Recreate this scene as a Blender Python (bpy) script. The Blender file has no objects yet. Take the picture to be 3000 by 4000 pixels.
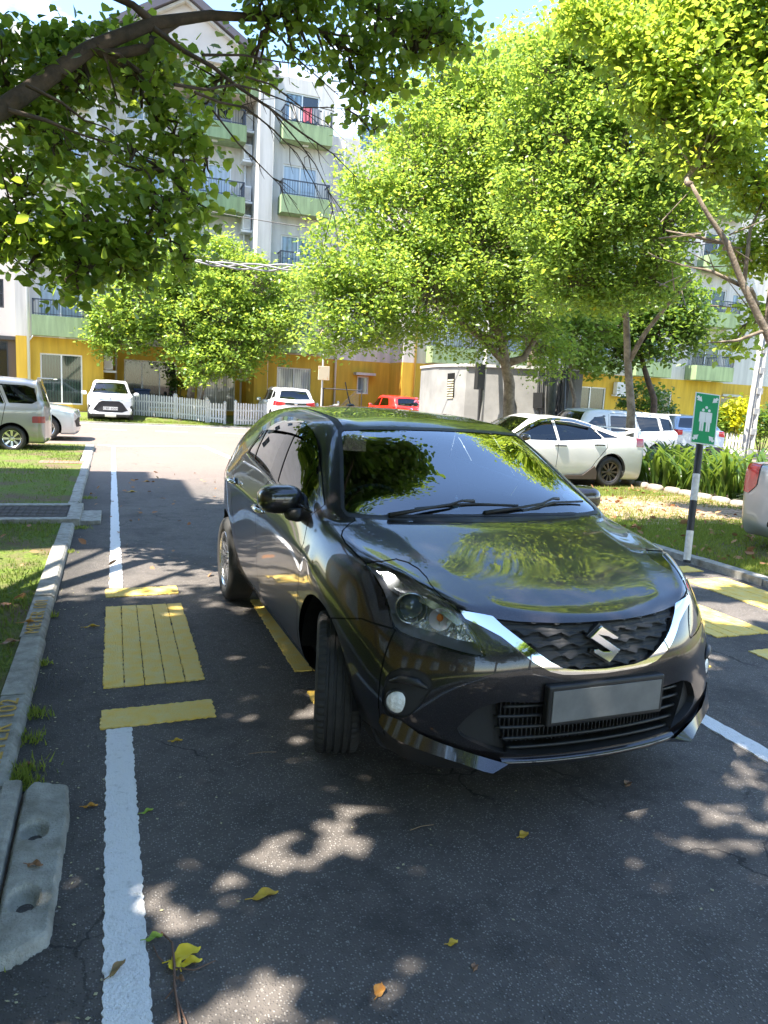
import bpy, bmesh, math, random
import numpy as np
from mathutils import Vector, Matrix
from mathutils.bvhtree import BVHTree
R=math.radians; PI=math.pi
S=bpy.context.scene; COL=S.collection
random.seed(7); RNG=np.random.default_rng(7)

# ------------------------------------------------------------------ camera, sky, sun, exposure
CAMH=1.58; FPX=2870.0
def _rc(yaw,pitch,roll):
    y,p,r=R(yaw),R(pitch),R(roll)
    f=np.array([math.sin(y)*math.cos(p),math.cos(y)*math.cos(p),-math.sin(p)])
    rt=np.array([math.cos(y),-math.sin(y),0.]); up=np.cross(rt,f)
    return math.cos(r)*rt+math.sin(r)*up, -math.sin(r)*rt+math.cos(r)*up, f
CR,CU,CF=_rc(20.5,9.0,3.0)
cd=bpy.data.cameras.new('camera'); cam=bpy.data.objects.new('camera',cd); COL.objects.link(cam); S.camera=cam
cam.matrix_world=Matrix(((CR[0],CU[0],-CF[0],0),(CR[1],CU[1],-CF[1],0),(CR[2],CU[2],-CF[2],CAMH),(0,0,0,1)))
cd.sensor_fit='VERTICAL'; cd.sensor_height=36; cd.lens=36*FPX/4000; cd.clip_start=.05; cd.clip_end=2000
def ray(px,py):
    return (px-1500)/FPX*CR+(2000-py)/FPX*CU+CF
def at(px,py,dep):
    "point seen at photo pixel (px,py), dep metres in front of the camera"
    return Vector(ray(px,py)*dep+np.array([0,0,CAMH]))
def onY(px,py,Y):
    d=ray(px,py); return Vector(d*(Y/d[1])+np.array([0,0,CAMH]))
SUN_EL,SUN_AZ=62.0,-101.0          # azimuth from +Y clockwise: light comes from the left, a little behind the camera
w=bpy.data.worlds.new('World'); S.world=w; w.use_nodes=True; nt=w.node_tree
bg=nt.nodes['Background']; sky=nt.nodes.new('ShaderNodeTexSky'); sky.sky_type='NISHITA'; sky.sun_disc=False
sky.sun_elevation=R(SUN_EL); sky.sun_rotation=R(SUN_AZ); sky.air_density=1.0; sky.dust_density=.35; sky.ozone_density=1.8
tc=nt.nodes.new('ShaderNodeTexCoord'); mp=nt.nodes.new('ShaderNodeMapping'); mp.inputs['Scale'].default_value=(1,1,2.2)
no=nt.nodes.new('ShaderNodeTexNoise'); no.inputs['Scale'].default_value=2.3; no.inputs['Detail'].default_value=9; no.inputs['Roughness'].default_value=.58
mr=nt.nodes.new('ShaderNodeMapRange'); mr.inputs[1].default_value=.56; mr.inputs[2].default_value=.70
mx=nt.nodes.new('ShaderNodeMixRGB'); mx.inputs[2].default_value=(6.5,6.6,6.8,1)
L=nt.links.new
L(tc.outputs['Generated'],mp.inputs[0]); L(mp.outputs[0],no.inputs['Vector']); L(no.outputs['Fac'],mr.inputs[0])
sp_=nt.nodes.new('ShaderNodeSeparateXYZ'); cm=nt.nodes.new('ShaderNodeMapRange'); cm.inputs[1].default_value=.62; cm.inputs[2].default_value=.50; mm=nt.nodes.new('ShaderNodeMath'); mm.operation='MULTIPLY'
L(tc.outputs['Generated'],sp_.inputs[0]); L(sp_.outputs[2],cm.inputs[0]); L(mr.outputs[0],mm.inputs[0]); L(cm.outputs[0],mm.inputs[1]); L(mm.outputs[0],mx.inputs[0]); hs=nt.nodes.new('ShaderNodeHueSaturation'); hs.inputs['Saturation'].default_value=1.04; hs.inputs['Value'].default_value=1.0; L(sky.outputs[0],hs.inputs['Color']); L(hs.outputs[0],mx.inputs[1]); L(mx.outputs[0],bg.inputs[0]); bg.inputs[1].default_value=.132
sl=bpy.data.lights.new('sun','SUN'); so=bpy.data.objects.new('sun',sl); COL.objects.link(so)
sl.energy=4.4; sl.angle=R(.55); sl.color=(1,.93,.82)
sd_=Vector((math.sin(R(SUN_AZ))*math.cos(R(SUN_EL)),math.cos(R(SUN_AZ))*math.cos(R(SUN_EL)),math.sin(R(SUN_EL))))
so.rotation_euler=sd_.to_track_quat('Z','Y').to_euler(); so.location=(0,0,40)
S.view_settings.view_transform='Standard'; S.view_settings.look='None'; S.view_settings.exposure=2.2; S.view_settings.gamma=1

# ------------------------------------------------------------------ helpers
def tag(o,label=None,cat=None,group=None,kind=None):
    if label: o['label']=label
    if cat: o['category']=cat
    if group: o['group']=group
    if kind: o['kind']=kind
    return o
def empty(name,loc,rz=0,label=None,cat=None,group=None):
    o=bpy.data.objects.new(name,None); COL.objects.link(o); o.location=loc; o.rotation_euler=(0,0,rz); o.empty_display_size=.2
    return tag(o,label,cat,group)
class MB:
    def __init__(s): s.v=[];s.f=[];s.m=[];s.mi=0
    def add(s,vs,fs):
        n=len(s.v); s.v+=[tuple(p) for p in vs]; s.f+=[tuple(n+i for i in f) for f in fs]; s.m+=[s.mi]*len(fs)
    def box(s,x0,x1,y0,y1,z0,z1):
        s.add([(x0,y0,z0),(x1,y0,z0),(x1,y1,z0),(x0,y1,z0),(x0,y0,z1),(x1,y0,z1),(x1,y1,z1),(x0,y1,z1)],
              [(0,3,2,1),(4,5,6,7),(0,1,5,4),(1,2,6,5),(2,3,7,6),(3,0,4,7)])
    def bar(s,p,q,w,h=None):
        p=Vector(p);q=Vector(q);h=h or w;d=(q-p).normalized();u=d.cross(Vector((0,0,1)))
        u=Vector((1,0,0)) if u.length<1e-4 else u.normalized();v=u.cross(d)
        s.add([p+u*a*w/2+v*b*h/2 for a,b in ((-1,-1),(1,-1),(1,1),(-1,1))]+[q+u*a*w/2+v*b*h/2 for a,b in ((-1,-1),(1,-1),(1,1),(-1,1))],
              [(0,1,2,3)[::-1],(4,5,6,7),(0,1,5,4),(1,2,6,5),(2,3,7,6),(3,0,4,7)])
    def tube(s,pts,rs,n=8,cap=True):
        pts=[Vector(p) for p in pts]
        if not hasattr(rs,'__len__'): rs=[rs]*len(pts)
        base=len(s.v);u=None
        for i,p in enumerate(pts):
            d=(pts[min(i+1,len(pts)-1)]-pts[max(i-1,0)])
            d=d.normalized() if d.length>1e-9 else Vector((0,0,1))
            if u is None:
                u=d.cross(Vector((0,0,1)));u=Vector((1,0,0)) if u.length<1e-3 else u.normalized()
            else:
                u=(u-d*u.dot(d)); u=u.normalized() if u.length>1e-6 else d.orthogonal().normalized()
            v=d.cross(u)
            for k in range(n):
                a=2*PI*k/n; s.v.append(tuple(p+(u*math.cos(a)+v*math.sin(a))*rs[i]))
        for i in range(len(pts)-1):
            for k in range(n):
                a=base+i*n+k;b=base+i*n+(k+1)%n
                s.f.append((a,b,b+n,a+n)); s.m.append(s.mi)
        if cap:
            s.f.append(tuple(base+k for k in range(n))[::-1]); s.m.append(s.mi)
            e=base+(len(pts)-1)*n; s.f.append(tuple(e+k for k in range(n))); s.m.append(s.mi)
    def lathe(s,prof,n,M=None,close=False):
        "prof: list of (r, h) turned round the local z axis, then placed by matrix M"
        M=M or Matrix();vs=[]
        for r,h in prof:
            for k in range(n):
                a=2*PI*k/n; vs.append(M@Vector((r*math.cos(a),r*math.sin(a),h)))
        fs=[]
        for i in range(len(prof)-1):
            for k in range(n): fs.append((i*n+k,i*n+(k+1)%n,(i+1)*n+(k+1)%n,(i+1)*n+k))
        s.add(vs,fs)
    def prism(s,poly,a,b,fn):
        "extrude 2-D polygon between a and b; fn(u,v,w)->xyz"
        n=len(poly); s.add([fn(u,v,a) for u,v in poly]+[fn(u,v,b) for u,v in poly],
            [tuple(range(n))[::-1],tuple(range(n,2*n))]+[(i,(i+1)%n,n+(i+1)%n,n+i) for i in range(n)])
    def ell(s,c,r,n=16,m=10,pw=1.0,M=None):
        "superellipsoid; pw<1 boxier"
        def sp(t,p): return math.copysign(abs(t)**p,t)
        vs=[];fs=[]
        for i in range(m+1):
            ph=-PI/2+PI*i/m
            for k in range(n):
                th=2*PI*k/n
                p=Vector((r[0]*sp(math.cos(ph),pw)*sp(math.cos(th),pw),r[1]*sp(math.cos(ph),pw)*sp(math.sin(th),pw),r[2]*sp(math.sin(ph),pw)))
                if M: p=M@p
                vs.append(p+Vector(c))
        for i in range(m):
            for k in range(n): fs.append((i*n+k,i*n+(k+1)%n,(i+1)*n+(k+1)%n,(i+1)*n+k))
        s.add(vs,fs)
    def build(s,name,mat,parent=None,smooth=False,local=False,bevel=0):
        me=bpy.data.meshes.new(name); v=s.v
        if parent is not None and not local:
            o=parent.location; pp=parent.parent
            if pp is not None: o=o+pp.location
            v=[(p[0]-o[0],p[1]-o[1],p[2]-o[2]) for p in v]
        me.from_pydata(v,[],s.f)
        mats=mat if isinstance(mat,(list,tuple)) else [mat]
        for m in mats: me.materials.append(m)
        if len(mats)>1: me.polygons.foreach_set('material_index',s.m)
        if smooth is True: me.polygons.foreach_set('use_smooth',[True]*len(me.polygons))
        me.update()
        ob=bpy.data.objects.new(name,me); COL.objects.link(ob)
        if smooth=='auto': me.shade_smooth() if hasattr(me,'shade_smooth') else None; me.set_sharp_from_angle(angle=R(35))
        if bevel:
            b=ob.modifiers.new('b','BEVEL'); b.width=bevel; b.segments=2; b.limit_method='ANGLE'
        if parent is not None: ob.parent=parent
        return ob

# ------------------------------------------------------------------ materials
def newmat(name):
    m=bpy.data.materials.new(name); m.use_nodes=True; n=m.node_tree
    return m,n,n.nodes['Principled BSDF']
def N(n,t,**k):
    x=n.nodes.new(t)
    for a,b in k.items():
        if isinstance(a,str) and a.startswith('i_'): x.inputs[a[2:].replace('_',' ')].default_value=b
        else: setattr(x,a,b)
    return x
def pmat(name,col,rough=.6,metal=0,noise=0,scale=8,bump=0,bscale=60,coat=0,spec=.5,col2=None,streak=0,lo=.35,hi=.65):
    "principled with optional blotchy colour variation and bump"
    m,n,b=newmat(name); c4=(*col,1)
    b.inputs['Base Color'].default_value=c4; b.inputs['Roughness'].default_value=rough; b.inputs['Metallic'].default_value=metal
    b.inputs['Coat Weight'].default_value=coat; b.inputs['Coat Roughness'].default_value=.03; b.inputs['Specular IOR Level'].default_value=spec
    t=N(n,'ShaderNodeTexCoord')
    if noise or col2:
        a=N(n,'ShaderNodeTexNoise',i_Scale=scale,i_Detail=7.0,i_Roughness=.62); n.links.new(t.outputs['Object'],a.inputs['Vector'])
        if streak:
            mp_=N(n,'ShaderNodeMapping'); mp_.inputs['Scale'].default_value=(4.5,4.5,streak); n.links.new(t.outputs['Object'],mp_.inputs[0]); n.links.new(mp_.outputs[0],a.inputs['Vector'])
        r=N(n,'ShaderNodeMapRange'); r.inputs[1].default_value=lo; r.inputs[2].default_value=hi; n.links.new(a.outputs['Fac'],r.inputs[0])
        x=N(n,'ShaderNodeMixRGB'); x.inputs[1].default_value=c4
        x.inputs[2].default_value=(*(col2 or tuple(q*(1-noise) for q in col)),1)
        n.links.new(r.outputs[0],x.inputs[0]); n.links.new(x.outputs[0],b.inputs['Base Color'])
    if bump:
        a=N(n,'ShaderNodeTexNoise',i_Scale=bscale,i_Detail=4.0); n.links.new(t.outputs['Object'],a.inputs['Vector'])
        u=N(n,'ShaderNodeBump'); u.inputs['Strength'].default_value=bump; u.inputs['Distance'].default_value=.01
        n.links.new(a.outputs['Fac'],u.inputs['Height']); n.links.new(u.outputs[0],b.inputs['Normal'])
    return m
def glassmat(name,tint,refl=1.0,ior=1.52):
    m=bpy.data.materials.new(name); m.use_nodes=True; n=m.node_tree; n.nodes.clear()
    o=N(n,'ShaderNodeOutputMaterial'); mi=N(n,'ShaderNodeMixShader'); t=N(n,'ShaderNodeBsdfTransparent'); g=N(n,'ShaderNodeBsdfGlossy')
    t.inputs[0].default_value=(*tint,1); g.inputs['Roughness'].default_value=0.0; g.inputs[0].default_value=(1,1,1,1)
    f=N(n,'ShaderNodeFresnel'); f.inputs[0].default_value=ior
    k=N(n,'ShaderNodeMath',operation='MULTIPLY_ADD'); k.inputs[1].default_value=1.55*refl; k.inputs[2].default_value=.01
    k.use_clamp=True
    n.links.new(f.outputs[0],k.inputs[0]); n.links.new(k.outputs[0],mi.inputs[0]); n.links.new(t.outputs[0],mi.inputs[1]); n.links.new(g.outputs[0],mi.inputs[2]); n.links.new(mi.outputs[0],o.inputs[0])
    return m
def paint(name,col,metal=.0,rough=.35,flake=0,coat=1.0):
    m,n,b=newmat(name); b.inputs['Base Color'].default_value=(*col,1); b.inputs['Metallic'].default_value=metal; b.inputs['Roughness'].default_value=rough
    b.inputs['Coat Weight'].default_value=coat; b.inputs['Coat Roughness'].default_value=.012; b.inputs['Coat IOR'].default_value=1.6
    t=N(n,'ShaderNodeTexCoord'); a=N(n,'ShaderNodeTexNoise',i_Scale=2.2,i_Detail=2.0); n.links.new(t.outputs['Object'],a.inputs['Vector'])
    u=N(n,'ShaderNodeBump'); u.inputs['Strength'].default_value=.02; u.inputs['Distance'].default_value=.02
    n.links.new(a.outputs['Fac'],u.inputs['Height']); n.links.new(u.outputs[0],b.inputs['Coat Normal'])
    q=N(n,'ShaderNodeTexNoise',i_Scale=5.0,i_Detail=8.0,i_Roughness=.7); n.links.new(t.outputs['Object'],q.inputs['Vector']); qr=N(n,'ShaderNodeMapRange'); qr.inputs[1].default_value=.45; qr.inputs[2].default_value=.75; qr.inputs[3].default_value=.008; qr.inputs[4].default_value=.09; n.links.new(q.outputs['Fac'],qr.inputs[0]); n.links.new(qr.outputs[0],b.inputs['Coat Roughness'])
    if flake:
        v=N(n,'ShaderNodeTexVoronoi',i_Scale=900.0); n.links.new(t.outputs['Object'],v.inputs['Vector'])
        r=N(n,'ShaderNodeMixRGB'); r.inputs[1].default_value=(*col,1); r.inputs[2].default_value=(*[min(1,c*3+.02) for c in col],1)
        mr=N(n,'ShaderNodeMapRange'); mr.inputs[1].default_value=.7; mr.inputs[2].default_value=1
        n.links.new(v.outputs['Color'],mr.inputs[0]); n.links.new(mr.outputs[0],r.inputs[0]); n.links.new(r.outputs[0],b.inputs['Base Color'])
    return m
def leafmat(name,c1,c2,tr,rough=.38,trw=.5,yel=None):
    m=bpy.data.materials.new(name); m.use_nodes=True; n=m.node_tree; n.nodes.clear()
    o=N(n,'ShaderNodeOutputMaterial'); g=N(n,'ShaderNodeNewGeometry'); mx=N(n,'ShaderNodeMixRGB')
    mx.inputs[1].default_value=(*c1,1); mx.inputs[2].default_value=(*c2,1); n.links.new(g.outputs['Random Per Island'],mx.inputs[0])
    col=mx.outputs[0]
    if yel:
        gt=N(n,'ShaderNodeMath',operation='GREATER_THAN'); gt.inputs[1].default_value=yel[3]; n.links.new(g.outputs['Random Per Island'],gt.inputs[0])
        m2=N(n,'ShaderNodeMixRGB'); m2.inputs[2].default_value=(*yel[:3],1); n.links.new(gt.outputs[0],m2.inputs[0]); n.links.new(col,m2.inputs[1]); col=m2.outputs[0]
    p=N(n,'ShaderNodeBsdfPrincipled'); p.inputs['Roughness'].default_value=rough; n.links.new(col,p.inputs['Base Color'])
    t=N(n,'ShaderNodeBsdfTranslucent'); mt=N(n,'ShaderNodeMixRGB'); mt.inputs[0].default_value=.72; mt.inputs[2].default_value=(*tr,1)
    n.links.new(col,mt.inputs[1]); n.links.new(mt.outputs[0],t.inputs[0])
    a=N(n,'ShaderNodeMixShader'); a.inputs[0].default_value=trw
    n.links.new(p.outputs[0],a.inputs[1]); n.links.new(t.outputs[0],a.inputs[2]); n.links.new(a.outputs[0],o.inputs[0])
    return m
# ------------------------------------------------------------------ ground, roads, kerbs, markings
def asphalt(name):
    m,n,b=newmat(name); t=N(n,'ShaderNodeTexCoord'); O=t.outputs['Object']
    def noise(sc,det=6,ro=.6,dist=0):
        a=N(n,'ShaderNodeTexNoise',i_Scale=sc,i_Detail=det,i_Roughness=ro); n.links.new(O,a.inputs['Vector']); return a.outputs['Fac']
    def mr(i,a,c,x=0,y=1):
        r=N(n,'ShaderNodeMapRange'); r.inputs[1].default_value=a; r.inputs[2].default_value=c; r.inputs[3].default_value=x; r.inputs[4].default_value=y; n.links.new(i,r.inputs[0]); return r.outputs[0]
    def mix(f,a,c,bt='MIX'):
        x=N(n,'ShaderNodeMixRGB',blend_type=bt)
        for i,q in ((0,f),(1,a),(2,c)):
            if isinstance(q,(tuple,float,int)): x.inputs[i].default_value=q if i==0 else (*q,1)
            else: n.links.new(q,x.inputs[i])
        return x.outputs[0]
    sep=N(n,'ShaderNodeSeparateXYZ'); n.links.new(O,sep.inputs[0])
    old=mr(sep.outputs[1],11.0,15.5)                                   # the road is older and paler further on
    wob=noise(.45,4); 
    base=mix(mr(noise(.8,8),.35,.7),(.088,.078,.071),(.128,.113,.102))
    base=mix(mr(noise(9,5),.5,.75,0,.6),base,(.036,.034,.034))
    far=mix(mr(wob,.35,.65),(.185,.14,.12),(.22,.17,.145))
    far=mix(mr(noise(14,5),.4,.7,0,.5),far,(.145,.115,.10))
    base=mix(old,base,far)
    v=N(n,'ShaderNodeTexVoronoi',i_Scale=125.0); n.links.new(O,v.inputs['Vector'])
    st=mr(v.outputs['Distance'],.46,.20)                               # stone chips
    v2=N(n,'ShaderNodeSeparateColor'); n.links.new(v.outputs['Color'],v2.inputs[0])
    pale=N(n,'ShaderNodeMath',operation='MULTIPLY'); n.links.new(st,pale.inputs[0]); n.links.new(mr(v2.outputs[0],.45,.85),pale.inputs[1])
    p2=N(n,'ShaderNodeMath',operation='MULTIPLY'); n.links.new(pale.outputs[0],p2.inputs[0]); p2.inputs[1].default_value=.85
    col=mix(p2.outputs[0],base,(.32,.30,.28))
    vb=N(n,'ShaderNodeTexVoronoi',i_Scale=60.0); n.links.new(O,vb.inputs['Vector'])
    vs=N(n,'ShaderNodeSeparateColor'); n.links.new(vb.outputs['Color'],vs.inputs[0])
    bigst=N(n,'ShaderNodeMath',operation='MULTIPLY'); n.links.new(mr(vb.outputs['Distance'],.30,.2),bigst.inputs[0]); n.links.new(mr(vs.outputs[1],.93,.96,0,.7),bigst.inputs[1])
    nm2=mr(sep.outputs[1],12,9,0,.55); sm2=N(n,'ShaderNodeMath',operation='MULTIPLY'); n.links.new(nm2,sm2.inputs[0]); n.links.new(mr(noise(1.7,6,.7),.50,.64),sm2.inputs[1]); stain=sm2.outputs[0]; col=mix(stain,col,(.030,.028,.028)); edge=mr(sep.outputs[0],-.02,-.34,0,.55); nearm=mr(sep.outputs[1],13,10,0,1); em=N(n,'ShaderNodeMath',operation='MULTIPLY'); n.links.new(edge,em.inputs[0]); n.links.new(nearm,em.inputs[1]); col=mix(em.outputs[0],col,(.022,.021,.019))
    col=mix(bigst.outputs[0],col,(.30,.28,.26))
    ns=N(n,'ShaderNodeTexNoise',i_Scale=3.0,i_Detail=5.0); n.links.new(O,ns.inputs['Vector']); ad=N(n,'ShaderNodeMixRGB',blend_type='ADD'); ad.inputs[0].default_value=.35; n.links.new(O,ad.inputs[1]); n.links.new(ns.outputs['Color'],ad.inputs[2])
    ck=N(n,'ShaderNodeTexVoronoi',i_Scale=1.35); ck.feature='DISTANCE_TO_EDGE'; n.links.new(ad.outputs[0],ck.inputs['Vector'])
    ckm=N(n,'ShaderNodeMath',operation='MULTIPLY'); n.links.new(mr(ck.outputs['Distance'],.009,.003),ckm.inputs[0]); n.links.new(mr(noise(.9,3),.50,.60,0,.75),ckm.inputs[1])
    col=mix(ckm.outputs[0],col,(.012,.011,.011))
    n.links.new(col,b.inputs['Base Color']); b.inputs['Roughness'].default_value=.78; b.inputs['Specular IOR Level'].default_value=.35
    u=N(n,'ShaderNodeBump'); u.inputs['Strength'].default_value=.75; u.inputs['Distance'].default_value=.004
    n.links.new(mr(v.outputs['Distance'],.5,.0),u.inputs['Height']); n.links.new(u.outputs[0],b.inputs['Normal'])
    return m
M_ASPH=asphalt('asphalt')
def grassground(name,dry=.5):
    m,n,b=newmat(name); t=N(n,'ShaderNodeTexCoord'); O=t.outputs['Object']
    def noise(sc,det=6,ro=.6):
        a=N(n,'ShaderNodeTexNoise',i_Scale=sc,i_Detail=det,i_Roughness=ro); n.links.new(O,a.inputs['Vector']); return a.outputs['Fac']
    def ramp(i,a,c):
        r=N(n,'ShaderNodeMapRange'); r.inputs[1].default_value=a; r.inputs[2].default_value=c; n.links.new(i,r.inputs[0]); return r.outputs[0]
    def mix(f,a,c):
        x=N(n,'ShaderNodeMixRGB'); n.links.new(f,x.inputs[0])
        for i,q in ((1,a),(2,c)):
            if isinstance(q,tuple): x.inputs[i].default_value=(*q,1)
            else: n.links.new(q,x.inputs[i])
        return x.outputs[0]
    c=mix(ramp(noise(30,4),.35,.65),(.16,.21,.035),(.075,.13,.02))
    c=mix(ramp(noise(1.3,8,.68),dry-.06,dry+.10),c,(.15,.11,.07))
    c=mix(ramp(noise(6,6),.58,.72),c,(.20,.145,.09))
    n.links.new(c,b.inputs['Base Color']); b.inputs['Roughness'].default_value=.9; b.inputs['Specular IOR Level'].default_value=.15
    u=N(n,'ShaderNodeBump'); u.inputs['Strength'].default_value=.9; u.inputs['Distance'].default_value=.03
    n.links.new(noise(45,5),u.inputs['Height']); n.links.new(u.outputs[0],b.inputs['Normal']); return m
M_GRASS=grassground('grass_ground',.52); M_GRASSR=grassground('grass_ground_dry',.46)
M_SOIL=pmat('soil',(.13,.09,.06),.95,noise=.5,scale=20,bump=.8,bscale=50)
M_CONC=pmat('kerb_concrete',(.40,.385,.34),.9,col2=(.22,.21,.18),scale=14,bump=.6,bscale=160)
M_WHITE=pmat('white_road_paint',(.80,.79,.78),.6,col2=(.50,.49,.47),scale=34,bump=.9,bscale=120,lo=.56,hi=.80)
def yellowpaint():
    m=pmat('yellow_road_paint',(.88,.57,.075),.6,col2=(.80,.62,.22),scale=11,bump=1.0,bscale=110)
    return m
M_YEL=yellowpaint()
def sheet(name,poly,z,mat,kind='structure'):
    b=MB(); b.add([(x,y,z) for x,y in poly],[tuple(range(len(poly)))]); o=b.build(name,mat); tag(o,kind=kind); return o
def zfar(y): return 0.0 if y<29.8 else .04+.26*min(1,(y-29.8)/3.2)
sheet('ground',[(-500,-500),(500,-500),(500,500),(-500,500)],-.05,M_SOIL)
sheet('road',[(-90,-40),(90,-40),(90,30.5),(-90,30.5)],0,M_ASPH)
# verges stand a few centimetres proud of the road
def slab(name,poly,z0,z1,mat):
    b=MB(); b.prism(poly,z0,z1,lambda u,v,w:(u,v,w)); o=b.build(name,mat); tag(o,kind='structure'); return o
slab('grass_verge_left',[(-40,-40),(-.525,-40),(-.525,14.7),(-.62,14.75),(-.60,19.2),(-1.2,19.3),(-40,19.3)],-.03,.035,M_GRASS)
slab('grass_verge_right',[(5.86,-40),(12.4,-40),(12.4,19.0),(5.86,19.0)],-.03,.045,M_GRASSR)
b=MB(); xs=[-90,90]
for y0,y1 in ((29.8,30.6),(30.6,31.6),(31.6,33.0),(33.0,60)):
    z0,z1=zfar(y0),zfar(y1); b.add([(-90,y0,z0),(90,y0,z0),(90,y1,z1),(-90,y1,z1)],[(0,1,2,3)])
b.add([(-90,29.8,-.02),(90,29.8,-.02),(90,29.8,.04),(-90,29.8,.04)],[(0,1,2,3)])
tag(b.build('grass_verge_far',M_GRASS),kind='structure')
slab('grass_verge_corner',[(28.2,22),(60,22),(60,29.79),(27.6,29.79)],-.03,.06,M_GRASS)
# kerbs: rows of stones with open joints
def kerb(name,x0,x1,ys,z,mat):
    b=MB()
    for a,c in zip(ys[:-1],ys[1:]):
        jx=random.uniform(-.008,.008); jz=random.uniform(-.006,.006)
        e=.006
        poly=[(x0+jx,-.03),(x1+jx+.012,-.03),(x1+jx,z+jz-.022),(x1+jx-.02,z+jz),(x0+jx,z+jz)]
        b.prism(poly,a+e,c-e,lambda u,v,w:(u,w,v))
    o=b.build(name,mat,bevel=.004); tag(o,kind='structure'); return o
kerb('kerb_left',-.525,-.395,[-6+.89*i for i in range(24)]+[14.75],.052,M_CONC)
kerb('kerb_left_end',-.60,-.40,[14.8+.9*i for i in range(5)]+[19.2],.035,M_CONC)
kerb('kerb_right',5.70,5.86,[-6+.92*i for i in range(28)],.07,M_CONC)
kerb('kerb_far',-60,60,[29.70,29.80],.05,M_CONC)
b=MB(); b.prism([(-.40,-.02),(-.333,-.02),(-.335,.044),(-.35,.05),(-.40,.052)],-3,2.93,lambda u,v,w:(u,w,v)); tag(b.build('kerb_inner',M_CONC,bevel=.006),kind='structure')
b=MB(); b.add([(-.395,2.9,.003),(-.30,2.9,.003),(-.27,-3,.003),(-.395,-3,.003)],[(0,1,2,3)]) ; tag(b.build('gutter_soil',M_SOIL),kind='structure')
# ragged-edged paint
def ragged(poly,step=.022,j=.006):
    out=[]
    n=len(poly)
    for i in range(n):
        a=Vector(poly[i]);c=Vector(poly[(i+1)%n]);d=c-a;k=max(1,int(d.length/step));nn=Vector((d.y,-d.x)).normalized()
        for q in range(k):
            out.append(tuple(a+d*q/k+nn*random.uniform(-j,j)*(1 if q else .3)))
    return out
def paintpoly(b,poly,z0=.0,z1=.004,j=.006,step=.022):
    p=ragged(poly,step,j); b.prism(p,z0,z1,lambda u,v,w:(u,v,w))
b=MB(); paintpoly(b,[(-.045,-2.5),(.085,-2.5),(.085,1.6),(.075,3.385),(-.035,3.385),(-.032,1.7)],0,.005,j=.0045,step=.013)
tag(b.build('white_line',M_WHITE),kind='structure')
b=MB(); paintpoly(b,[(-.03,5.87),(.068,5.87),(.045,19.1),(-.02,19.3)],0,.009,step=.05)
tag(b.build('white_line',M_WHITE),kind='structure')
b=MB(); paintpoly(b,[(-.35,19.62),(.03,19.3),(2.2,19.95),(2.46,16.7),(2.86,14),(2.96,14),(2.58,16.8),(2.32,20.1),(.0,19.48),(-.35,19.76)],0,.004,step=.2,j=.01)
tag(b.build('white_line_far',M_WHITE),kind='structure')
b=MB(); paintpoly(b,[(2.82,-2.5),(2.93,-2.5),(2.93,3.3),(2.82,3.3)],0,.008,step=.04)
paintpoly(b,[(2.82,5.9),(2.93,5.9),(2.93,14),(2.82,14)],0,.008,step=.05)
tag(b.build('centre_line',M_WHITE),kind='structure')
b=MB()
for i in range(-14,28): 
    x=-.62+1.97*i; paintpoly(b,[(x,25.95-.06*i*(i>0)),(x+1.05,25.95-.06*i*(i>0)),(x+1.05,26.06-.06*i*(i>0)),(x,26.06-.06*i*(i>0))],0,.004,step=.3)
tag(b.build('dashed_line',M_WHITE),kind='structure')
b=MB(); paintpoly(b,[(27.9,10),(28.05,10),(28.05,29),(27.9,29)],0,.004,step=.4); paintpoly(b,[(-60,29.5),(60,29.5),(60,29.62),(-60,29.62)],0,.004,step=.5)
tag(b.build('edge_line',M_WHITE),kind='structure')
# yellow rumble pads and bars across both lanes
def pad(x0,x1,y0,y1,strips,axis):
    b=MB()
    for k in range(strips):
        if axis=='y':
            a=x0+(x1-x0)*k/strips; c=x0+(x1-x0)*(k+1)/strips; g=.002+.002*(k%2)
            ex=.008; paintpoly(b,[(a+g,y0+random.uniform(-ex,ex)),(c-g,y0+random.uniform(-ex,ex)),(c-g,y1+random.uniform(-ex,ex)),(a+g,y1+random.uniform(-ex,ex))],0,.008+random.uniform(-.001,.001),j=.0035 if 0<k<strips-1 else .006,step=.013)
        else: paintpoly(b,[(x0,y0),(x1,y0+.015),(x1,y1+.015),(x0,y1)],0,.008,j=.006,step=.013)
    o=b.build('yellow_rumble_marking',M_YEL); tag(o,kind='structure')
for k in range(6):
    x=-.055+1.02*k
    if k in(2,): continue
    pad(x,x+.52,3.885,5.36,5,'y'); pad(x-.005,x+.52,3.395,3.595,1,'x'); pad(x,x+.52,5.62,5.84,1,'x')
# letters painted on the kerb stones
M_YTXT=pmat('kerb_lettering_paint',(.55,.34,.05),.7,noise=.4,scale=60)
def textmesh(s,size,ext,name,mat,M,parent=None,align='CENTER',sx=1):
    cu=bpy.data.curves.new(name,'FONT'); cu.body=s; cu.size=size; cu.extrude=ext; cu.align_x=align; cu.align_y='CENTER'; cu.space_character=1.1
    t=bpy.data.objects.new('t',cu); COL.objects.link(t); me=bpy.data.meshes.new_from_object(t.evaluated_get(bpy.context.evaluated_depsgraph_get()))
    bpy.data.objects.remove(t); me.transform(M@Matrix.Diagonal((sx,1,1,1))); me.materials.clear(); me.materials.append(mat)
    o=bpy.data.objects.new(name,me); COL.objects.link(o)
    if parent: o.parent=parent
    return o
for s,y,lo in (('METER 101',5.08,0),('METER 102',3.35,0)):
    o=textmesh(s,.115,.0015,'kerb_lettering',M_YTXT,Matrix.Translation((-.463,y,.0555))@Matrix.Rotation(R(90),4,'Z'),sx=1.25); tag(o,kind='structure')
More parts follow.
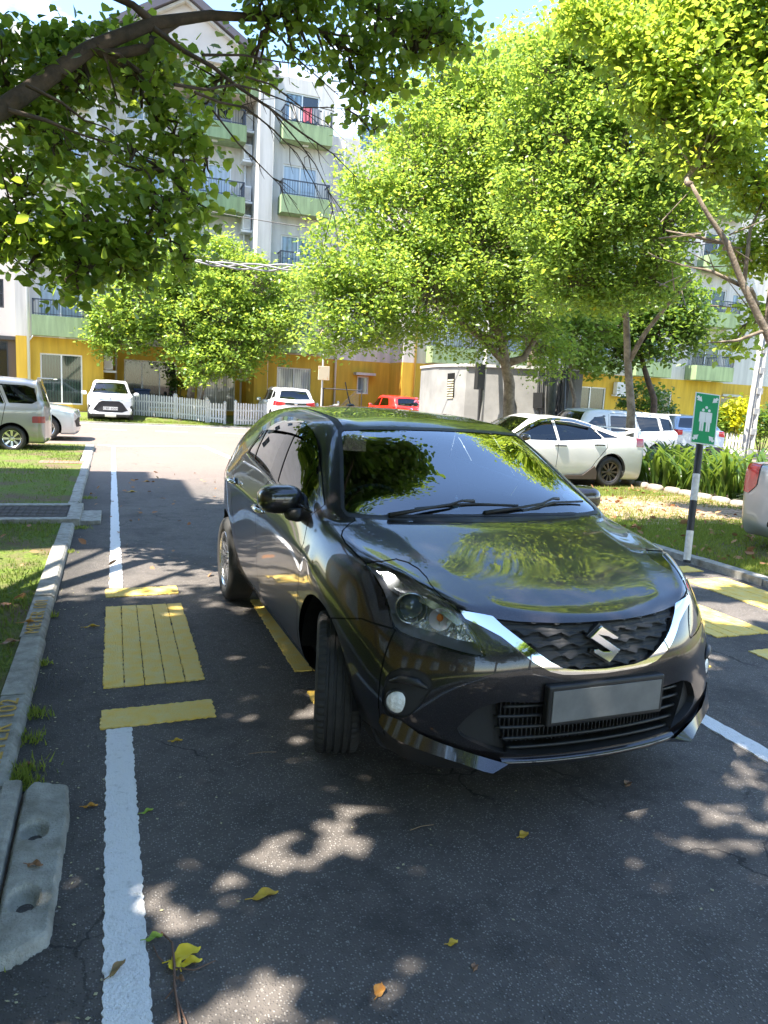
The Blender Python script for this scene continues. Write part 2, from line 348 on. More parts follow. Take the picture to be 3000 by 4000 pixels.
# inspection cover in its concrete frame, by the kerb
mh=empty('inspection_cover',(-.8,9.1,.03),0,'square ribbed metal inspection cover in a pale concrete frame beside the kerb','drain cover')
b=MB()
for r in ((-1.38,-.34,8.52,8.66),(-1.38,-.34,9.5,9.64),(-1.38,-1.24,8.66,9.5),(-.48,-.34,8.66,9.5)): b.box(r[0],r[1],r[2],r[3],0,.085)
b.box(-.394,-.13,8.62,9.33,-.01,.045)
b.build('frame',M_CONC,mh,bevel=.008)
M_IRON=pmat('cast_iron',(.13,.115,.105),.75,metal=.3,noise=.4,scale=30,bump=.4)
b=MB(); b.box(-1.235,-.485,8.665,9.495,.05,.066)
for i in range(10):
    x=-1.22+i*.075
    b.box(x,x+.045,8.69,9.47,.066,.078)
for i in range(8): 
    y=8.70+i*.1; b.box(-1.225,-.495,y,y+.02,.078,.084)
b.build('lid',M_IRON,mh)
# the low drain slab with two worn hollows, beside the kerb in the foreground
bb=bmesh.new(); M_SLAB=pmat('worn_concrete',(.38,.365,.32),.9,col2=(.21,.20,.165),scale=10,bump=.8,bscale=120)
slabP=[(-.325,2.86),(-.295,2.915),(-.17,2.88),(-.155,2.68),(-.165,2.35),(-.175,2.04),(-.25,1.985),(-.325,1.97)]
n1,n2=46,90; x0,x1,y0,y1=-.335,-.145,1.95,2.93
def inpoly(x,y,P):
    c=False
    for i in range(len(P)):
        (ax,ay),(bx,by)=P[i],P[i-1]
        if (ay>y)!=(by>y) and x<(bx-ax)*(y-ay)/(by-ay)+ax: c=not c
    return c
g={}
for i in range(n1+1):
    for j in range(n2+1):
        x=x0+(x1-x0)*i/n1; y=y0+(y1-y0)*j/n2
        z=.040+.004*math.sin(x*40)+.003*math.sin(y*31)
        for cx,cy in ((-.262,2.575),(-.258,2.215)):
            d=math.hypot((x-cx)/.048,(y-cy)/.062); z-=.05*max(0,1-d**2.5)
        ed=min([abs((x-ax)*(by-ay)-(y-ay)*(bx-ax))/math.hypot(bx-ax,by-ay) for (ax,ay),(bx,by) in zip(slabP,slabP[1:]+slabP[:1])])
        if not inpoly(x,y,slabP): z=-.012
        elif ed<.012: z-=.02*(1-ed/.012)
        g[i,j]=bb.verts.new((x+random.uniform(-.001,.001),y,z))
for i in range(n1):
    for j in range(n2): bb.faces.new((g[i,j],g[i+1,j],g[i+1,j+1],g[i,j+1]))
me=bpy.data.meshes.new('drain_slab'); bb.to_mesh(me); me.materials.append(M_SLAB)
for p in me.polygons: p.use_smooth=True
o=bpy.data.objects.new('drain_slab',me); COL.objects.link(o); tag(o,'low worn concrete drain slab with two round hollows along the kerb in the foreground','drain slab')
# brick threshold and brown beaten patch
M_BRICK=pmat('red_paver',(.34,.17,.12),.85,noise=.35,scale=25,bump=.4)
b=MB()
for i in range(9):
    for j in range(3): b.box(-1.28+i*.085,-1.20+i*.085,14.72+j*.16,14.87+j*.16,.02,.042)
tag(b.build('brick_apron',M_BRICK),kind='structure')
b=MB()
for i in range(22):
    for j in range(16):
        x=6.7+i*.145+(j%2)*.07; y=7.9+j*.17
        b.box(x,x+.135,y,y+.16,.03,.049+random.uniform(-.003,.003))
M_PAVE=pmat('beaten_pavers',(.40,.27,.19),.9,col2=(.28,.20,.12),scale=2.5,bump=.4)
tag(b.build('paver_patch',M_PAVE),kind='structure')
# ------------------------------------------------------------------ vehicles: one lofted, subdivided skin per car, cut along its real shut lines
ST=[
 # x, s0(y,z), s1, s2, s3, s4, s5, t1..t5
 (-1.89,[(.60,.30),(.64,.36),(.66,.48),(.67,.66),(.665,.88),(.62,1.00)],[(-1.90,.52,1.02),(-1.91,.40,1.03),(-1.92,.27,1.035),(-1.925,.13,1.04),(-1.93,0,1.04)]),
 (-1.80,[(.68,.28),(.72,.35),(.735,.48),(.745,.66),(.74,.88),(.675,1.06)],[(-1.80,.585,1.12),(-1.80,.49,1.19),(-1.81,.33,1.22),(-1.815,.16,1.23),(-1.82,0,1.235)]),
 (-1.58,[(.73,.25),(.785,.33),(.805,.46),(.815,.64),(.81,.92),(.72,1.15)],[(-1.60,.645,1.24),(-1.61,.535,1.335),(-1.63,.37,1.385),(-1.64,.18,1.40),(-1.64,0,1.405)]),
 (-1.26,[(.74,.22),(.815,.30),(.845,.44),(.860,.64),(.857,.94),(.765,1.16)],[(-1.26,.685,1.28),(-1.26,.565,1.405),(-1.27,.39,1.442),(-1.27,.20,1.456),(-1.27,0,1.46)]),
 (-.94,[(.74,.20),(.815,.28),(.845,.42),(.860,.62),(.866,.93),(.80,1.13)],[(-.94,.715,1.285),(-.94,.59,1.43),(-.94,.41,1.467),(-.94,.21,1.481),(-.94,0,1.485)]),
 (-.55,[(.74,.20),(.81,.28),(.840,.42),(.855,.62),(.870,.915),(.822,1.095)],[(-.55,.74,1.28),(-.55,.61,1.445),(-.55,.42,1.480),(-.55,.21,1.494),(-.55,0,1.498)]),
 (-.15,[(.74,.20),(.81,.28),(.840,.42),(.855,.62),(.872,.895),(.832,1.072)],[(-.15,.75,1.265),(-.15,.61,1.435),(-.15,.42,1.470),(-.15,.21,1.484),(-.15,0,1.488)]),
 (.14,[(.74,.20),(.81,.28),(.840,.42),(.855,.62),(.873,.88),(.836,1.055)],[(.14,.745,1.245),(.15,.595,1.420),(.155,.41,1.451),(.16,.21,1.463),(.16,0,1.467)]),
 (.36,[(.74,.20),(.81,.28),(.842,.42),(.858,.62),(.874,.87),(.838,1.045)],[(.37,.735,1.215),(.40,.58,1.382),(.41,.40,1.412),(.42,.20,1.424),(.425,0,1.428)]),
 (.62,[(.74,.20),(.81,.28),(.845,.42),(.862,.62),(.875,.86),(.836,1.03)],[(.64,.755,1.135),(.68,.645,1.232),(.715,.44,1.262),(.735,.22,1.272),(.74,0,1.275)]),
 (.83,[(.74,.20),(.81,.28),(.848,.42),(.866,.62),(.875,.85),(.826,1.005)],[(.87,.775,1.052),(.93,.71,1.082),(.985,.48,1.108),(1.01,.24,1.118),(1.02,0,1.12)]),
 (.97,[(.74,.20),(.81,.28),(.85,.42),(.868,.62),(.874,.84),(.818,.975)],[(1.0,.765,1.008),(1.045,.70,1.026),(1.09,.48,1.031),(1.12,.24,1.034),(1.13,0,1.035)]),
 (1.12,[(.74,.20),(.81,.28),(.852,.42),(.870,.62),(.872,.82),(.810,.955)],[(1.14,.735,.985),(1.17,.58,1.006),(1.20,.39,1.009),(1.225,.20,1.011),(1.235,0,1.012)]),
 (1.30,[(.74,.20),(.80,.28),(.85,.42),(.868,.61),(.862,.79),(.795,.934)],[(1.32,.705,.955),(1.35,.54,.970),(1.385,.36,.968),(1.41,.18,.966),(1.42,0,.965)]),
 (1.49,[(.73,.20),(.79,.28),(.838,.41),(.852,.60),(.832,.76),(.762,.909)],[(1.52,.655,.925),(1.55,.50,.926),(1.585,.33,.916),(1.61,.165,.911),(1.62,0,.910)]),
 (1.66,[(.71,.20),(.765,.28),(.808,.40),(.815,.58),(.782,.735),(.69,.876)],[(1.70,.585,.888),(1.74,.44,.876),(1.775,.29,.865),(1.80,.145,.859),(1.81,0,.857)]),
 (1.79,[(.67,.20),(.72,.27),(.762,.39),(.757,.56),(.705,.71),(.612,.842)],[(1.83,.51,.849),(1.865,.39,.838),(1.895,.26,.826),(1.92,.13,.820),(1.93,0,.818)]),
 (1.875,[(.60,.205),(.655,.275),(.70,.39),(.68,.55),(.63,.69),(.545,.808)],[(1.915,.45,.802),(1.945,.34,.799),(1.98,.23,.793),(2.003,.115,.791),(2.01,0,.790)]),
]
CAPF=[
 [(1.915,.50,.205),(1.95,.38,.205),(1.975,.26,.205),(1.99,.13,.205),(1.995,0,.205)],
 [(1.955,.55,.278),(2.005,.41,.278),(2.035,.27,.278),(2.05,.135,.278),(2.055,0,.278)],
 [(1.955,.56,.395),(2.015,.42,.40),(2.045,.28,.40),(2.06,.14,.40),(2.065,0,.40)],
 [(1.965,.54,.56),(2.022,.40,.57),(2.047,.27,.58),(2.058,.135,.58),(2.06,0,.58)],
 [(1.955,.50,.690),(2.005,.37,.695),(2.025,.25,.70),(2.034,.125,.70),(2.036,0,.70)],
]
CAPR=[
 [(-1.90,.50,.30),(-1.91,.38,.30),(-1.92,.26,.30),(-1.925,.13,.30),(-1.93,0,.30)],
 [(-1.935,.52,.36),(-1.95,.4,.36),(-1.955,.27,.36),(-1.96,.13,.36),(-1.96,0,.36)],
 [(-1.945,.53,.5),(-1.96,.4,.5),(-1.965,.27,.5),(-1.97,.13,.5),(-1.97,0,.5)],
 [(-1.935,.54,.68),(-1.945,.4,.68),(-1.95,.27,.68),(-1.955,.13,.68),(-1.955,0,.68)],
 [(-1.92,.53,.88),(-1.93,.4,.88),(-1.935,.27,.88),(-1.94,.13,.88),(-1.94,0,.88)],
]
def cage(ST,CAPF,CAPR):
    V=[];F=[];idx={}
    def key(p): return (round(p[0],5),round(p[1],5),round(p[2],5))
    def v(p):
        k=key(p)
        if k not in idx: idx[k]=len(V);V.append(p)
        return idx[k]
    rings=[]
    for x,s,t in ST:
        y0,z0=s[0]
        b=[(x+(t[i][0]-x)*.6, y0*f, z0) for i,f in zip(range(5),(.82,.62,.41,.2,0))]
        rings.append(dict(b=b,s=[(x,y,z) for y,z in s],t=list(t)))
    # bottom of end stations must equal caps' row0
    rings[-1]['b']=CAPF[0]; rings[0]['b']=CAPR[0]
    for q in range(len(rings)-1):
        A=rings[q];B=rings[q+1]
        a=A['b'][::-1]+A['s']+A['t'];b=B['b'][::-1]+B['s']+B['t']
        for i in range(len(a)-1): F.append([v(a[i]),v(b[i]),v(b[i+1]),v(a[i+1])])
    for R,C,fl in ((rings[-1],CAPF,0),(rings[0],CAPR,1)):
        rows=[[R['s'][k]]+list(C[k]) for k in range(5)]+[[R['s'][5]]+list(R['t'])]
        for k in range(5):
            for i in range(5):
                f=[v(rows[k][i]),v(rows[k][i+1]),v(rows[k+1][i+1]),v(rows[k+1][i])]
                F.append(f[::-1] if fl else f)
    return V,F
def smooth_half(V,F,lev,iters=6,crease=None):
    """mirror, interpolate the targets with Catmull-Clark, return the y>=0 half (verts, faces)"""
    V=np.array(V,float);n=len(V)
    mir=np.where(V[:,1]<1e-6)[0];mp={}
    W=list(V)
    for i in range(n):
        if V[i,1]<1e-6: mp[i]=i
        else: mp[i]=len(W);W.append(V[i]*[1,-1,1])
    W=np.array(W);FF=[list(f) for f in F]+[[mp[i] for i in f][::-1] for f in F]
    me=bpy.data.meshes.new('cage');me.from_pydata(W.tolist(),[],FF);me.update()
    ob=bpy.data.objects.new('cage',me);bpy.context.scene.collection.objects.link(ob)
    md=ob.modifiers.new('s','SUBSURF');md.levels=3;md.render_levels=3;md.use_limit_surface=True
    if crease:
        at=me.attributes.new('crease_edge','FLOAT','EDGE')
        for e in me.edges:
            a,b=W[e.vertices[0]],W[e.vertices[1]];at.data[e.index].value=crease(a,b)
    tgt=W.copy();cur=W.copy()
    md.levels=2
    for it in range(iters):
        me.vertices.foreach_set('co',cur.ravel());me.update()
        ev=ob.evaluated_get(bpy.context.evaluated_depsgraph_get());m2=ev.to_mesh()
        co=np.empty(len(m2.vertices)*3);m2.vertices.foreach_get('co',co);co=co.reshape(-1,3)[:len(W)]
        err=tgt-co;cur=cur+err*.9
        ev.to_mesh_clear()
    md.levels=lev;me.vertices.foreach_set('co',cur.ravel());me.update()
    ev=ob.evaluated_get(bpy.context.evaluated_depsgraph_get());m2=ev.to_mesh()
    bm=bmesh.new();bm.from_mesh(m2);ev.to_mesh_clear()
    bpy.data.objects.remove(ob);bpy.data.meshes.remove(me)
    bmesh.ops.delete(bm,geom=[f for f in bm.faces if f.calc_center_median().y<0],context='FACES')
    for v in bm.verts:
        if abs(v.co.y)<1e-4: v.co.y=0
    bmesh.ops.recalc_face_normals(bm,faces=bm.faces)
    return bm

def psd(P,Q):
    "signed distance (negative inside) of points P (n,2) to polygon Q"
    Q=np.array(Q,float); n=len(Q); d=np.full(len(P),1e9); ins=np.zeros(len(P),bool)
    for i in range(n):
        a=Q[i];b=Q[i-1];e=b-a;w=P-a; t=np.clip((w@e)/max(e@e,1e-12),0,1); d=np.minimum(d,np.linalg.norm(w-t[:,None]*e,axis=1))
        c=((a[1]>P[:,1])!=(b[1]>P[:,1]))&(P[:,0]<(b[0]-a[0])*(P[:,1]-a[1])/((b[1]-a[1]) or 1e-12)+a[0]); ins^=c
    return np.where(ins,-d,d)
def side(Q,ymin=.45):
    return lambda P:np.where(P[:,1]>ymin,psd(P[:,[0,2]],Q),9.)
def front(Q,xmin=.3):
    return lambda P:np.where(P[:,0]>xmin,psd(P[:,[1,2]],Q),9.)
def rear(Q,xmax=-.3):
    return lambda P:np.where(P[:,0]<xmax,psd(P[:,[1,2]],Q),9.)
def top(Q,zmin=1.2):
    return lambda P:np.where(P[:,2]>zmin,psd(P[:,[0,1]],Q),9.)
def diag(Q,e=(.863,-.505),xmin=1.2):
    return lambda P:np.where(P[:,0]>xmin,psd(np.stack([P[:,0]*e[0]+P[:,1]*e[1],P[:,2]],1),Q),9.)
def circ(cx,cz,r,ymin=.5):
    return lambda P:np.where(P[:,1]>ymin,np.hypot(P[:,0]-cx,P[:,2]-cz)-r,9.)
def cut(bm,f):
    bm.verts.ensure_lookup_table()
    co=np.array([v.co[:] for v in bm.verts]); val=f(co); val[np.abs(val)<2e-5]=0
    bm.verts.index_update(); zero=[v for v,q in zip(bm.verts,val) if q==0]
    es=[(e,val[e.verts[0].index],val[e.verts[1].index]) for e in bm.edges]
    for e,a,c in es:
        if a*c<0 and abs(a)<1 and abs(c)<1:
            v0=e.verts[0]; ne,nv=bmesh.utils.edge_split(e,v0,a/(a-c)); zero.append(nv)
    if len(zero)>1: bmesh.ops.connect_verts(bm,verts=list(set(zero)))
def car_parts(root,bm,regions,seams,arches,body_name,body_mat,seam_mat,seam_w=.0025,overlays=()):
    """regions: (name, fn, material, inset, sided, wall material or None). first match wins"""
    for f in arches: cut(bm,f)
    for r in regions: cut(bm,r[1])
    for f in seams:
        for d in (0,seam_w,-seam_w): cut(bm,lambda P,f=f,d=d:f(P)+d)
    for o_ in overlays: cut(bm,o_[1])
    bm.normal_update(); bm.verts.index_update(); bm.faces.index_update()
    V=np.array([v.co[:] for v in bm.verts]); NR=np.array([v.normal[:] for v in bm.verts])
    F=[[v.index for v in f.verts] for f in bm.faces]; Cc=np.array([f.calc_center_median()[:] for f in bm.faces])
    lab=np.full(len(F),-1)
    for i,r in enumerate(regions):
        q=(r[1](Cc)<0)&(lab==-1); lab[q]=i
    sm=np.zeros(len(F),bool)
    for f in seams: sm|=(np.abs(f(Cc))<seam_w*.999)
    lab[(lab==-1)&sm]=-2
    for f in arches: lab[f(Cc)<0]=-3
    out={}
    def emit(name,fs,mat,off,wallm,sides,parent=root):
        for sd in sides:
            vs=[];ns=[];ff=[];mi=[];mp={}
            def vv(i,s,o):
                k=(i,s,o)
                if k not in mp:
                    mp[k]=len(vs); p=V[i]+NR[i]*o; n=NR[i]; vs.append((p[0],p[1]*s,p[2])); ns.append((n[0],n[1]*s,n[2]))
                return mp[k]
            for s in sd:
                for fi in fs:
                    q=[vv(i,s,off) for i in F[fi]]; ff.append(q if s>0 else q[::-1]); mi.append(0)
            if wallm is not None:
                cnt={}
                for fi in fs:
                    f=F[fi]
                    for a,c in zip(f,f[1:]+f[:1]): cnt.setdefault((min(a,c),max(a,c)),[]).append((a,c))
                for s in sd:
                    for k,l in cnt.items():
                        if len(l)==1 and not (abs(V[k[0]][1])<1e-3 and abs(V[k[1]][1])<1e-3):
                            a,c=l[0]; base=len(vs)
                            d=V[c]-V[a]; nn=np.cross(d,NR[a]); nn=nn/(np.linalg.norm(nn)+1e-9)*(1 if off>0 else -1)
                            for i,o in ((a,0),(c,0),(c,off),(a,off)):
                                p=V[i]+NR[i]*o; vs.append((p[0],p[1]*s,p[2])); ns.append((nn[0],nn[1]*s,nn[2]))
                            q=[base,base+1,base+2,base+3]; ff.append(q if s>0 else q[::-1]); mi.append(1)
            me=bpy.data.meshes.new(name); me.from_pydata(vs,[],ff); me.materials.append(mat)
            if wallm is not None: me.materials.append(wallm)
            me.polygons.foreach_set('material_index',mi); me.polygons.foreach_set('use_smooth',[True]*len(ff)); me.update()
            me.normals_split_custom_set_from_vertices(ns)
            ob=bpy.data.objects.new(name,me); COL.objects.link(ob); ob.parent=parent; out.setdefault(name,[]).append(ob)
    body=[i for i in range(len(F)) if lab[i]==-1]
    emit(body_name,body,body_mat,0,None,[(1,-1)])
    done=np.zeros(len(F),bool)
    for f in seams:
        q=(np.abs(f(Cc))<seam_w*.999)&(lab==-2)&~done; done|=q; sf=list(np.where(q)[0])
        if sf: emit('shut_line',sf,seam_mat,-.002,None,[(1,),(-1,)] if min(abs(Cc[i][1]) for i in sf)>.1 else [(1,-1)])
    for i,r in enumerate(regions):
        fs=[k for k in range(len(F)) if lab[k]==i]
        if not fs or r[2] is None: continue
        emit(r[0],fs,r[2],r[3],r[5] if len(r)>5 else None,[(1,),(-1,)] if r[4] else [(1,-1)])
    for o_ in overlays:
        q=np.where((o_[1](Cc)<0)&(lab!=-3))[0]
        if len(q): emit(o_[0],list(q),o_[2],o_[3],o_[5] if len(o_)>5 else None,[(1,),(-1,)] if o_[4] else [(1,-1)])
    return out
# shared car materials
M_BLK=pmat('black_plastic',(.018,.018,.019),.45); M_BLKM=pmat('matt_black_plastic',(.022,.022,.024),.62,bump=.15,bscale=400)
M_GLOSSBLK=pmat('gloss_black_trim',(.01,.01,.011),.12,coat=.6)
M_CHROME=pmat('chrome',(.82,.83,.84),.06,metal=1); M_RUB=pmat('tyre_rubber',(.035,.034,.033),.78,noise=.35,scale=12,bump=.25,bscale=90)
M_ALLOY=pmat('machined_alloy',(.62,.62,.63),.25,metal=1); M_ALLOYD=pmat('dark_alloy',(.06,.06,.065),.35,metal=.6)
M_VOID=pmat('wheel_well_lining',(.012,.012,.012),.95,spec=.1)
M_GLASS=glassmat('windscreen_glass',(.80,.86,.84)); M_GLASSD=glassmat('tinted_side_glass',(.10,.11,.11),1.0)
M_LENS=glassmat('clear_lamp_lens',(.92,.93,.94),.8); M_SEAT=pmat('seat_fabric',(.045,.045,.05),.9); M_DASH=pmat('dashboard_vinyl',(.03,.032,.035),.6)
M_RED=pmat('red_lamp_lens',(.55,.012,.015),.12,coat=1); M_AMB=pmat('amber_bulb',(.8,.22,.03),.3); M_SILV=pmat('lamp_reflector',(.88,.9,.92),.3,metal=.25,coat=1)
M_PLATE=pmat('pale_plate',(.62,.62,.60),.45); M_PLTXT=pmat('plate_lettering',(.03,.03,.03),.6)
def wheel(parent,loc,r,wd,steer=0,side_=1,style='split',rimr=.66,detail=0,rim1=None,rim2=None,n=48):
    """wheel with axle along local y. side_: +1 faces +y"""
    e=bpy.data.objects.new('wheel',None); COL.objects.link(e); e.parent=parent; e.location=loc; e.empty_display_size=.1
    e.rotation_euler=(0,0,steer)
    rim1=rim1 or M_ALLOY; rim2=rim2 or M_ALLOYD
    AX=Matrix.Rotation(R(-90),4,'X')                     # local z -> +y
    b=MB(); rr=r*rimr; h=wd/2
    if detail:
        n=180
        prof=[(rr,-h*.78),(rr+.012,-h*.96),(rr+.05,-h*1.04),(r-.03,-h*1.0),(r-.010,-h*.93),(r-.002,-h*.80)]
        gro=[-.52,-.18,.18,.52]; gw=.055
        z=-.80
        for gq in gro:
            prof+=[(r,h*(gq-gw)-.0015),(r-.009,h*(gq-gw)),(r-.009,h*(gq+gw)),(r,h*(gq+gw)+.0015)]
        prof+=[(r-.002,h*.80),(r-.010,h*.93),(r-.03,h*1.0),(rr+.05,h*1.04),(rr+.012,h*.96),(rr,h*.78)]
        vs=[];fs=[]
        for i,(q,z) in enumerate(prof):
            for k in range(n):
                a=2*PI*k/n; qq=q
                if (abs(z)>h*.58 and q>r-.02) and k%3==0: qq=q-.006
                elif q>=r-.0001 and abs(z)<h*.58 and (k+int(z*90))%5==0: qq=q-.0035
                vs.append(AX@Vector((qq*math.cos(a),qq*math.sin(a),z)))
        for i in range(len(prof)-1):
            for k in range(n): fs.append((i*n+k,i*n+(k+1)%n,(i+1)*n+(k+1)%n,(i+1)*n+k))
        b.add(vs,fs)
        t=b.build('tyre',M_RUB,e,local=True,smooth='auto')
    else:
        b.lathe([(rr,-h*.8),(rr+.012,-h*.98),(rr+.05,-h*1.03),(r-.03,-h),(r-.008,-h*.85),(r,-h*.6),(r,h*.6),(r-.008,h*.85),(r-.03,h),(rr+.05,h*1.03),(rr+.012,h*.98),(rr,h*.8)],n,AX)
        t=b.build('tyre',M_RUB,e,local=True,smooth=True)
    s=side_; b=MB(); SX=AX if s>0 else Matrix.Rotation(R(90),4,'X')
    b.mi=1; b.lathe([(rr*.99,-h*.7),(rr*.97,h*.2),(rr*.90,h*.35),(0.0001,h*.28)],n,SX)      # dark barrel and back
    b.mi=0; b.lathe([(rr*.985,h*.80),(rr*1.0,h*.92),(rr*.985,h*.95),(rr*.93,h*.86),(rr*.925,h*.4)],n,SX)
    nsp={'split':5,'eight':8,'ten':5,'five':5}[style]
    for k in range(nsp):
        a=2*PI*k/nsp+PI/2
        for off in ((-.17,.17) if style in('split','ten') else (0,)):
            p0=Vector((.035*math.cos(a+off*2),.035*math.sin(a+off*2),h*.66)); a2=a+off*(1.15 if style=='split' else 1.6)
            p1=Vector((rr*.94*math.cos(a2),rr*.94*math.sin(a2),h*.80))
            ww=.026 if style!='eight' else .034
            if style=='five': ww=.055
            u=Vector((-math.sin(a2),math.cos(a2),0)); q=[p0-u*ww*.45,p0+u*ww*.45,p1+u*ww*.75,p1-u*ww*.75]
            vs=[SX@x for x in q]+[SX@(x-Vector((0,0,.03))) for x in q]
            b.add(vs,[(0,1,2,3),(4,7,6,5),(0,4,5,1),(1,5,6,2),(2,6,7,3),(3,7,4,0)])
    b.lathe([(.055,h*.5),(.055,h*.70),(.03,h*.76),(0.0001,h*.76)],16,SX)
    for k in range(5):
        a=2*PI*k/5+.3; c=Vector((.04*math.cos(a),.04*math.sin(a),h*.72)); b.mi=1; b.lathe([(.007,0),(.007,.012),(.0001,.012)],8,SX@Matrix.Translation(c)); b.mi=0
    b.build('rim',[rim1,rim2],e,local=True)
    return e
def well(root,cx,cz,r,ys,w=.30):
    for s in ys:
        b=MB(); n=20; y0=s*.50; y1=s*(.50+w)
        pts=[(cx+r*math.cos(a),cz+r*math.sin(a)) for a in [PI*(.02)+PI*.96*i/n for i in range(n+1)]]
        vs=[(x,y,z) for x,z in pts for y in (y0,y1)]; fs=[(2*i,2*i+1,2*i+3,2*i+2) for i in range(n)]
        vs+=[(cx,y0,cz)]; fs+=[(2*i,2*i+2,len(vs)-1) for i in range(n)]
        b.add(vs,fs); b.build('wheel_well',M_VOID,root,local=True)
def mirror(root,c,s,mat,r=(.10,.125,.075),base=None,lamp=False):
    e=bpy.data.objects.new('door_mirror',None); COL.objects.link(e); e.parent=root; e.location=(0,0,0)
    b=MB(); b.ell(c,r,28,16,.72); o=b.build('mirror_housing',mat,e,local=True,smooth=True)
    if base: b=MB(); b.tube([base,((base[0]+c[0])/2,(base[1]+c[1])/2*1.0,(base[2]+c[2]-r[2])/2),(c[0],c[1]-s*r[1]*.45,c[2]-r[2]*.8)],[.035,.032,.036],10); b.build('mirror_arm',M_BLK,e,local=True,smooth=True)
    b=MB(); b.ell((c[0]-r[0]*.86,c[1],c[2]),(.012,r[1]*.86,r[2]*.8),20,10,.7); b.build('mirror_glass',M_CHROME,e,local=True,smooth=True)
    if lamp:
        b=MB(); pts=[(c[0]+r[0]*.80*math.cos(t),c[1]+s*r[1]*1.0*math.sin(t)*.97,c[2]-r[2]*.30-.012*t) for t in [.15+.10*i for i in range(12)]]
        b.tube(pts,[.004]+[.009]*10+[.005],8); b.build('turn_signal',pmat('clear_side_lamp',(.7,.72,.72),.2,coat=1),e,local=True,smooth=True)
    return e
def seat(root,x,y,z0,mat):
    b=MB(); b.ell((x+.08,y,z0+.12),(.27,.24,.09),16,8,.6); M=Matrix.Rotation(R(-14),4,'Y')
    b.ell((x-.20,y,z0+.46),(.075,.23,.34),16,10,.6,M); b.ell((x-.30,y,z0+.88),(.05,.13,.09),12,8,.7); b.tube([(x-.27,y-.05,z0+.72),(x-.30,y-.05,z0+.86)],.008,6); b.tube([(x-.27,y+.05,z0+.72),(x-.30,y+.05,z0+.86)],.008,6)
    return b.build('seat',mat,root,local=True,smooth=True)
# ------------------------------------------------------------------ the dark hatchback in the foreground
M_WSG=glassmat('windscreen_laminate',(.50,.60,.66),2.2)
M_PAINT=paint('dark_grey_metallic_paint',(.023,.0200,.0225),metal=.65,rough=.30,flake=1)
CARX,CARY,CARA=1.675,4.216,.024
root=empty('parked_car',(CARX,CARY,0),CARA-PI/2,'glossy dark grey hatchback filling the foreground, seen from its front corner with its wheels turned','car')
CRS=[]
for A_,B_ in zip(ST[:-1],ST[1:]):
    for r_ in (4,):
        if A_[0]>-1.6 and B_[0]<1.2: CRS+=[(*A_[1][r_],*B_[1][r_]),(*B_[1][r_],*A_[1][r_])]
    if A_[0]>1.1: CRS+=[(*A_[2][1][1:],*B_[2][1][1:]),(*B_[2][1][1:],*A_[2][1][1:])]
V_,F_=cage(ST,CAPF,CAPR); bmc=smooth_half(V_,F_,4,crease=lambda a,b:(.55 if any(abs(abs(a[1])-abs(y1))<1e-4 and abs(a[2]-z1)<1e-4 and abs(abs(b[1])-abs(y2))<1e-4 and abs(b[2]-z2)<1e-4 for (y1,z1,y2,z2) in CRS) else 0.))
bvh=BVHTree.FromBMesh(bmc)
def onbody(y,z,x0=3.0):
    h=bvh.ray_cast(Vector((x0,abs(y),z)),Vector((-1,0,0))); 
    return h[0].x if h[0] else 1.9
E_HL=(.863,-.505)
def dg(L_): return [(x*E_HL[0]+y*E_HL[1],z) for x,y,z in L_]
HL=dg([(1.489,.762,.909),(1.501,.743,.918),(1.532,.702,.923),(1.566,.668,.918),(1.625,.644,.906),(1.693,.626,.889),(1.752,.605,.871),(1.81,.58,.848),(1.853,.554,.828),(1.874,.541,.812),(1.896,.527,.786),(1.93,.502,.743),(1.956,.485,.704),(1.972,.477,.677),(1.96,.501,.677),(1.934,.545,.682),(1.899,.595,.692),(1.855,.647,.703),(1.81,.689,.709),(1.771,.717,.717),(1.743,.732,.73),(1.722,.736,.751),(1.697,.736,.782),(1.661,.738,.815),(1.624,.742,.844),(1.571,.749,.875),(1.526,.757,.895)])
CHO=[(.552,.822),(.529,.797),(.471,.772),(.414,.737),(.363,.697),(.311,.655),(.245,.619),(.194,.606),(.141,.602),(0,.597),(-.1,.597)]
CHI=[(-.1,.617),(0,.617),(.13,.622),(.19,.633),(.240,.658),(.300,.700),(.352,.740),(.396,.775),(.424,.803),(.48,.812)]
GR=[(-.1,.617),(0,.617),(.13,.622),(.19,.633),(.240,.658),(.300,.700),(.352,.740),(.396,.775),(.420,.798),(.339,.790),(.206,.787),(.1,.787),(0,.788),(-.1,.788)]
CHO=[(a+(b_-a)*.0,z) if i<3 else (a-.004*(a>.1),z+.004) for i,(a,z) in enumerate(CHO) for b_ in (0,)]
CHR=CHO+CHI
FOG=[(.769,.548),(.757,.573),(.730,.598),(.696,.604),(.661,.595),(.640,.574),(.636,.558),(.650,.522),(.677,.472),(.706,.431),(.732,.412),(.754,.402),(.770,.406),(.777,.433),(.778,.482)]
LG=[(-.1,.510),(.1,.510),(.28,.510),(.41,.515),(.455,.503),(.497,.482),(.531,.444),(.557,.403),(.543,.377),(.506,.357),(.451,.334),(.394,.317),(.335,.308),(.245,.303),(.15,.301),(-.1,.303)]
LGT=[(.432,.53),(.424,.445),(.372,.29),(.7,.29),(.7,.53)]
WS=[(-.2,1.405),(.2,1.401),(.4,1.395),(.535,1.386),(.552,1.372),(.60,1.262),(.65,1.155),(.695,1.055),(.690,1.040),(.6,1.036),(.4,1.033),(-.2,1.030)]
DLO=[(.845,1.028),(.72,1.135),(.60,1.20),(.50,1.25),(.40,1.292),(.28,1.335),(.15,1.362),(0,1.378),(-.2,1.388),(-.4,1.384),(-.55,1.366),(-.66,1.33),(-.75,1.265),(-.815,1.178),(-.80,1.146),(-.72,1.134),(-.5,1.122),(-.1,1.09),(.4,1.052),(.7,1.033)]
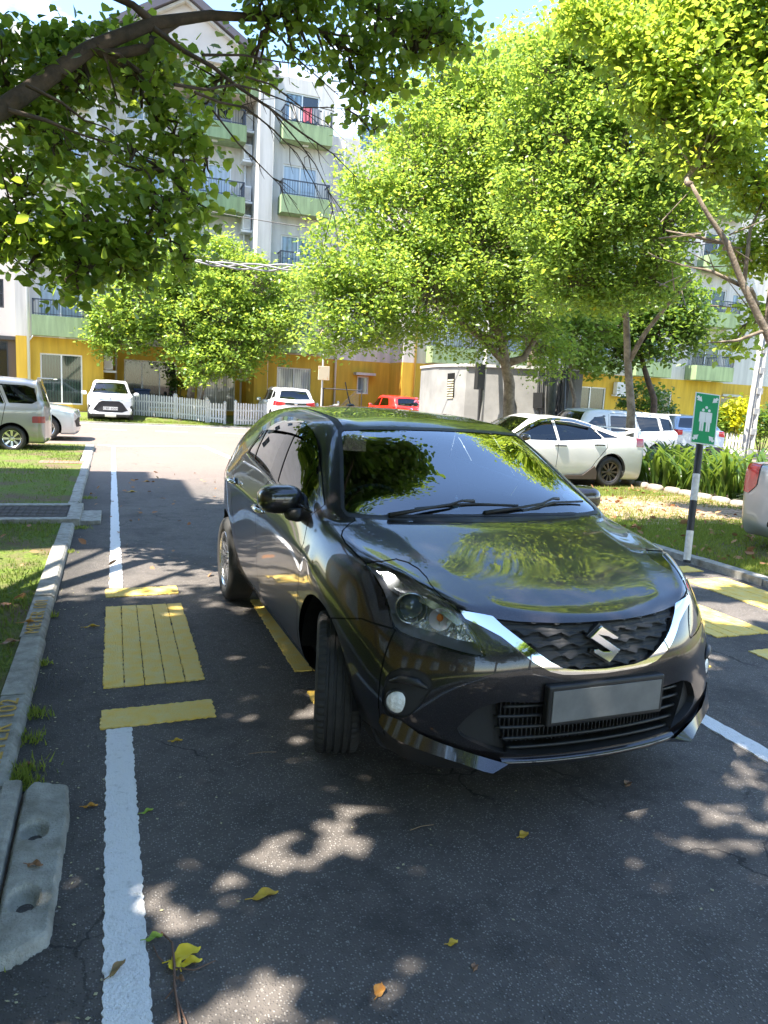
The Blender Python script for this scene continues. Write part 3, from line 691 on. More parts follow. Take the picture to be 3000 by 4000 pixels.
FDG=[(.695,1.142),(.60,1.186),(.50,1.235),(.40,1.277),(.28,1.32),(.15,1.347),(.05,1.362),(.045,1.33),(.195,1.082),(.4,1.065),(.70,1.046),(.745,1.05)]
RDG=[(-.115,1.372),(-.3,1.373),(-.5,1.358),(-.60,1.325),(-.57,1.20),(-.535,1.138),(-.3,1.121),(-.01,1.099)]
QG=[(-.645,1.315),(-.73,1.255),(-.795,1.176),(-.785,1.155),(-.72,1.147),(-.575,1.142),(-.615,1.22)]
FD=[(.90,1.06),(.865,.99),(.915,.88),(.887,.755),(.861,.649),(.80,.43),(.77,.285),(-.165,.285),(-.18,.50),(-.163,.744),(-.16,.858),(-.105,.956),(.04,1.07),(.16,1.09),(.02,1.405),(.25,1.36),(.5,1.262),(.7,1.165)]
RD=[(.16,1.09),(.04,1.07),(-.105,.956),(-.16,.858),(-.163,.744),(-.18,.50),(-.165,.285),(-.80,.285),(-.83,.42),(-.90,.60),(-.98,.75),(-1.03,.90),(-1.0,1.04),(-.93,1.14),(-.79,1.25),(-.66,1.352),(-.5,1.395),(-.2,1.412),(.02,1.405)]
HOOD=[(.9,-.1),(.9,.672),(1.08,.672),(1.099,.71),(1.142,.75),(1.193,.772),(1.274,.78),(1.40,.772),(1.483,.761),(1.53,.70),(1.57,.664),(1.625,.640),(1.693,.622),(1.752,.601),(1.81,.576),(1.853,.549),(1.885,.51),(1.93,.42),(1.96,.335),(2.0,.206),(2.012,.1),(2.016,0),(2.016,-.1)]
GUT=[(.47,.535),(.42,.560),(.2,.546),(0,.535),(-.25,.528),(-.7,.52),(-1.2,.50),(-1.5,.48),(-1.5,.462),(-1.2,.482),(-.7,.502),(-.25,.508),(.1,.508),(.25,.512),(.38,.522)]
FX,RX,AR=1.205,-1.26,.385
arches=[circ(FX,.315,AR),circ(RX,.32,.365)]
VT=[(.62,1.20),(.50,1.268),(.38,1.322),(.25,1.364),(.09,1.396),(-.133,1.413),(-.30,1.411),(-.44,1.398),(-.60,1.365),(-.72,1.315)]
VB=[(-.60,1.305),(-.5,1.318),(-.3,1.328),(-.12,1.331),(.04,1.331),(.186,1.322),(.30,1.302),(.40,1.272),(.50,1.225),(.58,1.17)]
regions=[
 ('windscreen_seal',lambda P:np.maximum(front(WS)(P)-0.014,-front(WS)(P)),M_BLK,.001,False),
 ('windscreen',front(WS),M_WSG,-.002,False),
 ('door_glass',side(FDG),M_GLASSD,-.006,True),('door_glass',side(RDG),M_GLASSD,-.006,True),('quarter_glass',side(QG),M_GLASSD,-.006,True),
 ('window_surround',side(DLO),M_GLOSSBLK,-.002,True),
 ('headlight_seal',lambda P:np.maximum(diag(HL)(P)-0.007,-diag(HL)(P)),M_GLOSSBLK,-.003,True),
 ('headlight_lens',diag(HL),M_LENS,.001,True),
 ('grille_trim',front(CHR,1.7),M_CHROME,.007,False,M_CHROME),
 ('upper_grille',front(GR,1.7),M_VOID,-.05,False,M_BLK),
 ('fog_lamp_bezel',front(FOG,1.5),M_BLKM,-.010,True,M_BLKM),
 ('bumper_side_panel',lambda P:np.maximum(front(LG,1.6)(P),front(LGT,1.6)(P)),M_BLKM,-.030,True,M_BLKM),
 ('lower_grille',front(LG,1.6),M_VOID,-.11,False,M_BLK),
 ('undertray',lambda P:np.where(P[:,0]>1.0,np.maximum(P[:,2]-.262-.04*np.clip((P[:,1]-.40)/.1,0,1),1.66-P[:,0]),9.),M_BLKM,-.012,False,M_BLKM),
 ('sill_trim',lambda P:np.where((np.abs(P[:,0])<1.3)&(P[:,1]>.3),P[:,2]-.262,9.),M_BLKM,-.004,False),
 ('roof_channel',top(GUT),M_BLKM,-.003,True,M_BLKM),
 ('rear_window',rear([(-.1,1.36),(.3,1.352),(.46,1.31),(.53,1.14),(.45,1.08),(-.1,1.08)],-1.4),M_GLASSD,-.003,False),
 ('tail_lamp',rear([(.44,1.02),(.9,1.06),(.9,.86),(.56,.86),(.45,.93)],-1.5),M_RED,.004,True),
]
seams=[side(FD,.5),side(RD,.5),top(HOOD,.70),lambda P:np.where((P[:,0]>1.3)&(P[:,1]>.55)&(P[:,2]<.9),psd(P[:,[0,2]],[(1.38,.66),(1.60,.722),(1.75,.722),(1.75,.3),(1.38,.3)]),9.)]
parts=car_parts(root,bmc,regions,seams,arches,'body',M_PAINT,M_VOID,seam_w=.0031,overlays=[('wind_deflector',side(VT+VB,.5),glassmat('smoked_acrylic',(.10,.10,.10),1.3),.016,True)])
# headlight bowls, projector, indicator, bright wing
bm2=bmesh.new()
M_FOG=pmat('sky_pale_fog_lamp',(.88,.88,.86),.25,coat=1,bump=1.0,bscale=60)  # fog lamp white: the sky's reflection is put into this colour
M_FACET=pmat('faceted_reflector',(.70,.72,.75),.18,metal=.8,bump=1.0,bscale=38)
for s in (1,-1):
    hl=bpy.data.objects.new('headlight',None); COL.objects.link(hl); hl.parent=root; hl.empty_display_size=.1
    def hp(x,y,z): return (x,y*s,z)
    # inner housing: the lens outline pushed 7 cm into the wing
    b=MB(); pts=[]; 
    for u,z in HL:
        best=None
        h=bvh.ray_cast(Vector((u*E_HL[0],u*E_HL[1],z))+Vector((.505,.863,0))*2,Vector((-.505,-.863,0)))
        pts.append(h[0] if h[0] else Vector((1.7,.7,z)))
    c=sum(pts,Vector())/len(pts); inn=Vector((-.075,-.055,-.012)); n=len(pts)
    rim_=[p+Vector((-.003,-.003,0)) for p in pts]; deep=[p+(c-p)*.18+inn for p in pts]
    vs=[hp(*p) for p in rim_]+[hp(*p) for p in deep]; fs=[(i,(i+1)%n,n+(i+1)%n,n+i) for i in range(n)]
    b.add(vs,fs); b.build('lamp_housing',pmat('lamp_housing_grey',(.34,.34,.36),.3,coat=.5,metal=.3),hl,local=True)
    b=MB(); b.add([hp(*(p+Vector((.004,.004,0)))) for p in deep],[tuple(range(n))]); b.build('back_reflector',M_FACET,hl,local=True)
    D=Vector((.90,.40,.02)).normalized()
    def face(cx,cy,cz):
        q=D.to_track_quat('Z','Y').to_matrix().to_4x4(); M=Matrix.Translation((cx,cy,cz))@q
        return M if s>0 else Matrix.Diagonal((1,-1,1,1))@M
    M=face(1.700,.650,.790)
    b=MB(); b.lathe([(.030,-.03),(.048,.0),(.055,.026),(.060,.029),(.062,.018),(.052,-.02)],32,M); b.build('projector_ring',M_CHROME,hl,local=True,smooth=True)
    b=MB(); b.lathe([(.047,.0),(.043,.018),(.030,.031),(.013,.038),(.0001,.039)],32,M); b.build('projector_lens',pmat('projector_glass',(.10,.13,.15),.02,coat=1,spec=1) ,hl,local=True,smooth=True)
    M=face(1.800,.575,.772)
    b=MB(); b.lathe([(.004,-.035),(.030,-.01),(.040,.02),(.043,.022)],28,M); b.build('indicator_reflector',M_SILV,hl,local=True,smooth=True)
    b=MB(); b.ell((M@Vector((0,0,0))),(.013,.013,.015),12,8); b.build('indicator_bulb',M_AMB,hl,local=True,smooth=True)
    # silver lower shelf and faceted inner reflector
    b=MB()
    for i in range(13):
        t=i/12; p=Vector((1.665+.255*t,.708-.215*t,.745-.035*t)); b.add([hp(*(p+Vector((-.03,-.03,.0)))),hp(*(p+Vector((.006,.006,-.002)))),hp(*(p+Vector((.012,-.012,.010)))),hp(*(p+Vector((-.03,-.03,.02))))],[(0,1,2,3)])
    for i in range(6):
        t=i/6; p=Vector((1.72+.16*t,.60-.10*t,.75-.02*t)); b.add([hp(*p),hp(*(p+Vector((.03,.01,.0)))),hp(*(p+Vector((.026,.0,.055)))),hp(*(p+Vector((-.004,-.01,.05))))],[(0,1,2,3)])
    b.build('reflector',M_SILV,hl,local=True)
    # bright wing strip under the upper lens
    up=[(1.54,.69,.905),(1.60,.665,.868),(1.66,.653,.852),(1.72,.632,.846),(1.78,.60,.832),(1.835,.562,.812),(1.885,.525,.775)]
    dn=[(1.515,.735,.893),(1.575,.725,.852),(1.64,.705,.832),(1.705,.675,.832),(1.77,.63,.818),(1.83,.588,.797),(1.878,.545,.763)]
    b=MB(); off=Vector((-.014,-.012,-.006)); k=len(up)
    vs=[hp(*(Vector(p)+off)) for p in up]+[hp(*(Vector(p)+off)) for p in dn]; b.add(vs,[(i,i+1,k+i+1,k+i) for i in range(k-1)])
    b.build('bright_wing',pmat('brushed_lamp_trim',(.55,.57,.6),.22,metal=.9),hl,local=True,smooth=True)
bm2.free()
# grille mesh: overlapping wavy scales
b=MB(); ny,nz=220,90; y0,y1,z0,z1=-.43,.43,.615,.80; idx={}
Gs=[(y,z) for y,z in GR if y>=0]; GF=Gs+[(-y,z) for y,z in Gs[::-1]]
P=np.array([(y0+(y1-y0)*i/ny,z0+(z1-z0)*j/nz) for i in range(ny+1) for j in range(nz+1)])
dd=psd(P,[(y,z) for y,z in [(0,.617),(.13,.622),(.19,.633),(.240,.658),(.300,.700),(.352,.740),(.396,.775),(.420,.798),(.339,.790),(.206,.787),(0,.788),(-.206,.787),(-.339,.790),(-.420,.798),(-.396,.775),(-.352,.740),(-.3,.700),(-.24,.658),(-.19,.633),(-.13,.622)]])
XS={}
for i in range(0,ny+1,4): 
    for j in range(0,nz+1,6): XS[i,j]=onbody(y0+(y1-y0)*i/ny,z0+(z1-z0)*j/nz)
vs=[];fs=[]
for i in range(ny+1):
    for j in range(nz+1):
        y,z=P[i*(nz+1)+j]; x=XS[(i//4)*4,(j//6)*6]
        a=i/4-i//4; k2=min((i//4+1)*4,ny); x=x*(1-a)+XS.get((k2,(j//6)*6),x)*a
        ph=abs(y)/.088; rowh=.040; w_=z+.010*math.sin(abs(y)*9); 
        rq=math.floor((w_-.0)/rowh); tri=((ph+.5*(rq%2))%1.0); saw=(tri/.72 if tri<.72 else (1-tri)/.28)
        q=(w_+ .013*saw)/rowh; fr=q-math.floor(q)
        vs.append((x-.034+.030*(1-fr)**.8*(.55+.45*saw)+ (0.0),y,z))
for i in range(ny):
    for j in range(nz):
        q=[i*(nz+1)+j,(i+1)*(nz+1)+j,(i+1)*(nz+1)+j+1,i*(nz+1)+j+1]
        if all(dd[k]<.004 for k in q): fs.append(tuple(q))
b.add(vs,fs); b.build('grille_mesh',M_BLKM,root,local=True,smooth=True)
# emblem
SP=[(-.02,.773),(.055,.728),(.051,.720),(.030,.721),(.008,.732),(-.028,.740),(.062,.680),(.012,.637),(-.061,.680),(-.056,.690),(-.037,.691),(-.014,.680),(.018,.677),(-.073,.733)]
SP=[(y,z+.003) for y,z in SP]
cy=sum(p[0] for p in SP)/len(SP); cz=sum(p[1] for p in SP)/len(SP)
b=MB(); sx=lambda u,v,w:(w-(v-.70)*.18,u,v)
b.prism([(cy+(y-cy)*1.12,cz+(z-cz)*1.12) for y,z in SP],2.020,2.036,sx); b.build('badge_surround',M_BLK,root,local=True)
b=MB(); b.prism(SP,2.036,2.050,sx); b.build('badge',M_CHROME,root,local=True,bevel=.0025)
# lower grille blades, intercooler fins, number plate
b=MB()
for z,ym in ((.487,.40),(.448,.428),(.405,.42),(.362,.40),(.325,.37)):
    for sg in ((-1,1),):
        pts=[]
        for i in range(41):
            y=-ym+2*ym*i/40; pts.append((onbody(y,z)-.022,y,z+.004*(1-(y/ym)**2)))
        b.tube(pts,.0065,8)
b.build('grille_blade',M_BLK,root,local=True,smooth=True)
b=MB()
for i in range(46):
    y=-.40+.8*i/45; x=onbody(y,.42)-.085; b.box(x,x+.02,y-.002,y+.002,.33,.49)
b.box(1.86,1.94,-.42,.42,.30,.52); b.build('radiator',pmat('radiator',(.04,.04,.042),.6),root,local=True)
pl=bpy.data.objects.new('number_plate',None); COL.objects.link(pl); pl.parent=root
b=MB(); b.box(2.050,2.085,-.262,.262,.425,.580); b.build('plate_holder',M_BLK,pl,local=True,bevel=.008)
b=MB(); b.box(2.085,2.088,-.245,.245,.442,.562); b.build('plate_face',pmat('greyed_plate',(.20,.20,.195),.5,col2=(.15,.15,.15),scale=9),pl,local=True,bevel=.001)
# chin spoiler with its two upturned tips
TT=[(1.765,.775,.400),(1.80,.762,.405),(1.85,.733,.406),(1.90,.679,.370),(1.95,.612,.348),(2.0,.513,.320),(2.03,.44,.300),(2.048,.385,.284)]
BT=[(1.77,.787,.37),(1.80,.78,.355),(1.845,.757,.338),(1.905,.70,.322),(1.95,.635,.306),(2.005,.545,.285),(2.045,.485,.270),(2.062,.455,.266)]
for s in (1,-1):
    b=MB(); k=len(TT)
    vs=[(x,y*s,z) for x,y,z in TT]+[(x,y*s,z) for x,y,z in BT]+[(x-.03,y*s*.96,z-.012) for x,y,z in BT]+[(x-.06,y*s*.93,z-.04) for x,y,z in TT]
    fs=[]
    for r_ in range(3):
        for i in range(k-1): fs.append((r_*k+i,r_*k+i+1,(r_+1)*k+i+1,(r_+1)*k+i))
    fs.append((k-1,2*k-1,3*k-1,4*k-1)); fs.append((0,k,2*k,3*k))
    b.add(vs,fs); b.build('spoiler_tip',M_PAINT,root,local=True,smooth='auto')
b=MB(); rings=[]
for i in range(61):
    y=-.40+.80*i/60; x=onbody(y,.285); e_=1-(abs(y)/.42)**3
    rings.append([(x-.006,y,.296),(x+.012,y,.290),(x+.022,y,.279),(x+.014,y,.268),(x-.03,y,.262)])
vs=[p for r_ in rings for p in r_]; fs=[(i*5+j,(i+1)*5+j,(i+1)*5+j+1,i*5+j+1) for i in range(60) for j in range(4)]
b.add(vs,fs); b.build('chin_lip',M_PAINT,root,local=True,smooth=True)
# fog lamps
for s in (1,-1):
    fg=bpy.data.objects.new('fog_lamp',None); COL.objects.link(fg); fg.parent=root
    D=Vector((.86,.50*s,.02)); M=Matrix.Translation((1.822,.738*s,.466))@D.to_track_quat('Z','Y').to_matrix().to_4x4()
    b=MB(); b.lathe([(.050,-.03),(.048,.004),(.043,.006),(.042,-.004)],32,M); b.build('bezel_ring',M_BLK,fg,local=True,smooth=True)
    b=MB(); b.lathe([(.0001,-.030),(.02,-.028),(.036,-.012),(.042,.0)],32,M); b.build('reflector',M_FOG,fg,local=True,smooth='auto')
    b=MB(); b.lathe([(.042,.0),(.036,.006),(.02,.010),(.0001,.011)],32,M); b.build('lens',M_FOG,fg,local=True,smooth=True)
    b=MB(); b.bar(M@Vector((-.03,0,-.005)),M@Vector((.03,0,-.005)),.012,.006); b.build('shield',M_CHROME,fg,local=True)
    b=MB(); pts=[(1.795,.762,.538),(1.83,.730,.560),(1.87,.686,.556),(1.895,.655,.540)]
    b.tube([(x,y*s,z) for x,y,z in pts],[.006,.016,.016,.006],10); b.build('bezel_fin',M_BLK,fg,local=True,smooth=True)
# wheels, wheel wells, mirrors, handles
wheel(root,(FX,.755,.312),.312,.192,steer=-R(17),side_=1,detail=1); wheel(root,(FX,-.765,.312),.312,.192,steer=-R(17),side_=-1,detail=1)
wheel(root,(RX,.765,.312),.312,.192,side_=1); wheel(root,(RX,-.775,.312),.312,.192,side_=-1)
well(root,FX,.315,AR+.004,(1,-1),.33); well(root,RX,.32,.369,(1,-1),.33)
for s in (1,-1): mirror(root,(.60,s*.905,1.043),s,M_PAINT,(.095,.112,.072),base=(.76,s*.835,.985),lamp=True)
b=None
for s in (1,-1):
    for x,z in ((-.02,.893),(-.91,.948)):
        h=bpy.data.objects.new('door_handle',None); COL.objects.link(h); h.parent=root
        b=MB(); pts=[(x-.095,.868*s,z-.004),(x-.08,.892*s,z),(x-.03,.905*s,z+.001),(x+.05,.903*s,z),(x+.085,.89*s,z-.003),(x+.10,.868*s,z-.006)]
        b.tube(pts,[.010,.013,.014,.014,.013,.010],10); b.build('handle_bar',M_CHROME,h,local=True,smooth=True)
        b=MB(); b.ell((x+.01,.868*s,z-.004),(.07,.012,.030),16,8); b.build('handle_cup',M_GLOSSBLK,h,local=True,smooth=True)
# belt moulding, wipers, cowl, aerial, sticker
for s in (1,-1):
    b=MB(); pts=[]
    for x,z in [(.86,1.018),(.7,1.026),(.4,1.045),(.1,1.067),(-.3,1.10),(-.6,1.122),(-.8,1.142)]:
        h=bvh.ray_cast(Vector((x,2,z)),Vector((0,-1,0))); pts.append((x,s*(h[0].y+.002),z))
    b.tube(pts,.006,8); b.build('belt_moulding',M_GLOSSBLK,root,local=True,smooth=True)
b=MB()
cw=[(-.66,1.045,1.028),(-.5,1.085,1.038),(-.25,1.115,1.042),(0,1.125,1.043),(.25,1.115,1.042),(.5,1.085,1.038),(.66,1.045,1.028)]
vs=[(x-.05,y,z+.012) for y,x,z in cw]+[(x+.0,y,z-.002) for y,x,z in cw]+[(x+.012,y,z-.008) for y,x,z in cw]
b.add(vs,[(i,i+1,8+i,7+i) for i in range(6)]+[(7+i,8+i,15+i,14+i) for i in range(6)]); b.build('cowl_panel',M_BLKM,root,local=True,smooth=True)
for nm,bl,arm in (('wiper',[(1.068,-.373,1.052),(1.070,-.184,1.070),(1.070,-.062,1.074),(1.072,.183,1.064)],[(1.105,-.52,1.026),(1.092,-.312,1.056),(1.085,-.2,1.072),(1.072,-.13,1.088),(1.066,-.06,1.084)]),
                  ('wiper',[(1.095,.196,1.040),(1.048,.405,1.074),(1.00,.621,1.072)],[(1.118,-.03,1.034),(1.095,.183,1.056),(1.075,.323,1.072),(1.040,.407,1.092),(1.028,.45,1.088)])):
    bl=[(x,y,z+.012) for x,y,z in bl]; arm=[(x,y,z+.014) for x,y,z in arm]; wp=bpy.data.objects.new(nm,None); COL.objects.link(wp); wp.parent=root
    b=MB(); b.tube(bl,.006,6); b.build('wiper_blade',M_BLK,wp,local=True); b=MB(); b.tube(arm,[.012,.007,.006,.006,.009],8); b.build('wiper_arm',M_BLK,wp,local=True,smooth=True)
b=MB(); b.ell((-1.02,0,1.492),(.05,.03,.016),16,8); b.tube([(-1.02,0,1.50),(-1.06,0,1.53),(-1.12,0,1.60),(-1.17,0,1.665)],[.006,.005,.004,.004],8)
b.build('aerial',M_BLK,root,local=True,smooth=True)
def decal(c,r,mat,name,n=24):
    b=MB(); h,nn,_,_=bvh.find_nearest(Vector((c[0],abs(c[1]),c[2]))); nn=Vector((nn.x,math.copysign(nn.y,c[1]),nn.z)); q=nn.to_track_quat('Z','Y').to_matrix().to_4x4()
    M=Matrix.Translation(Vector(c)+nn*.000)@q; b.add([M@Vector((r[0]*math.cos(2*PI*k/n),r[1]*math.sin(2*PI*k/n),0)) for k in range(n)],[tuple(range(n))]); return b.build(name,mat,root,local=True)
decal((.960,.562,1.098),(.045,.036),pmat('pale_teal_sticker',(.35,.52,.50),.5),'licence_disc')
# cabin
b=MB(); b.box(-1.5,.95,-.72,.72,.28,.33); b.box(-1.6,-1.45,-.66,.66,.3,1.0)
for s in (1,-1): b.box(-1.4,.9,s*.735,s*.75,.3,.98)
b.build('cabin_floor',pmat('cabin_lining',(.02,.02,.022),.9),root,local=True)
b=MB(); b.ell((.80,0,.90),(.26,.70,.11),24,12,.6); b.ell((.66,-.36,.985),(.10,.19,.05),16,8,.7); b.build('dashboard',M_DASH,root,local=True,smooth=True)
seat(root,-.12,.36,.42,M_SEAT); seat(root,-.12,-.36,.42,M_SEAT)
b=MB(); b.ell((-.95,0,.55),(.28,.62,.09),16,8,.6); b.ell((-1.2,0,.85),(.08,.62,.30),16,8,.6); b.ell((-1.26,.35,1.18),(.05,.13,.08),12,8,.7); b.ell((-1.26,-.35,1.18),(.05,.13,.08),12,8,.7); b.build('rear_seat',M_SEAT,root,local=True,smooth=True)
b=MB(); M=Matrix.Translation((.40,-.36,.93))@Matrix.Rotation(R(-62),4,'Y')
for i in range(36):
    a0=2*PI*i/36; a1=2*PI*(i+1)/36; b.tube([M@Vector((.185*math.cos(a0),.185*math.sin(a0),0)),M@Vector((.185*math.cos(a1),.185*math.sin(a1),0))],.015,8)
b.ell(M@Vector((0,0,-.02)),(.05,.07,.06),12,8); b.bar(M@Vector((0,-.18,0)),M@Vector((0,.18,0)),.03,.02); b.build('steering_wheel',M_BLK,root,local=True,smooth=True)
b=MB(); b.ell((.46,0,1.315),(.018,.11,.035),16,8,.6); b.tube([(.5,0,1.36),(.47,0,1.33)],.012,6); b.build('rear_view_mirror',M_BLK,root,local=True,smooth=True)
# small clear figurine standing on the dashboard
fgw=root.matrix_basis@Vector((.90,-.085,1.025)) if False else Matrix.Translation(root.location)@Matrix.Rotation(CARA-PI/2,4,'Z')@Vector((.915,-.08,1.0))
M_CRY=pmat('clear_crystal',(.62,.72,.76),.08,coat=1)
b=MB(); X0,Y0,Z0=fgw; b.lathe([(.001,0),(.032,0),(.034,.008),(.028,.014),(.030,.018),(.022,.026),(.001,.026)],20,Matrix.Translation(fgw))
b.ell((X0,Y0,Z0+.034),(.024,.017,.010),14,8); b.ell((X0,Y0,Z0+.056),(.014,.011,.022),14,8); b.ell((X0,Y0,Z0+.086),(.009,.009,.012),12,8); b.ell((X0,Y0,Z0+.099),(.004,.004,.006),8,6)
b.tube([(X0-.013,Y0,Z0+.07),(X0-.019,Y0-.004,Z0+.052),(X0-.004,Y0-.014,Z0+.040)],[.004,.004,.003],6); b.tube([(X0+.013,Y0,Z0+.07),(X0+.019,Y0-.004,Z0+.052),(X0+.004,Y0-.014,Z0+.040)],[.004,.004,.003],6)
tag(b.build('figurine',M_CRY,smooth=True),'small clear seated figurine standing on the dashboard behind the windscreen','figurine')
# ------------------------------------------------------------------ buildings
M_WALL=pmat('white_render',(.62,.585,.54),.85,noise=.26,scale=.7,streak=.35,bump=.2,bscale=30)
M_WALLG=pmat('grey_white_render',(.50,.485,.46),.85,noise=.24,scale=.9,streak=.35,bump=.2,bscale=30)
M_YW=pmat('ochre_render',(.60,.375,.035),.8,noise=.26,scale=.9,streak=.4,bump=.2,bscale=30)
M_GREENP=pmat('sage_green_render',(.27,.36,.19),.8,noise=.34,scale=1.2,streak=.5,bump=.2,bscale=30)
M_PINK=pmat('pinkish_render',(.60,.53,.48),.85,noise=.12,scale=1)
M_FRAME=pmat('white_window_frame',(.70,.70,.70),.4); M_FRAMED=pmat('dark_window_frame',(.05,.05,.055),.4)
M_RAIL=pmat('dark_metal_railing',(.05,.06,.08),.4,metal=.4); M_ROOF=pmat('brown_roof_tile',(.20,.11,.085),.8,noise=.3,scale=4)
M_FASC=pmat('dark_fascia',(.09,.075,.085),.5); M_PIPE=pmat('white_pipe',(.66,.66,.64),.4)
def curtain(name,c,rough=.06,sc=14,dark=.45):
    m,n,b=newmat(name); t=N(n,'ShaderNodeTexCoord'); wv=N(n,'ShaderNodeTexWave',i_Scale=sc/10,i_Distortion=1.2,i_Detail=2.0); wv.bands_direction='X'; n.links.new(t.outputs['Object'],wv.inputs['Vector'])
    x=N(n,'ShaderNodeMixRGB'); x.inputs[1].default_value=(*[q*dark for q in c],1); x.inputs[2].default_value=(*c,1); n.links.new(wv.outputs['Fac'],x.inputs[0]); n.links.new(x.outputs[0],b.inputs['Base Color'])
    b.inputs['Roughness'].default_value=rough; b.inputs['Coat Weight'].default_value=.6; b.inputs['Coat Roughness'].default_value=.01; return m
P_BLUE=curtain('glass_over_blue_curtain',(.22,.32,.40)); P_PALE=curtain('glass_over_pale_blind',(.38,.45,.52),dark=.8); P_DARK=curtain('glass_over_dark_green_curtain',(.035,.06,.045),sc=30)
P_WHT=curtain('glass_over_white_curtain',(.50,.51,.50),sc=30,dark=.55); P_BLK=pmat('dark_glass',(.015,.017,.02),.03,coat=1)
def wall(b,x0,x1,z0,z1,Y,holes=(),rev=.14):
    "outer face at Y (looking towards -Y) with rectangular holes and reveals"
    hs=[h for h in holes if h[0]<x1 and h[1]>x0 and h[2]<z1 and h[3]>z0]
    xs=sorted({x0,x1,*[max(x0,min(x1,h[i])) for h in hs for i in (0,1)]}); zs=sorted({z0,z1,*[max(z0,min(z1,h[i])) for h in hs for i in (2,3)]})
    for a,c in zip(xs[:-1],xs[1:]):
        for d,e in zip(zs[:-1],zs[1:]):
            mx_,mz=(a+c)/2,(d+e)/2
            if any(h[0]<mx_<h[1] and h[2]<mz<h[3] for h in hs): continue
            b.add([(a,Y,d),(c,Y,d),(c,Y,e),(a,Y,e)],[(0,1,2,3)])
    for h in hs:
        a,c,d,e=h; b.add([(a,Y,d),(c,Y,d),(c,Y,e),(a,Y,e),(a,Y+rev,d),(c,Y+rev,d),(c,Y+rev,e),(a,Y+rev,e)],[(0,4,5,1),(1,5,6,2),(2,6,7,3),(3,7,4,0)])
def window(root,x0,x1,z0,z1,Y,pane,cols=2,frame=None,open_=None,rows=1):
    frame=frame or M_FRAME; b=MB(); t=.055; y0,y1=Y+.05,Y+.13
    b.box(x0,x1,y0,y1,z1-t,z1); b.box(x0,x1,y0,y1,z0,z0+t); b.box(x0,x0+t,y0,y1,z0+t,z1-t); b.box(x1-t,x1,y0,y1,z0+t,z1-t)
    for i in range(1,cols): x=x0+(x1-x0)*i/cols; b.box(x-t*.5,x+t*.5,y0,y1,z0+t,z1-t)
    for i in range(1,rows): z=z0+(z1-z0)*i/rows; b.box(x0+t,x1-t,y0+.01,y1-.01,z-t*.4,z+t*.4)
    f=b.build('window',frame,root); ww=(x1-x0)/cols
    for i in range(cols):
        b=MB(); a=x0+ww*i; b.add([(a,Y+.10,z0),(a+ww,Y+.10,z0),(a+ww,Y+.10,z1),(a,Y+.10,z1)],[(0,1,2,3)])
        p=b.build('pane',P_BLK if open_==i else pane,root); p.parent=f
    return f
def railing(root,parent,x0,x1,Yf,Yb,z0,z1,n=None):
    b=MB(); n=n or int((x1-x0)/.105)
    b.box(x0,x1,Yf,Yf+.045,z1-.045,z1); b.box(x0,x1,Yf+.01,Yf+.04,z0+.04,z0+.07)
    for xx in (x0,x1-.045): b.box(xx,xx+.045,Yf,Yb,z1-.045,z1); b.box(xx,xx+.045,Yf,Yf+.045,z0,z1)
    for i in range(1,n): x=x0+(x1-x0)*i/n; b.box(x-.008,x+.008,Yf+.012,Yf+.028,z0,z1-.04)
    for i in range(1,int((Yb-Yf)/.12)):
        y=Yf+i*.12
        for xx in (x0+.015,x1-.03): b.box(xx,xx+.015,y,y+.015,z0,z1-.04)
    o=b.build('railing',M_RAIL,root); o.parent=parent; return o
def balcony(root,x0,x1,Yf,Yb,z0,h=.78,rh=.62,mat=None):
    b=MB(); b.box(x0,x1,Yf,Yb,z0,z0+.14); b.box(x0,x1,Yf,Yf+.12,z0+.14,z0+h); b.box(x0,x0+.12,Yf+.12,Yb,z0+.14,z0+h); b.box(x1-.12,x1,Yf+.12,Yb,z0+.14,z0+h)
    o=b.build('balcony',mat or M_GREENP,root); railing(root,o,x0+.03,x1-.03,Yf+.03,Yb,z0+h,z0+h+rh); 
    b=MB(); b.box((x0+x1)/2-.12,(x0+x1)/2+.12,Yf+.35,Yf+.5,z0-.05,z0); l=b.build('soffit_lamp',M_FRAME,root); l.parent=o
    return o
def aircon(root,x,y,z,dx=.35,dy=.8,vertical=False):
    "outdoor unit on a small slab"
    b=MB(); b.box(x,x+dx,y,y+dy,z,z+.62); o=b.build('air_conditioner',M_FRAME,root,bevel=.015)
    b=MB()
    for i in range(11): b.box(x+.04,x+dx-.04,y-.012,y,z+.06+i*.047,z+.08+i*.047)
    q=b.build('grille',M_WALLG,root); q.parent=o
    b=MB(); b.box(x-.06,x+dx+.14,y-.05,y+dy,z-.12,z-.03); q=b.build('bracket_shelf',M_FRAME,root); q.parent=o
def pipe(root,pts,r=.055,mat=None,name='drainpipe'):
    b=MB(); b.tube(pts,r,10); return b.build(name,mat or M_PIPE,root,smooth=True)
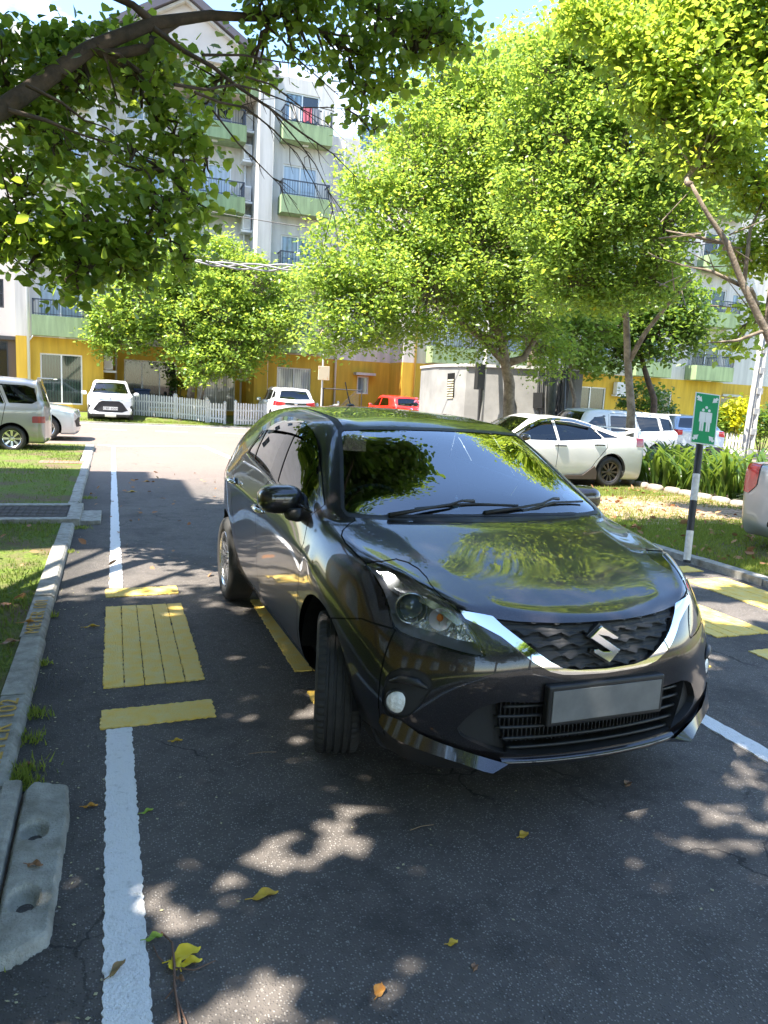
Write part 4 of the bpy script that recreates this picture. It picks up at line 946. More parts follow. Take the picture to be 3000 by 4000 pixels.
# --- left block: bay, recess, fin, bay, gable
LB=empty('apartment_block',(2.5,33,0),0,'gabled white and ochre apartment block with sage green balconies, behind the left picket fence','building')
ZB=[3.22,6.12,9.02,11.92]; GZ=.2
def fl(i): return ZB[i]
holesA=[(-2.72,-1.15,.55,2.56)]+[(-2.72,-1.14,z+.16,z+2.16) for z in ZB]
Yl=33.0
for nm,z0,z1,m in (('ground_storey',GZ,3.18,M_YW),('upper_storeys',3.18,14.6,M_WALL)):
    b=MB(); wall(b,-3.58,-.34,z0,z1,Yl,holesA)
    b.add([(-.34,Yl,z0),(-.34,34.6,z0),(-.34,34.6,z1),(-.34,Yl,z1)],[(0,1,2,3)]); b.add([(-3.58,Yl,z0),(-3.58,37,z0),(-3.58,37,z1),(-3.58,Yl,z1)],[(3,2,1,0)])
    holesR=[(.48,2.72,.5,2.56),(3.6,5.3,.5,2.6)]+[(3.0,4.95,z+.16,z+2.12) for z in ZB]+[(.6,2.0,z+.5,z+2.1) for z in ZB]
    wall(b,-.34,5.8,z0,z1,34.6,holesR)
    holesB=[(6.9,8.45,.5,2.6)]+[(6.92,8.42,z+.16,z+2.12) for z in ZB]
    wall(b,6.38,9.08,z0,z1,Yl,holesB)
    b.add([(6.38,Yl,z0),(6.38,34.6,z0),(6.38,34.6,z1),(6.38,Yl,z1)],[(3,2,1,0)]); b.add([(9.08,Yl,z0),(9.08,40,z0),(9.08,40,z1),(9.08,Yl,z1)],[(0,1,2,3)])
    if z1>5: b.add([(-3.58,Yl,z1),(9.08,Yl,z1),(9.08,42,z1),(-3.58,42,z1)],[(0,1,2,3)])
    b.build(nm,m,LB)
b=MB(); b.box(5.8,6.38,32.55,34.6,GZ,3.18); b.build('fin_base',M_YW,LB)
b=MB(); b.box(5.8,6.38,32.55,34.6,3.18,14.75); b.build('fin',M_WALLG,LB)
window(LB,-2.72,-1.15,.55,2.56,Yl,P_DARK); window(LB,.48,2.72,.5,2.56,34.6,P_DARK,3,open_=2); window(LB,3.6,5.3,.5,2.6,34.6,P_WHT,2); window(LB,6.9,8.45,.5,2.6,Yl,P_WHT,2)
for i,z in enumerate(ZB):
    window(LB,-2.72,-1.14,z+.16,z+2.16,Yl,P_PALE,2); window(LB,3.0,4.95,z+.16,z+2.12,34.6,[P_BLUE,P_BLUE,P_PALE,P_BLUE][i],2 if i<3 else 3,open_=2 if i==3 else None)
    window(LB,.6,2.0,z+.5,z+2.1,34.6,P_BLUE,2); window(LB,6.92,8.42,z+.16,z+2.12,Yl,[P_BLUE,P_BLUE,P_PALE,P_BLUE][i],2,open_=1 if i==3 else None)
    balcony(LB,-2.95,-.80,32.45,33.0,z); balcony(LB,2.86,5.42,33.55,34.6,z,.66); balcony(LB,6.72,8.84,32.25,33.0,z,.72)
    aircon(LB,5.40,34.0,z-.55 if i else 2.05); aircon(LB,-.33,33.3,[2.05,4.95,7.8,10.7][i])
    if i>0: aircon(LB,5.40,34.0,z+.65)
pipe(LB,[(-3.12,32.93,GZ),(-3.12,32.93,14.4)]); pipe(LB,[(6.42,32.93,GZ),(6.42,32.93,14.4)]); pipe(LB,[(.15,34.52,GZ),(.15,34.52,14.2)],.045); pipe(LB,[(5.55,34.52,GZ),(5.55,34.52,14.2)],.045)
for z in ZB: pipe(LB,[(-3.12,32.93,z-.25),(-2.9,32.93,z+.05)],.03)
# gable over the recess
b=MB(); ax,az,ez=2.82,16.72,14.72
b.prism([(-.55,13.62),(6.15,13.62),(6.15,ez),(ax,az),(-.55,ez)],33.2,42,lambda u,v,w:(u,w,v)); b.build('gable',M_PINK,LB)
b=MB(); b.box(-.5,5.8,33.08,33.2,13.62,14.1); b.build('gable_band',M_GREENP,LB)
for sg in (-1,1):
    b=MB(); x1=ax+sg*3.75; z1=az-(az-ez)*3.75/3.35
    b.prism([(ax,az+.02),(x1,z1+.02),(x1,z1+.30),(ax,az+.34)],32.75,42.2,lambda u,v,w:(u,w,v)); b.build('roof_slope',M_FASC,LB)
    b=MB(); b.prism([(ax,az-.12),(x1-sg*.1,z1-.06),(x1-sg*.1,z1+.0),(ax,az+.0)],32.95,33.19,lambda u,v,w:(u,w,v)); b.build('bargeboard',M_WALL,LB)
b=MB(); b.box(2.58,3.06,33.12,33.195,14.33,14.92)
for i in range(9): b.box(2.62,3.02,33.09,33.12,14.37+i*.06,14.40+i*.06)
b.build('louvre',M_WALLG,LB)
# laundry on an upper balcony: hung things are their own
M_CL=[pmat('pale_cloth',(.55,.50,.45),.9),pmat('pink_cloth',(.50,.12,.15),.9),pmat('grey_cloth',(.20,.2,.22),.9),pmat('cream_cloth',(.6,.56,.5),.9)]
for i,(x,m,l,wd) in enumerate(((6.95,0,'bundled pale cloth hung over the left end of the highest balcony rail',.45),(7.55,1,'pink cloth on the drying rack of the highest right-hand balcony',.35),(7.95,2,'grey cloth on the highest balcony beside the pink one',.3),(8.35,3,'cream cloth at the right end of the highest balcony rail',.35))):
    b=MB(); z=ZB[3]+.72+.62; k=8
    for s_ in (0,1):
        vs=[(x+wd*j/k+.01*math.sin(j*2),32.26-.03*math.sin(j*1.7)-.02*s_*0 if q else 32.24,z+.02-(.55+.05*math.sin(j))*q) for j in range(k+1) for q in (0,1)]
    b.add(vs,[(2*j,2*j+2,2*j+3,2*j+1) for j in range(k)]); vs2=[(a,y+.035,c) for a,y,c in vs]; b.add(vs2,[(2*j,2*j+1,2*j+3,2*j+2) for j in range(k)])
    tag(b.build('hung_cloth',M_CL[m]),l,'laundry')
# --- pinkish neighbour at the far left
NB=empty('neighbour_block',(-6,33,0),0,'pinkish rendered block with a dark glazed ground floor at the far left edge','building')
b=MB(); H=[(-6.0,-3.9,.45,2.95),(-8.6,-6.4,.45,2.95)]; wall(b,-12,-3.6,GZ,3.15,33.35,H); b.build('shop_front',pmat('dark_shop_front',(.10,.075,.06),.6),NB)
b=MB(); H2=[(-4.9,-4.0,z+1.0,z+2.1) for z in ZB]; wall(b,-12,-3.6,3.15,13.4,33.35,H2); b.add([(-12,33.35,13.4),(-3.6,33.35,13.4),(-3.6,42,13.4),(-12,42,13.4)],[(0,1,2,3)]); b.build('upper_wall',M_PINK,NB)
for z in ZB: window(NB,-4.9,-4.0,z+1.0,z+2.1,33.35,P_BLK,1,M_FRAMED,rows=2)
for h in H[:0]+[(-6.0,-3.9,.45,2.95),(-8.6,-6.4,.45,2.95)]: window(NB,*h,33.35,P_BLK,3,M_FRAMED)
b=MB(); b.box(-12,-3.62,33.2,33.36,3.0,3.12); b.build('awning_rail',M_FRAMED,NB)
# --- middle block behind the big tree
MBk=empty('middle_block',(13,33,0),0,'ochre and white block behind the spreading tree, beside the grey meter house','building')
Hm=[(11.25,11.85,1.6,2.45),(14.4,16.6,.5,2.6)]+[(14.3,16.1,z+.16,z+2.12) for z in ZB]+[(10.9,11.9,z+.9,z+2.1) for z in ZB]+[(18.2,19.8,z+.16,z+2.12) for z in ZB]
for nm,z0,z1,m in (('ground_storey',GZ,3.18,M_YW),('upper_storeys',3.18,13.2,M_WALL)):
    b=MB(); wall(b,9.1,12.9,z0,z1,34.8,Hm); b.add([(12.9,33,z0),(12.9,34.8,z0),(12.9,34.8,z1),(12.9,33,z1)],[(3,2,1,0)])
    wall(b,12.9,22,z0,z1,33,Hm)
    if z1>5: b.add([(9.1,34.8,z1),(22,34.8,z1),(22,42,z1),(9.1,42,z1)],[(0,1,2,3)]); b.add([(12.9,33,z1),(22,33,z1),(22,34.8,z1),(12.9,34.8,z1)],[(0,1,2,3)])
    b.build(nm,m,MBk)
window(MBk,11.25,11.85,1.6,2.45,34.8,P_BLUE,1); b=MB(); b.box(11.05,12.05,34.35,34.8,2.5,2.62); b.build('window_hood',M_WALLG,MBk)
window(MBk,14.4,16.6,.5,2.6,33,P_WHT,2)
for z in ZB:
    window(MBk,14.3,16.1,z+.16,z+2.12,33,P_WHT,2); window(MBk,10.9,11.9,z+.9,z+2.1,34.8,P_BLUE,1); window(MBk,18.2,19.8,z+.16,z+2.12,33,P_BLUE,2); balcony(MBk,14.05,16.3,32.2,33,z,.78); balcony(MBk,18.0,20.1,32.2,33,z,.78)
pipe(MBk,[(13.5,32.93,GZ),(13.5,32.93,13)],mat=pmat('ochre_pipe',(.55,.40,.10),.5)); pipe(MBk,[(10.1,34.73,GZ),(10.1,34.73,13)])
b=MB(); b.prism([(11.9,13.2),(22.5,13.2),(17.2,17.4)],36,44,lambda u,v,w:(u,w,v)); b.build('roof_gable',M_PINK,MBk)
for sg in (-1,1):
    b=MB(); b.prism([(17.2,17.45),(17.2+sg*5.9,12.9),(17.2+sg*5.9,13.1),(17.2,17.7)],35.6,44.4,lambda u,v,w:(u,w,v)); b.build('roof_slope',M_ROOF,MBk)
# white tower wall seen past the left block's corner
TW=empty('white_tower_wall',(9.9,37,0),0,'sunlit white stair tower just right of the gabled block','building')
b=MB(); b.box(9.1,10.9,36.2,41,3.3,12.4); b.build('tower',M_WALL,TW); b=MB(); b.box(9.0,11.1,36.0,41.2,12.4,12.65); b.build('parapet',M_WALLG,TW)
# --- right-hand block
RB=empty('right_block',(32,33,0),0,'white and ochre apartment block behind the trees at the right edge','building')
ZR=[z+.1 for z in ZB]
Hr=[(22.9,24.8,.4,2.6),(28.0,29.2,.4,2.6),(33.2,34.3,1.5,2.5),(38,40,1.2,2.5)]+[(x,x+1.9,z+.16,z+2.12) for z in ZR for x in (22.9,26.2,30.3)]+[(33.2,33.95,z+.9,z+2.15) for z in ZR]+[(38,39.6,z+.7,z+2.1) for z in ZR]
for nm,z0,z1,m in (('ground_storey',GZ,3.3,M_YW),('upper_storeys',3.3,13.4,M_WALL)):
    b=MB(); wall(b,22,32.7,z0,z1,33.4,Hr); wall(b,32.7,50,z0,z1,34.2,Hr); b.add([(32.7,33.4,z0),(32.7,34.2,z0),(32.7,34.2,z1),(32.7,33.4,z1)],[(0,1,2,3)])
    if z1>5: b.add([(22,33.4,z1),(32.7,33.4,z1),(32.7,42,z1),(22,42,z1)],[(0,1,2,3)]); b.add([(32.7,34.2,z1),(50,34.2,z1),(50,42,z1),(32.7,42,z1)],[(0,1,2,3)])
    b.build(nm,m,RB)
window(RB,22.9,24.8,.4,2.6,33.4,P_DARK,2); window(RB,28.0,29.2,.4,2.6,33.4,P_DARK,1); window(RB,33.2,34.3,1.5,2.5,34.2,P_DARK,1); window(RB,38,40,1.2,2.5,34.2,P_DARK,2)
b=MB(); b.box(33.0,34.5,33.6,34.2,2.55,2.68); b.build('window_hood',M_WALLG,RB)
for z in ZR:
    for x in (22.9,26.2,30.3): window(RB,x,x+1.9,z+.16,z+2.12,33.4,P_DARK if x>30 else P_BLUE,2)
    window(RB,33.2,33.95,z+.9,z+2.15,34.2,P_BLUE,1); window(RB,38,39.6,z+.7,z+2.1,34.2,P_BLUE,2)
    balcony(RB,22.7,25.0,32.6,33.4,z,.78); balcony(RB,26.0,28.3,32.6,33.4,z,.78); balcony(RB,29.9,32.5,32.5,33.4,z,.78)
pipe(RB,[(27.3,33.33,GZ),(27.3,33.33,13)],mat=M_YW)
for z in (2.3,): aircon(RB,25.2,33.0,z,.8,.35)
# --- the block at the left whose end shades the road (outside the frame, seen in the car's side)
SB=empty('shading_block',(-12,0,0),0,'apartment block across the left verge, seen only in the dark car reflections','building')
for nm,z0,z1,m in (('ground_storey',0,3.2,M_YW),('upper_storeys',3.2,13.0,M_WALL)):
    b=MB(); b.box(-22,-5.9,6.2,11.6,z0,z1); b.box(-22,-6.3,11.6,12.5,z0,z1*1.02); b.box(-22,-9.6,-22,6.2,z0,z1); b.build(nm,m,SB)
b=MB(); b.box(-22.5,-5.75,6.0,11.4,13.0,13.15); b.build('parapet',M_WALLG,SB)
for z in (3.2,6.1,9.0):
    for y in (6.5,9.0):
        b=MB(); b.box(-5.9,-5.86,y+.2,y+1.9,z+.3,z+2.1); b.build('window_pane',P_BLUE,SB); b=MB(); b.box(-5.9,-5.2,y,y+2.1,z,z+.75); b.build('balcony',M_GREENP,SB)
    for y in range(-20,4,4):
        b=MB(); b.box(-9.6,-9.56,y+.2,y+1.9,z+.3,z+2.1); b.build('window_pane',P_BLUE,SB); b=MB(); b.box(-9.6,-8.9,y,y+2.1,z,z+.75); b.build('balcony',M_GREENP,SB)
for y in (6.6,9.4,-18,-14,-10,-6,-2,2):
    x=-5.9 if y>5 else -9.6
    b=MB(); b.box(x,x+.04,y,y+1.6,.7,2.5); b.build('window_pane',P_WHT,SB)
# --- meter house, poles, cables
def P2(px,py,dep): return at(px,py,dep)
MH=empty('meter_house',(14,25,0),0,'grey concrete meter house with a louvred left side, beyond the dark car roof','meter house')
bx0=P2(1700,1640,26); bx1=P2(1810,1640,24.6); bx2=P2(2262,1640,23.6)
ztop=P2(1810,1432,24.6).z
M_MH=pmat('weathered_shade_grey_render',(.27,.265,.25),.9,noise=.3,scale=1.2,bump=.3,bscale=40)  # weathered blotches; base grey darkened to carry the front's shade
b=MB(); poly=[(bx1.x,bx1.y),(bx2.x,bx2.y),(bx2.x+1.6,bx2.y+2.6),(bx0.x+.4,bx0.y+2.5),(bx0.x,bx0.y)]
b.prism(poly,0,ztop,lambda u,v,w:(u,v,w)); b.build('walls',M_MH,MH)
b=MB(); b.prism([(x+(x-14)*.015,y+(y-26)*.02) for x,y in poly],ztop,ztop+.09,lambda u,v,w:(u,v,w)); b.build('roof_slab',M_WALLG,MH)
d=(bx1-bx0).normalized(); nn=Vector((d.y,-d.x,0)); c=bx0+(bx1-bx0)*.5
b=MB()
for i in range(8): b.bar(c+nn*.02-d*.17+Vector((0,0,ztop-.95-c.z+i*.085-.1)),c+nn*.02+d*.17+Vector((0,0,ztop-.95-c.z+i*.085-.1)),.03,.05)
b.build('louvre',pmat('cream_louvre',(.5,.45,.32),.6),MH)
b=MB(); z=ztop-.62; b.bar(c+nn*.01-d*.2+Vector((0,0,z-c.z)),c+nn*.01+d*.2+Vector((0,0,z-c.z)),.02,.8); b.build('louvre_recess',M_VOID,MH)
# cable tails looping on its front
M_CAB=pmat('black_cable',(.02,.02,.022),.5)
fd=(bx2-bx1).normalized(); fn=Vector((fd.y,-fd.x,0))
b=MB()
for i in range(7):
    q=.72+.022*i; base=bx1+(bx2-bx1)*q+fn*(.06+.01*i); z1=ztop+.5; z0=.25+.05*i
    pts=[]
    for t in range(15):
        a=t/14; sx_=math.sin(a*PI); pts.append(base+fd*((a-.5)*(.75-.07*i))+Vector((0,0,-base.z+z1-(z1-z0)*sx_**.55)))
    b.tube(pts,.022,6)
b.build('cable_tails',M_CAB,MH,smooth=True)
for q,zz,hh in ((.36,ztop-1.15,.35),(.60,ztop-1.0,.5)):
    b=MB(); p=bx1+(bx2-bx1)*q+fn*.06; b.bar(p+Vector((0,0,zz-p.z)),p+fd*.3+Vector((0,0,zz-p.z)),.10,hh)
    b.build('meter_box',M_BLK,MH)
# dark steel pole with a conduit, leaning past the meter house
def pole(name,label,cat,p0,p1,r0,r1,mat,n=12):
    e=empty(name,(p0[0],p0[1],0),0,label,cat); b=MB(); b.tube([p0,p1],[r0,r1],n); b.build('shaft',mat,e,smooth=True); return e
pb=P2(2152,1650,22); pb.z=0; pt=P2(2196,950,22)
pe=pole('utility_pole','dark steel utility pole in front of the grey meter house, carrying the overhead cables','utility pole',pb,pt,.13,.09,pmat('dark_pole',(.06,.065,.05),.7,noise=.3,scale=5))
b=MB(); b.bar(pt+Vector((-.5,0,-1.4)),pt+Vector((.5,0,-1.4)),.07); b.tube([pb+Vector((.45,-.1,.02)),pt+Vector((.30,-.1,-2.0))],.05,8); b.build('cross_arm',M_FRAMED,pe)
pb2=P2(1880,1650,23.5); pb2.z=0; pt2=P2(1905,1250,23.5)
pe=pole('service_pole','slim pale pole carrying a black junction box at the meter house','utility pole',pb2,pt2,.07,.06,M_WALLG)
b=MB(); p=pb2+(pt2-pb2)*.55; b.box(p.x-.28,p.x-.02,p.y-.12,p.y+.12,p.z-.35,p.z+.45); b.tube([p+Vector((-.15,-.1,-.3)),p+Vector((-.12,-.1,-1.4))],.06,8); b.build('junction_box',M_BLK,pe)
# bare concrete lamp post at the right edge: tapering with a slotted face
lb=P2(2925,1720,24); lb.z=.05; lt=P2(2998,1250,24)
LP=empty('concrete_post',(lb.x,lb.y,0),0,'tapering slotted concrete lamp post at the right edge, in front of the right block','lamp post')
b=MB(); d=(lt-lb); k=7
b.bar(lb+Vector((-.17,0,0)),lt+Vector((-.09,0,0)),.12,.30); b.bar(lb+Vector((.17,0,0)),lt+Vector((.07,0,0)),.12,.30)
for i in range(k): p=lb+d*(i+.5)/k; b.box(p.x-.12,p.x+.12,p.y-.14,p.y+.14,p.z-.10,p.z+.10)
b.bar(lb,lt,.05,.26); b.build('shaft',pmat('pale_concrete',(.42,.41,.38),.85,noise=.25,scale=6),LP)
# overhead cables
def cable(label,p,q,sag,r,n=1,name='overhead_cable'):
    b=MB()
    for k in range(n):
        pts=[]
        for i in range(31):
            t=i/30; a=t*14+k*2*PI/max(n,1); o=Vector((0,math.cos(a),math.sin(a)))*(.10*math.sin(PI*t)*(n>1)); pts.append(p.lerp(q,t)-Vector((0,0,sag*4*t*(1-t)))+o)
        b.tube(pts,r,6)
    tag(b.build(name,M_CAB if n==1 else pmat('grey_cable_sheath',(.20,.20,.21),.5),smooth=True),label,'cable')
cable('thick twisted bundle of grey cables slung across the small tree',at(690,1005,24),at(1420,1015,23),.28,.032,3)
cable('thin black wire sloping across the gabled block above the cable bundle',at(560,770,25),at(2190,960,22),.35,.016)
cable('thin black wire just under the twisted cable bundle',at(700,985,25),at(1500,1045,23),.2,.012)
# far wire fence and picket fences
M_PICK=pmat('white_picket_paint',(.68,.67,.63),.55,noise=.2,scale=12)
def picket(label,p,q,h=.92,gap=.105,post_every=None):
    e=empty('picket_fence',(p[0],p[1],0),0,label,'fence'); p=Vector(p);q=Vector(q);L_=(q-p).length;d=(q-p)/L_; nrm=Vector((d.y,-d.x,0)); k=int(L_/gap)
    b=MB()
    for i in range(k+1):
        c=p+d*(i*L_/k); w2=.034; t=.011; hh=h*random.uniform(.985,1.01)
        pr=[(-w2,0.04),(w2,.04),(w2,hh-.05),(w2*.7,hh-.015),(0,hh),(-w2*.7,hh-.015),(-w2,hh-.05)]
        b.prism(pr,-t,t,lambda u,v,w:(c.x+d.x*u+nrm.x*w,c.y+d.y*u+nrm.y*w,c.z+v))
    b.build('pickets',M_PICK,e)
    b=MB()
    for zz in (.25,.68): b.bar(p-nrm*.03+Vector((0,0,zz*h)),q-nrm*.03+Vector((0,0,zz*h)),.03,.07)
    b.build('rails',M_PICK,e)
    m=max(1,int(round(L_/(post_every or 2.1))))
    for i in range(m+1):
        c=p+d*(L_*i/m)-nrm*.05; b=MB(); b.box(c.x-.05,c.x+.05,c.y-.05,c.y+.05,c.z,c.z+h+.05)
        b.add([(c.x-.07,c.y-.07,c.z+h+.05),(c.x+.07,c.y-.07,c.z+h+.05),(c.x+.07,c.y+.07,c.z+h+.05),(c.x-.07,c.y+.07,c.z+h+.05),(c.x,c.y,c.z+h+.13)],[(0,1,4),(1,2,4),(2,3,4),(3,0,4),(3,2,1,0)]); b.build('fence_post',M_PICK,e)
    return e
def gp(px,py,dep,z=None):
    v=at(px,py,dep); v.z=zfar(v.y) if z is None else z; return v
picket('longest white picket fence, running behind the white car that faces the camera',gp(20,1586,30.8),gp(680,1615,30.2))
picket('short white picket fence at the foot of the small rounded tree',gp(684,1615,30.2),gp(804,1625,29.9))
picket('narrow white picket gate section at the right end of the left fences',gp(812,1620,29.9),gp(876,1622,29.8),.82,post_every=9)
picket('white picket fence behind the white estate seen from the rear',gp(920,1632,29.6),gp(1240,1600,31))
picket('white picket fence running back towards the ochre wall beside the signboard',gp(1245,1600,30.8),gp(1325,1560,33.5),.85)
picket('white picket fence glimpsed between the meter house and the white van',gp(2250,1640,28),gp(2420,1650,28))
picket('white picket fence under the yellow bush at the right edge',gp(2780,1690,27.5,.06),gp(2905,1700,27),.85)
# signboard back on a pole
sg=gp(1252,1640,28); e=empty('signboard',(sg.x,sg.y,0),0,'weathered cream signboard with rusty stains on a pole, seen under the hanging branches','sign')
b=MB(); b.tube([(sg.x,sg.y,0),(sg.x+.02,sg.y,3.0)],.035,8); b.build('pole',M_WALLG,e)
t1=at(1232,1430,28);t2=at(1278,1486,28); b=MB(); b.box(t1.x,t2.x+.02,sg.y-.07,sg.y-.04,t2.z,t1.z); b.build('board',pmat('rust_stained_cream',(.62,.52,.36),.6,col2=(.45,.20,.08),scale=6,lo=.55,hi=.7),e,bevel=.01)
# chain link fence: thin frame by the ochre wall
cf=empty('wire_fence',(9.8,33,0),0,'dark wire mesh fence frame against the ochre wall right of the signboard','fence')
b=MB(); a=gp(1262,1560,33.0);c=gp(1412,1560,33.2); b.tube([(a.x,a.y,1.75),(c.x,c.y,1.75)],.025,6)
for q in (a,c): b.tube([(q.x,q.y,0.2),(q.x,q.y,1.77)],.025,6)
b.build('frame',M_FRAMED,cf)
b=MB(); n=34
for i in range(n): 
    x=a.x+(c.x-a.x)*i/n; b.tube([(x,a.y,.2),(x+1.55,a.y,1.75)] if x+1.55<c.x else [(x,a.y,.2),(c.x,a.y,.2+c.x-x)],.004,3,False); b.tube([(x,a.y+.01,.2+min(1.55,x-a.x)),(x-min(1.55,x-a.x)+.001,a.y+.01,.2)],.004,3,False)
b.build('mesh_infill',M_RAIL,cf)
# blue wheelie bin behind the fence
wb=gp(555,1560,32.0); e=empty('wheelie_bin',(wb.x,wb.y,wb.z),0,'dark blue bin behind the picket fence right of the forward-facing white car','bin')
b=MB(); b.prism([(-.26,0),(.26,0),(.31,.95),(-.31,.95)],-.3,.3,lambda u,v,w:(wb.x+u,wb.y+w,wb.z+v)); b.build('bin_body',pmat('blue_bin_plastic',(.02,.045,.11),.5),e,bevel=.03)
b=MB(); b.box(wb.x-.34,wb.x+.34,wb.y-.36,wb.y+.32,wb.z+.95,wb.z+1.03); b.build('bin_lid',pmat('blue_bin_plastic',(.02,.045,.11),.5),e,bevel=.02)
# assembly-point sign on a leaning banded pole
spb=at(2690,2128,7.6); spb.z=.03; spt=at(2757,1530,7.75)
SG=empty('assembly_point_sign',(spb.x,spb.y,0),0,'green assembly point sign on a leaning black and white banded pole in the right verge','sign')
M_PB=pmat('black_band_paint',(.03,.03,.032),.5,noise=.3,scale=30); M_PW=pmat('white_band_paint',(.7,.69,.66),.5,noise=.25,scale=18)
dv=spt-spb; L_=dv.length; bands=[0,.012,.165,.36,.565,.70,1.0]; 
fr=[(0,.015,M_PB),(.015,.185,M_PW),(.185,.36,M_PB),(.36,.515,M_PW),(.515,.98,M_PB)]
for a_,c_,m_ in fr:
    b=MB(); b.tube([spb+dv*a_,spb+dv*c_],.0365,16); b.build('pole_band',m_,SG,smooth='auto')
ctr=at(2755,1636,7.58); ux=Vector(CR); yawv=Vector((CR[0],CR[1],0)).normalized()
ax_up=dv.normalized(); nrm=yawv.cross(ax_up).normalized(); nrm=nrm if nrm.dot(Vector((-.3,-1,0)))>0 else -nrm
yw2=ax_up.cross(nrm).normalized(); yw2=yw2 if yw2.dot(yawv)>0 else -yw2
W_,H_=.255,.535
def sp(u,v,w=0): return ctr+yw2*u+ax_up*v+nrm*w
M_SG=pmat('sign_green',(.008,.29,.10),.35,noise=.12,scale=10); M_SW=pmat('sign_white',(.72,.74,.73),.4,noise=.08,scale=14)
b=MB(); b.prism([(-W_/2,-H_/2),(W_/2,-H_/2),(W_/2,H_/2),(-W_/2,H_/2)],-.004,.0,lambda u,v,w:sp(u,v,w)); b.build('sign_plate',M_SW,SG)
b=MB(); q=.011; b.add([sp(-W_/2+q,-H_/2+q,.0015),sp(W_/2-q,-H_/2+q,.0015),sp(W_/2-q,H_/2-q,.0015),sp(-W_/2+q,H_/2-q,.0015)],[(0,1,2,3)]); b.build('green_field',M_SG,SG)
def pictogram(name,polys):
    b=MB()
    for P in polys: b.add([sp(u,v,.003) for u,v in P],[tuple(range(len(P)))])
    b.build(name,M_SW,SG)
def arrow(cx,cy,sx_,sy_):
    # arrow pointing from the corner to the centre
    s=.032; pts=[(-1,.35),(-.35,1),(.28,.38),(.62,.75),(1.0,-1.0),(-.75,-.62),(-.38,-.28)]
    return [(cx+sx_*a*s,cy+sy_*c*s) for a,c in pts]
for cx,cy,sx_,sy_ in ((-.085,.205,1,1),(.085,.205,-1,1),(-.085,-.205,1,-1),(.085,-.205,-1,-1)): pictogram('arrow',[arrow(cx,cy,sx_,sy_)])
def disc(cx,cy,r): return [(cx+r*math.cos(2*PI*k/16),cy+r*1.1*math.sin(2*PI*k/16)) for k in range(16)]
def person_(cx,top): return [[(cx-.030,top),(cx+.030,top),(cx+.032,top-.012),(cx+.032,top-.105),(cx+.022,top-.105),(cx+.020,top-.2),(cx+.003,top-.2),(cx+.0,top-.11),(cx-.003,top-.2),(cx-.020,top-.2),(cx-.022,top-.105),(cx-.032,top-.105),(cx-.032,top-.012)]]
pictogram('people_pictogram',[disc(-.031,.088,.014),disc(.031,.088,.014),disc(0,.118,.014)]+person_(-.033,.068)+person_(.033,.068))
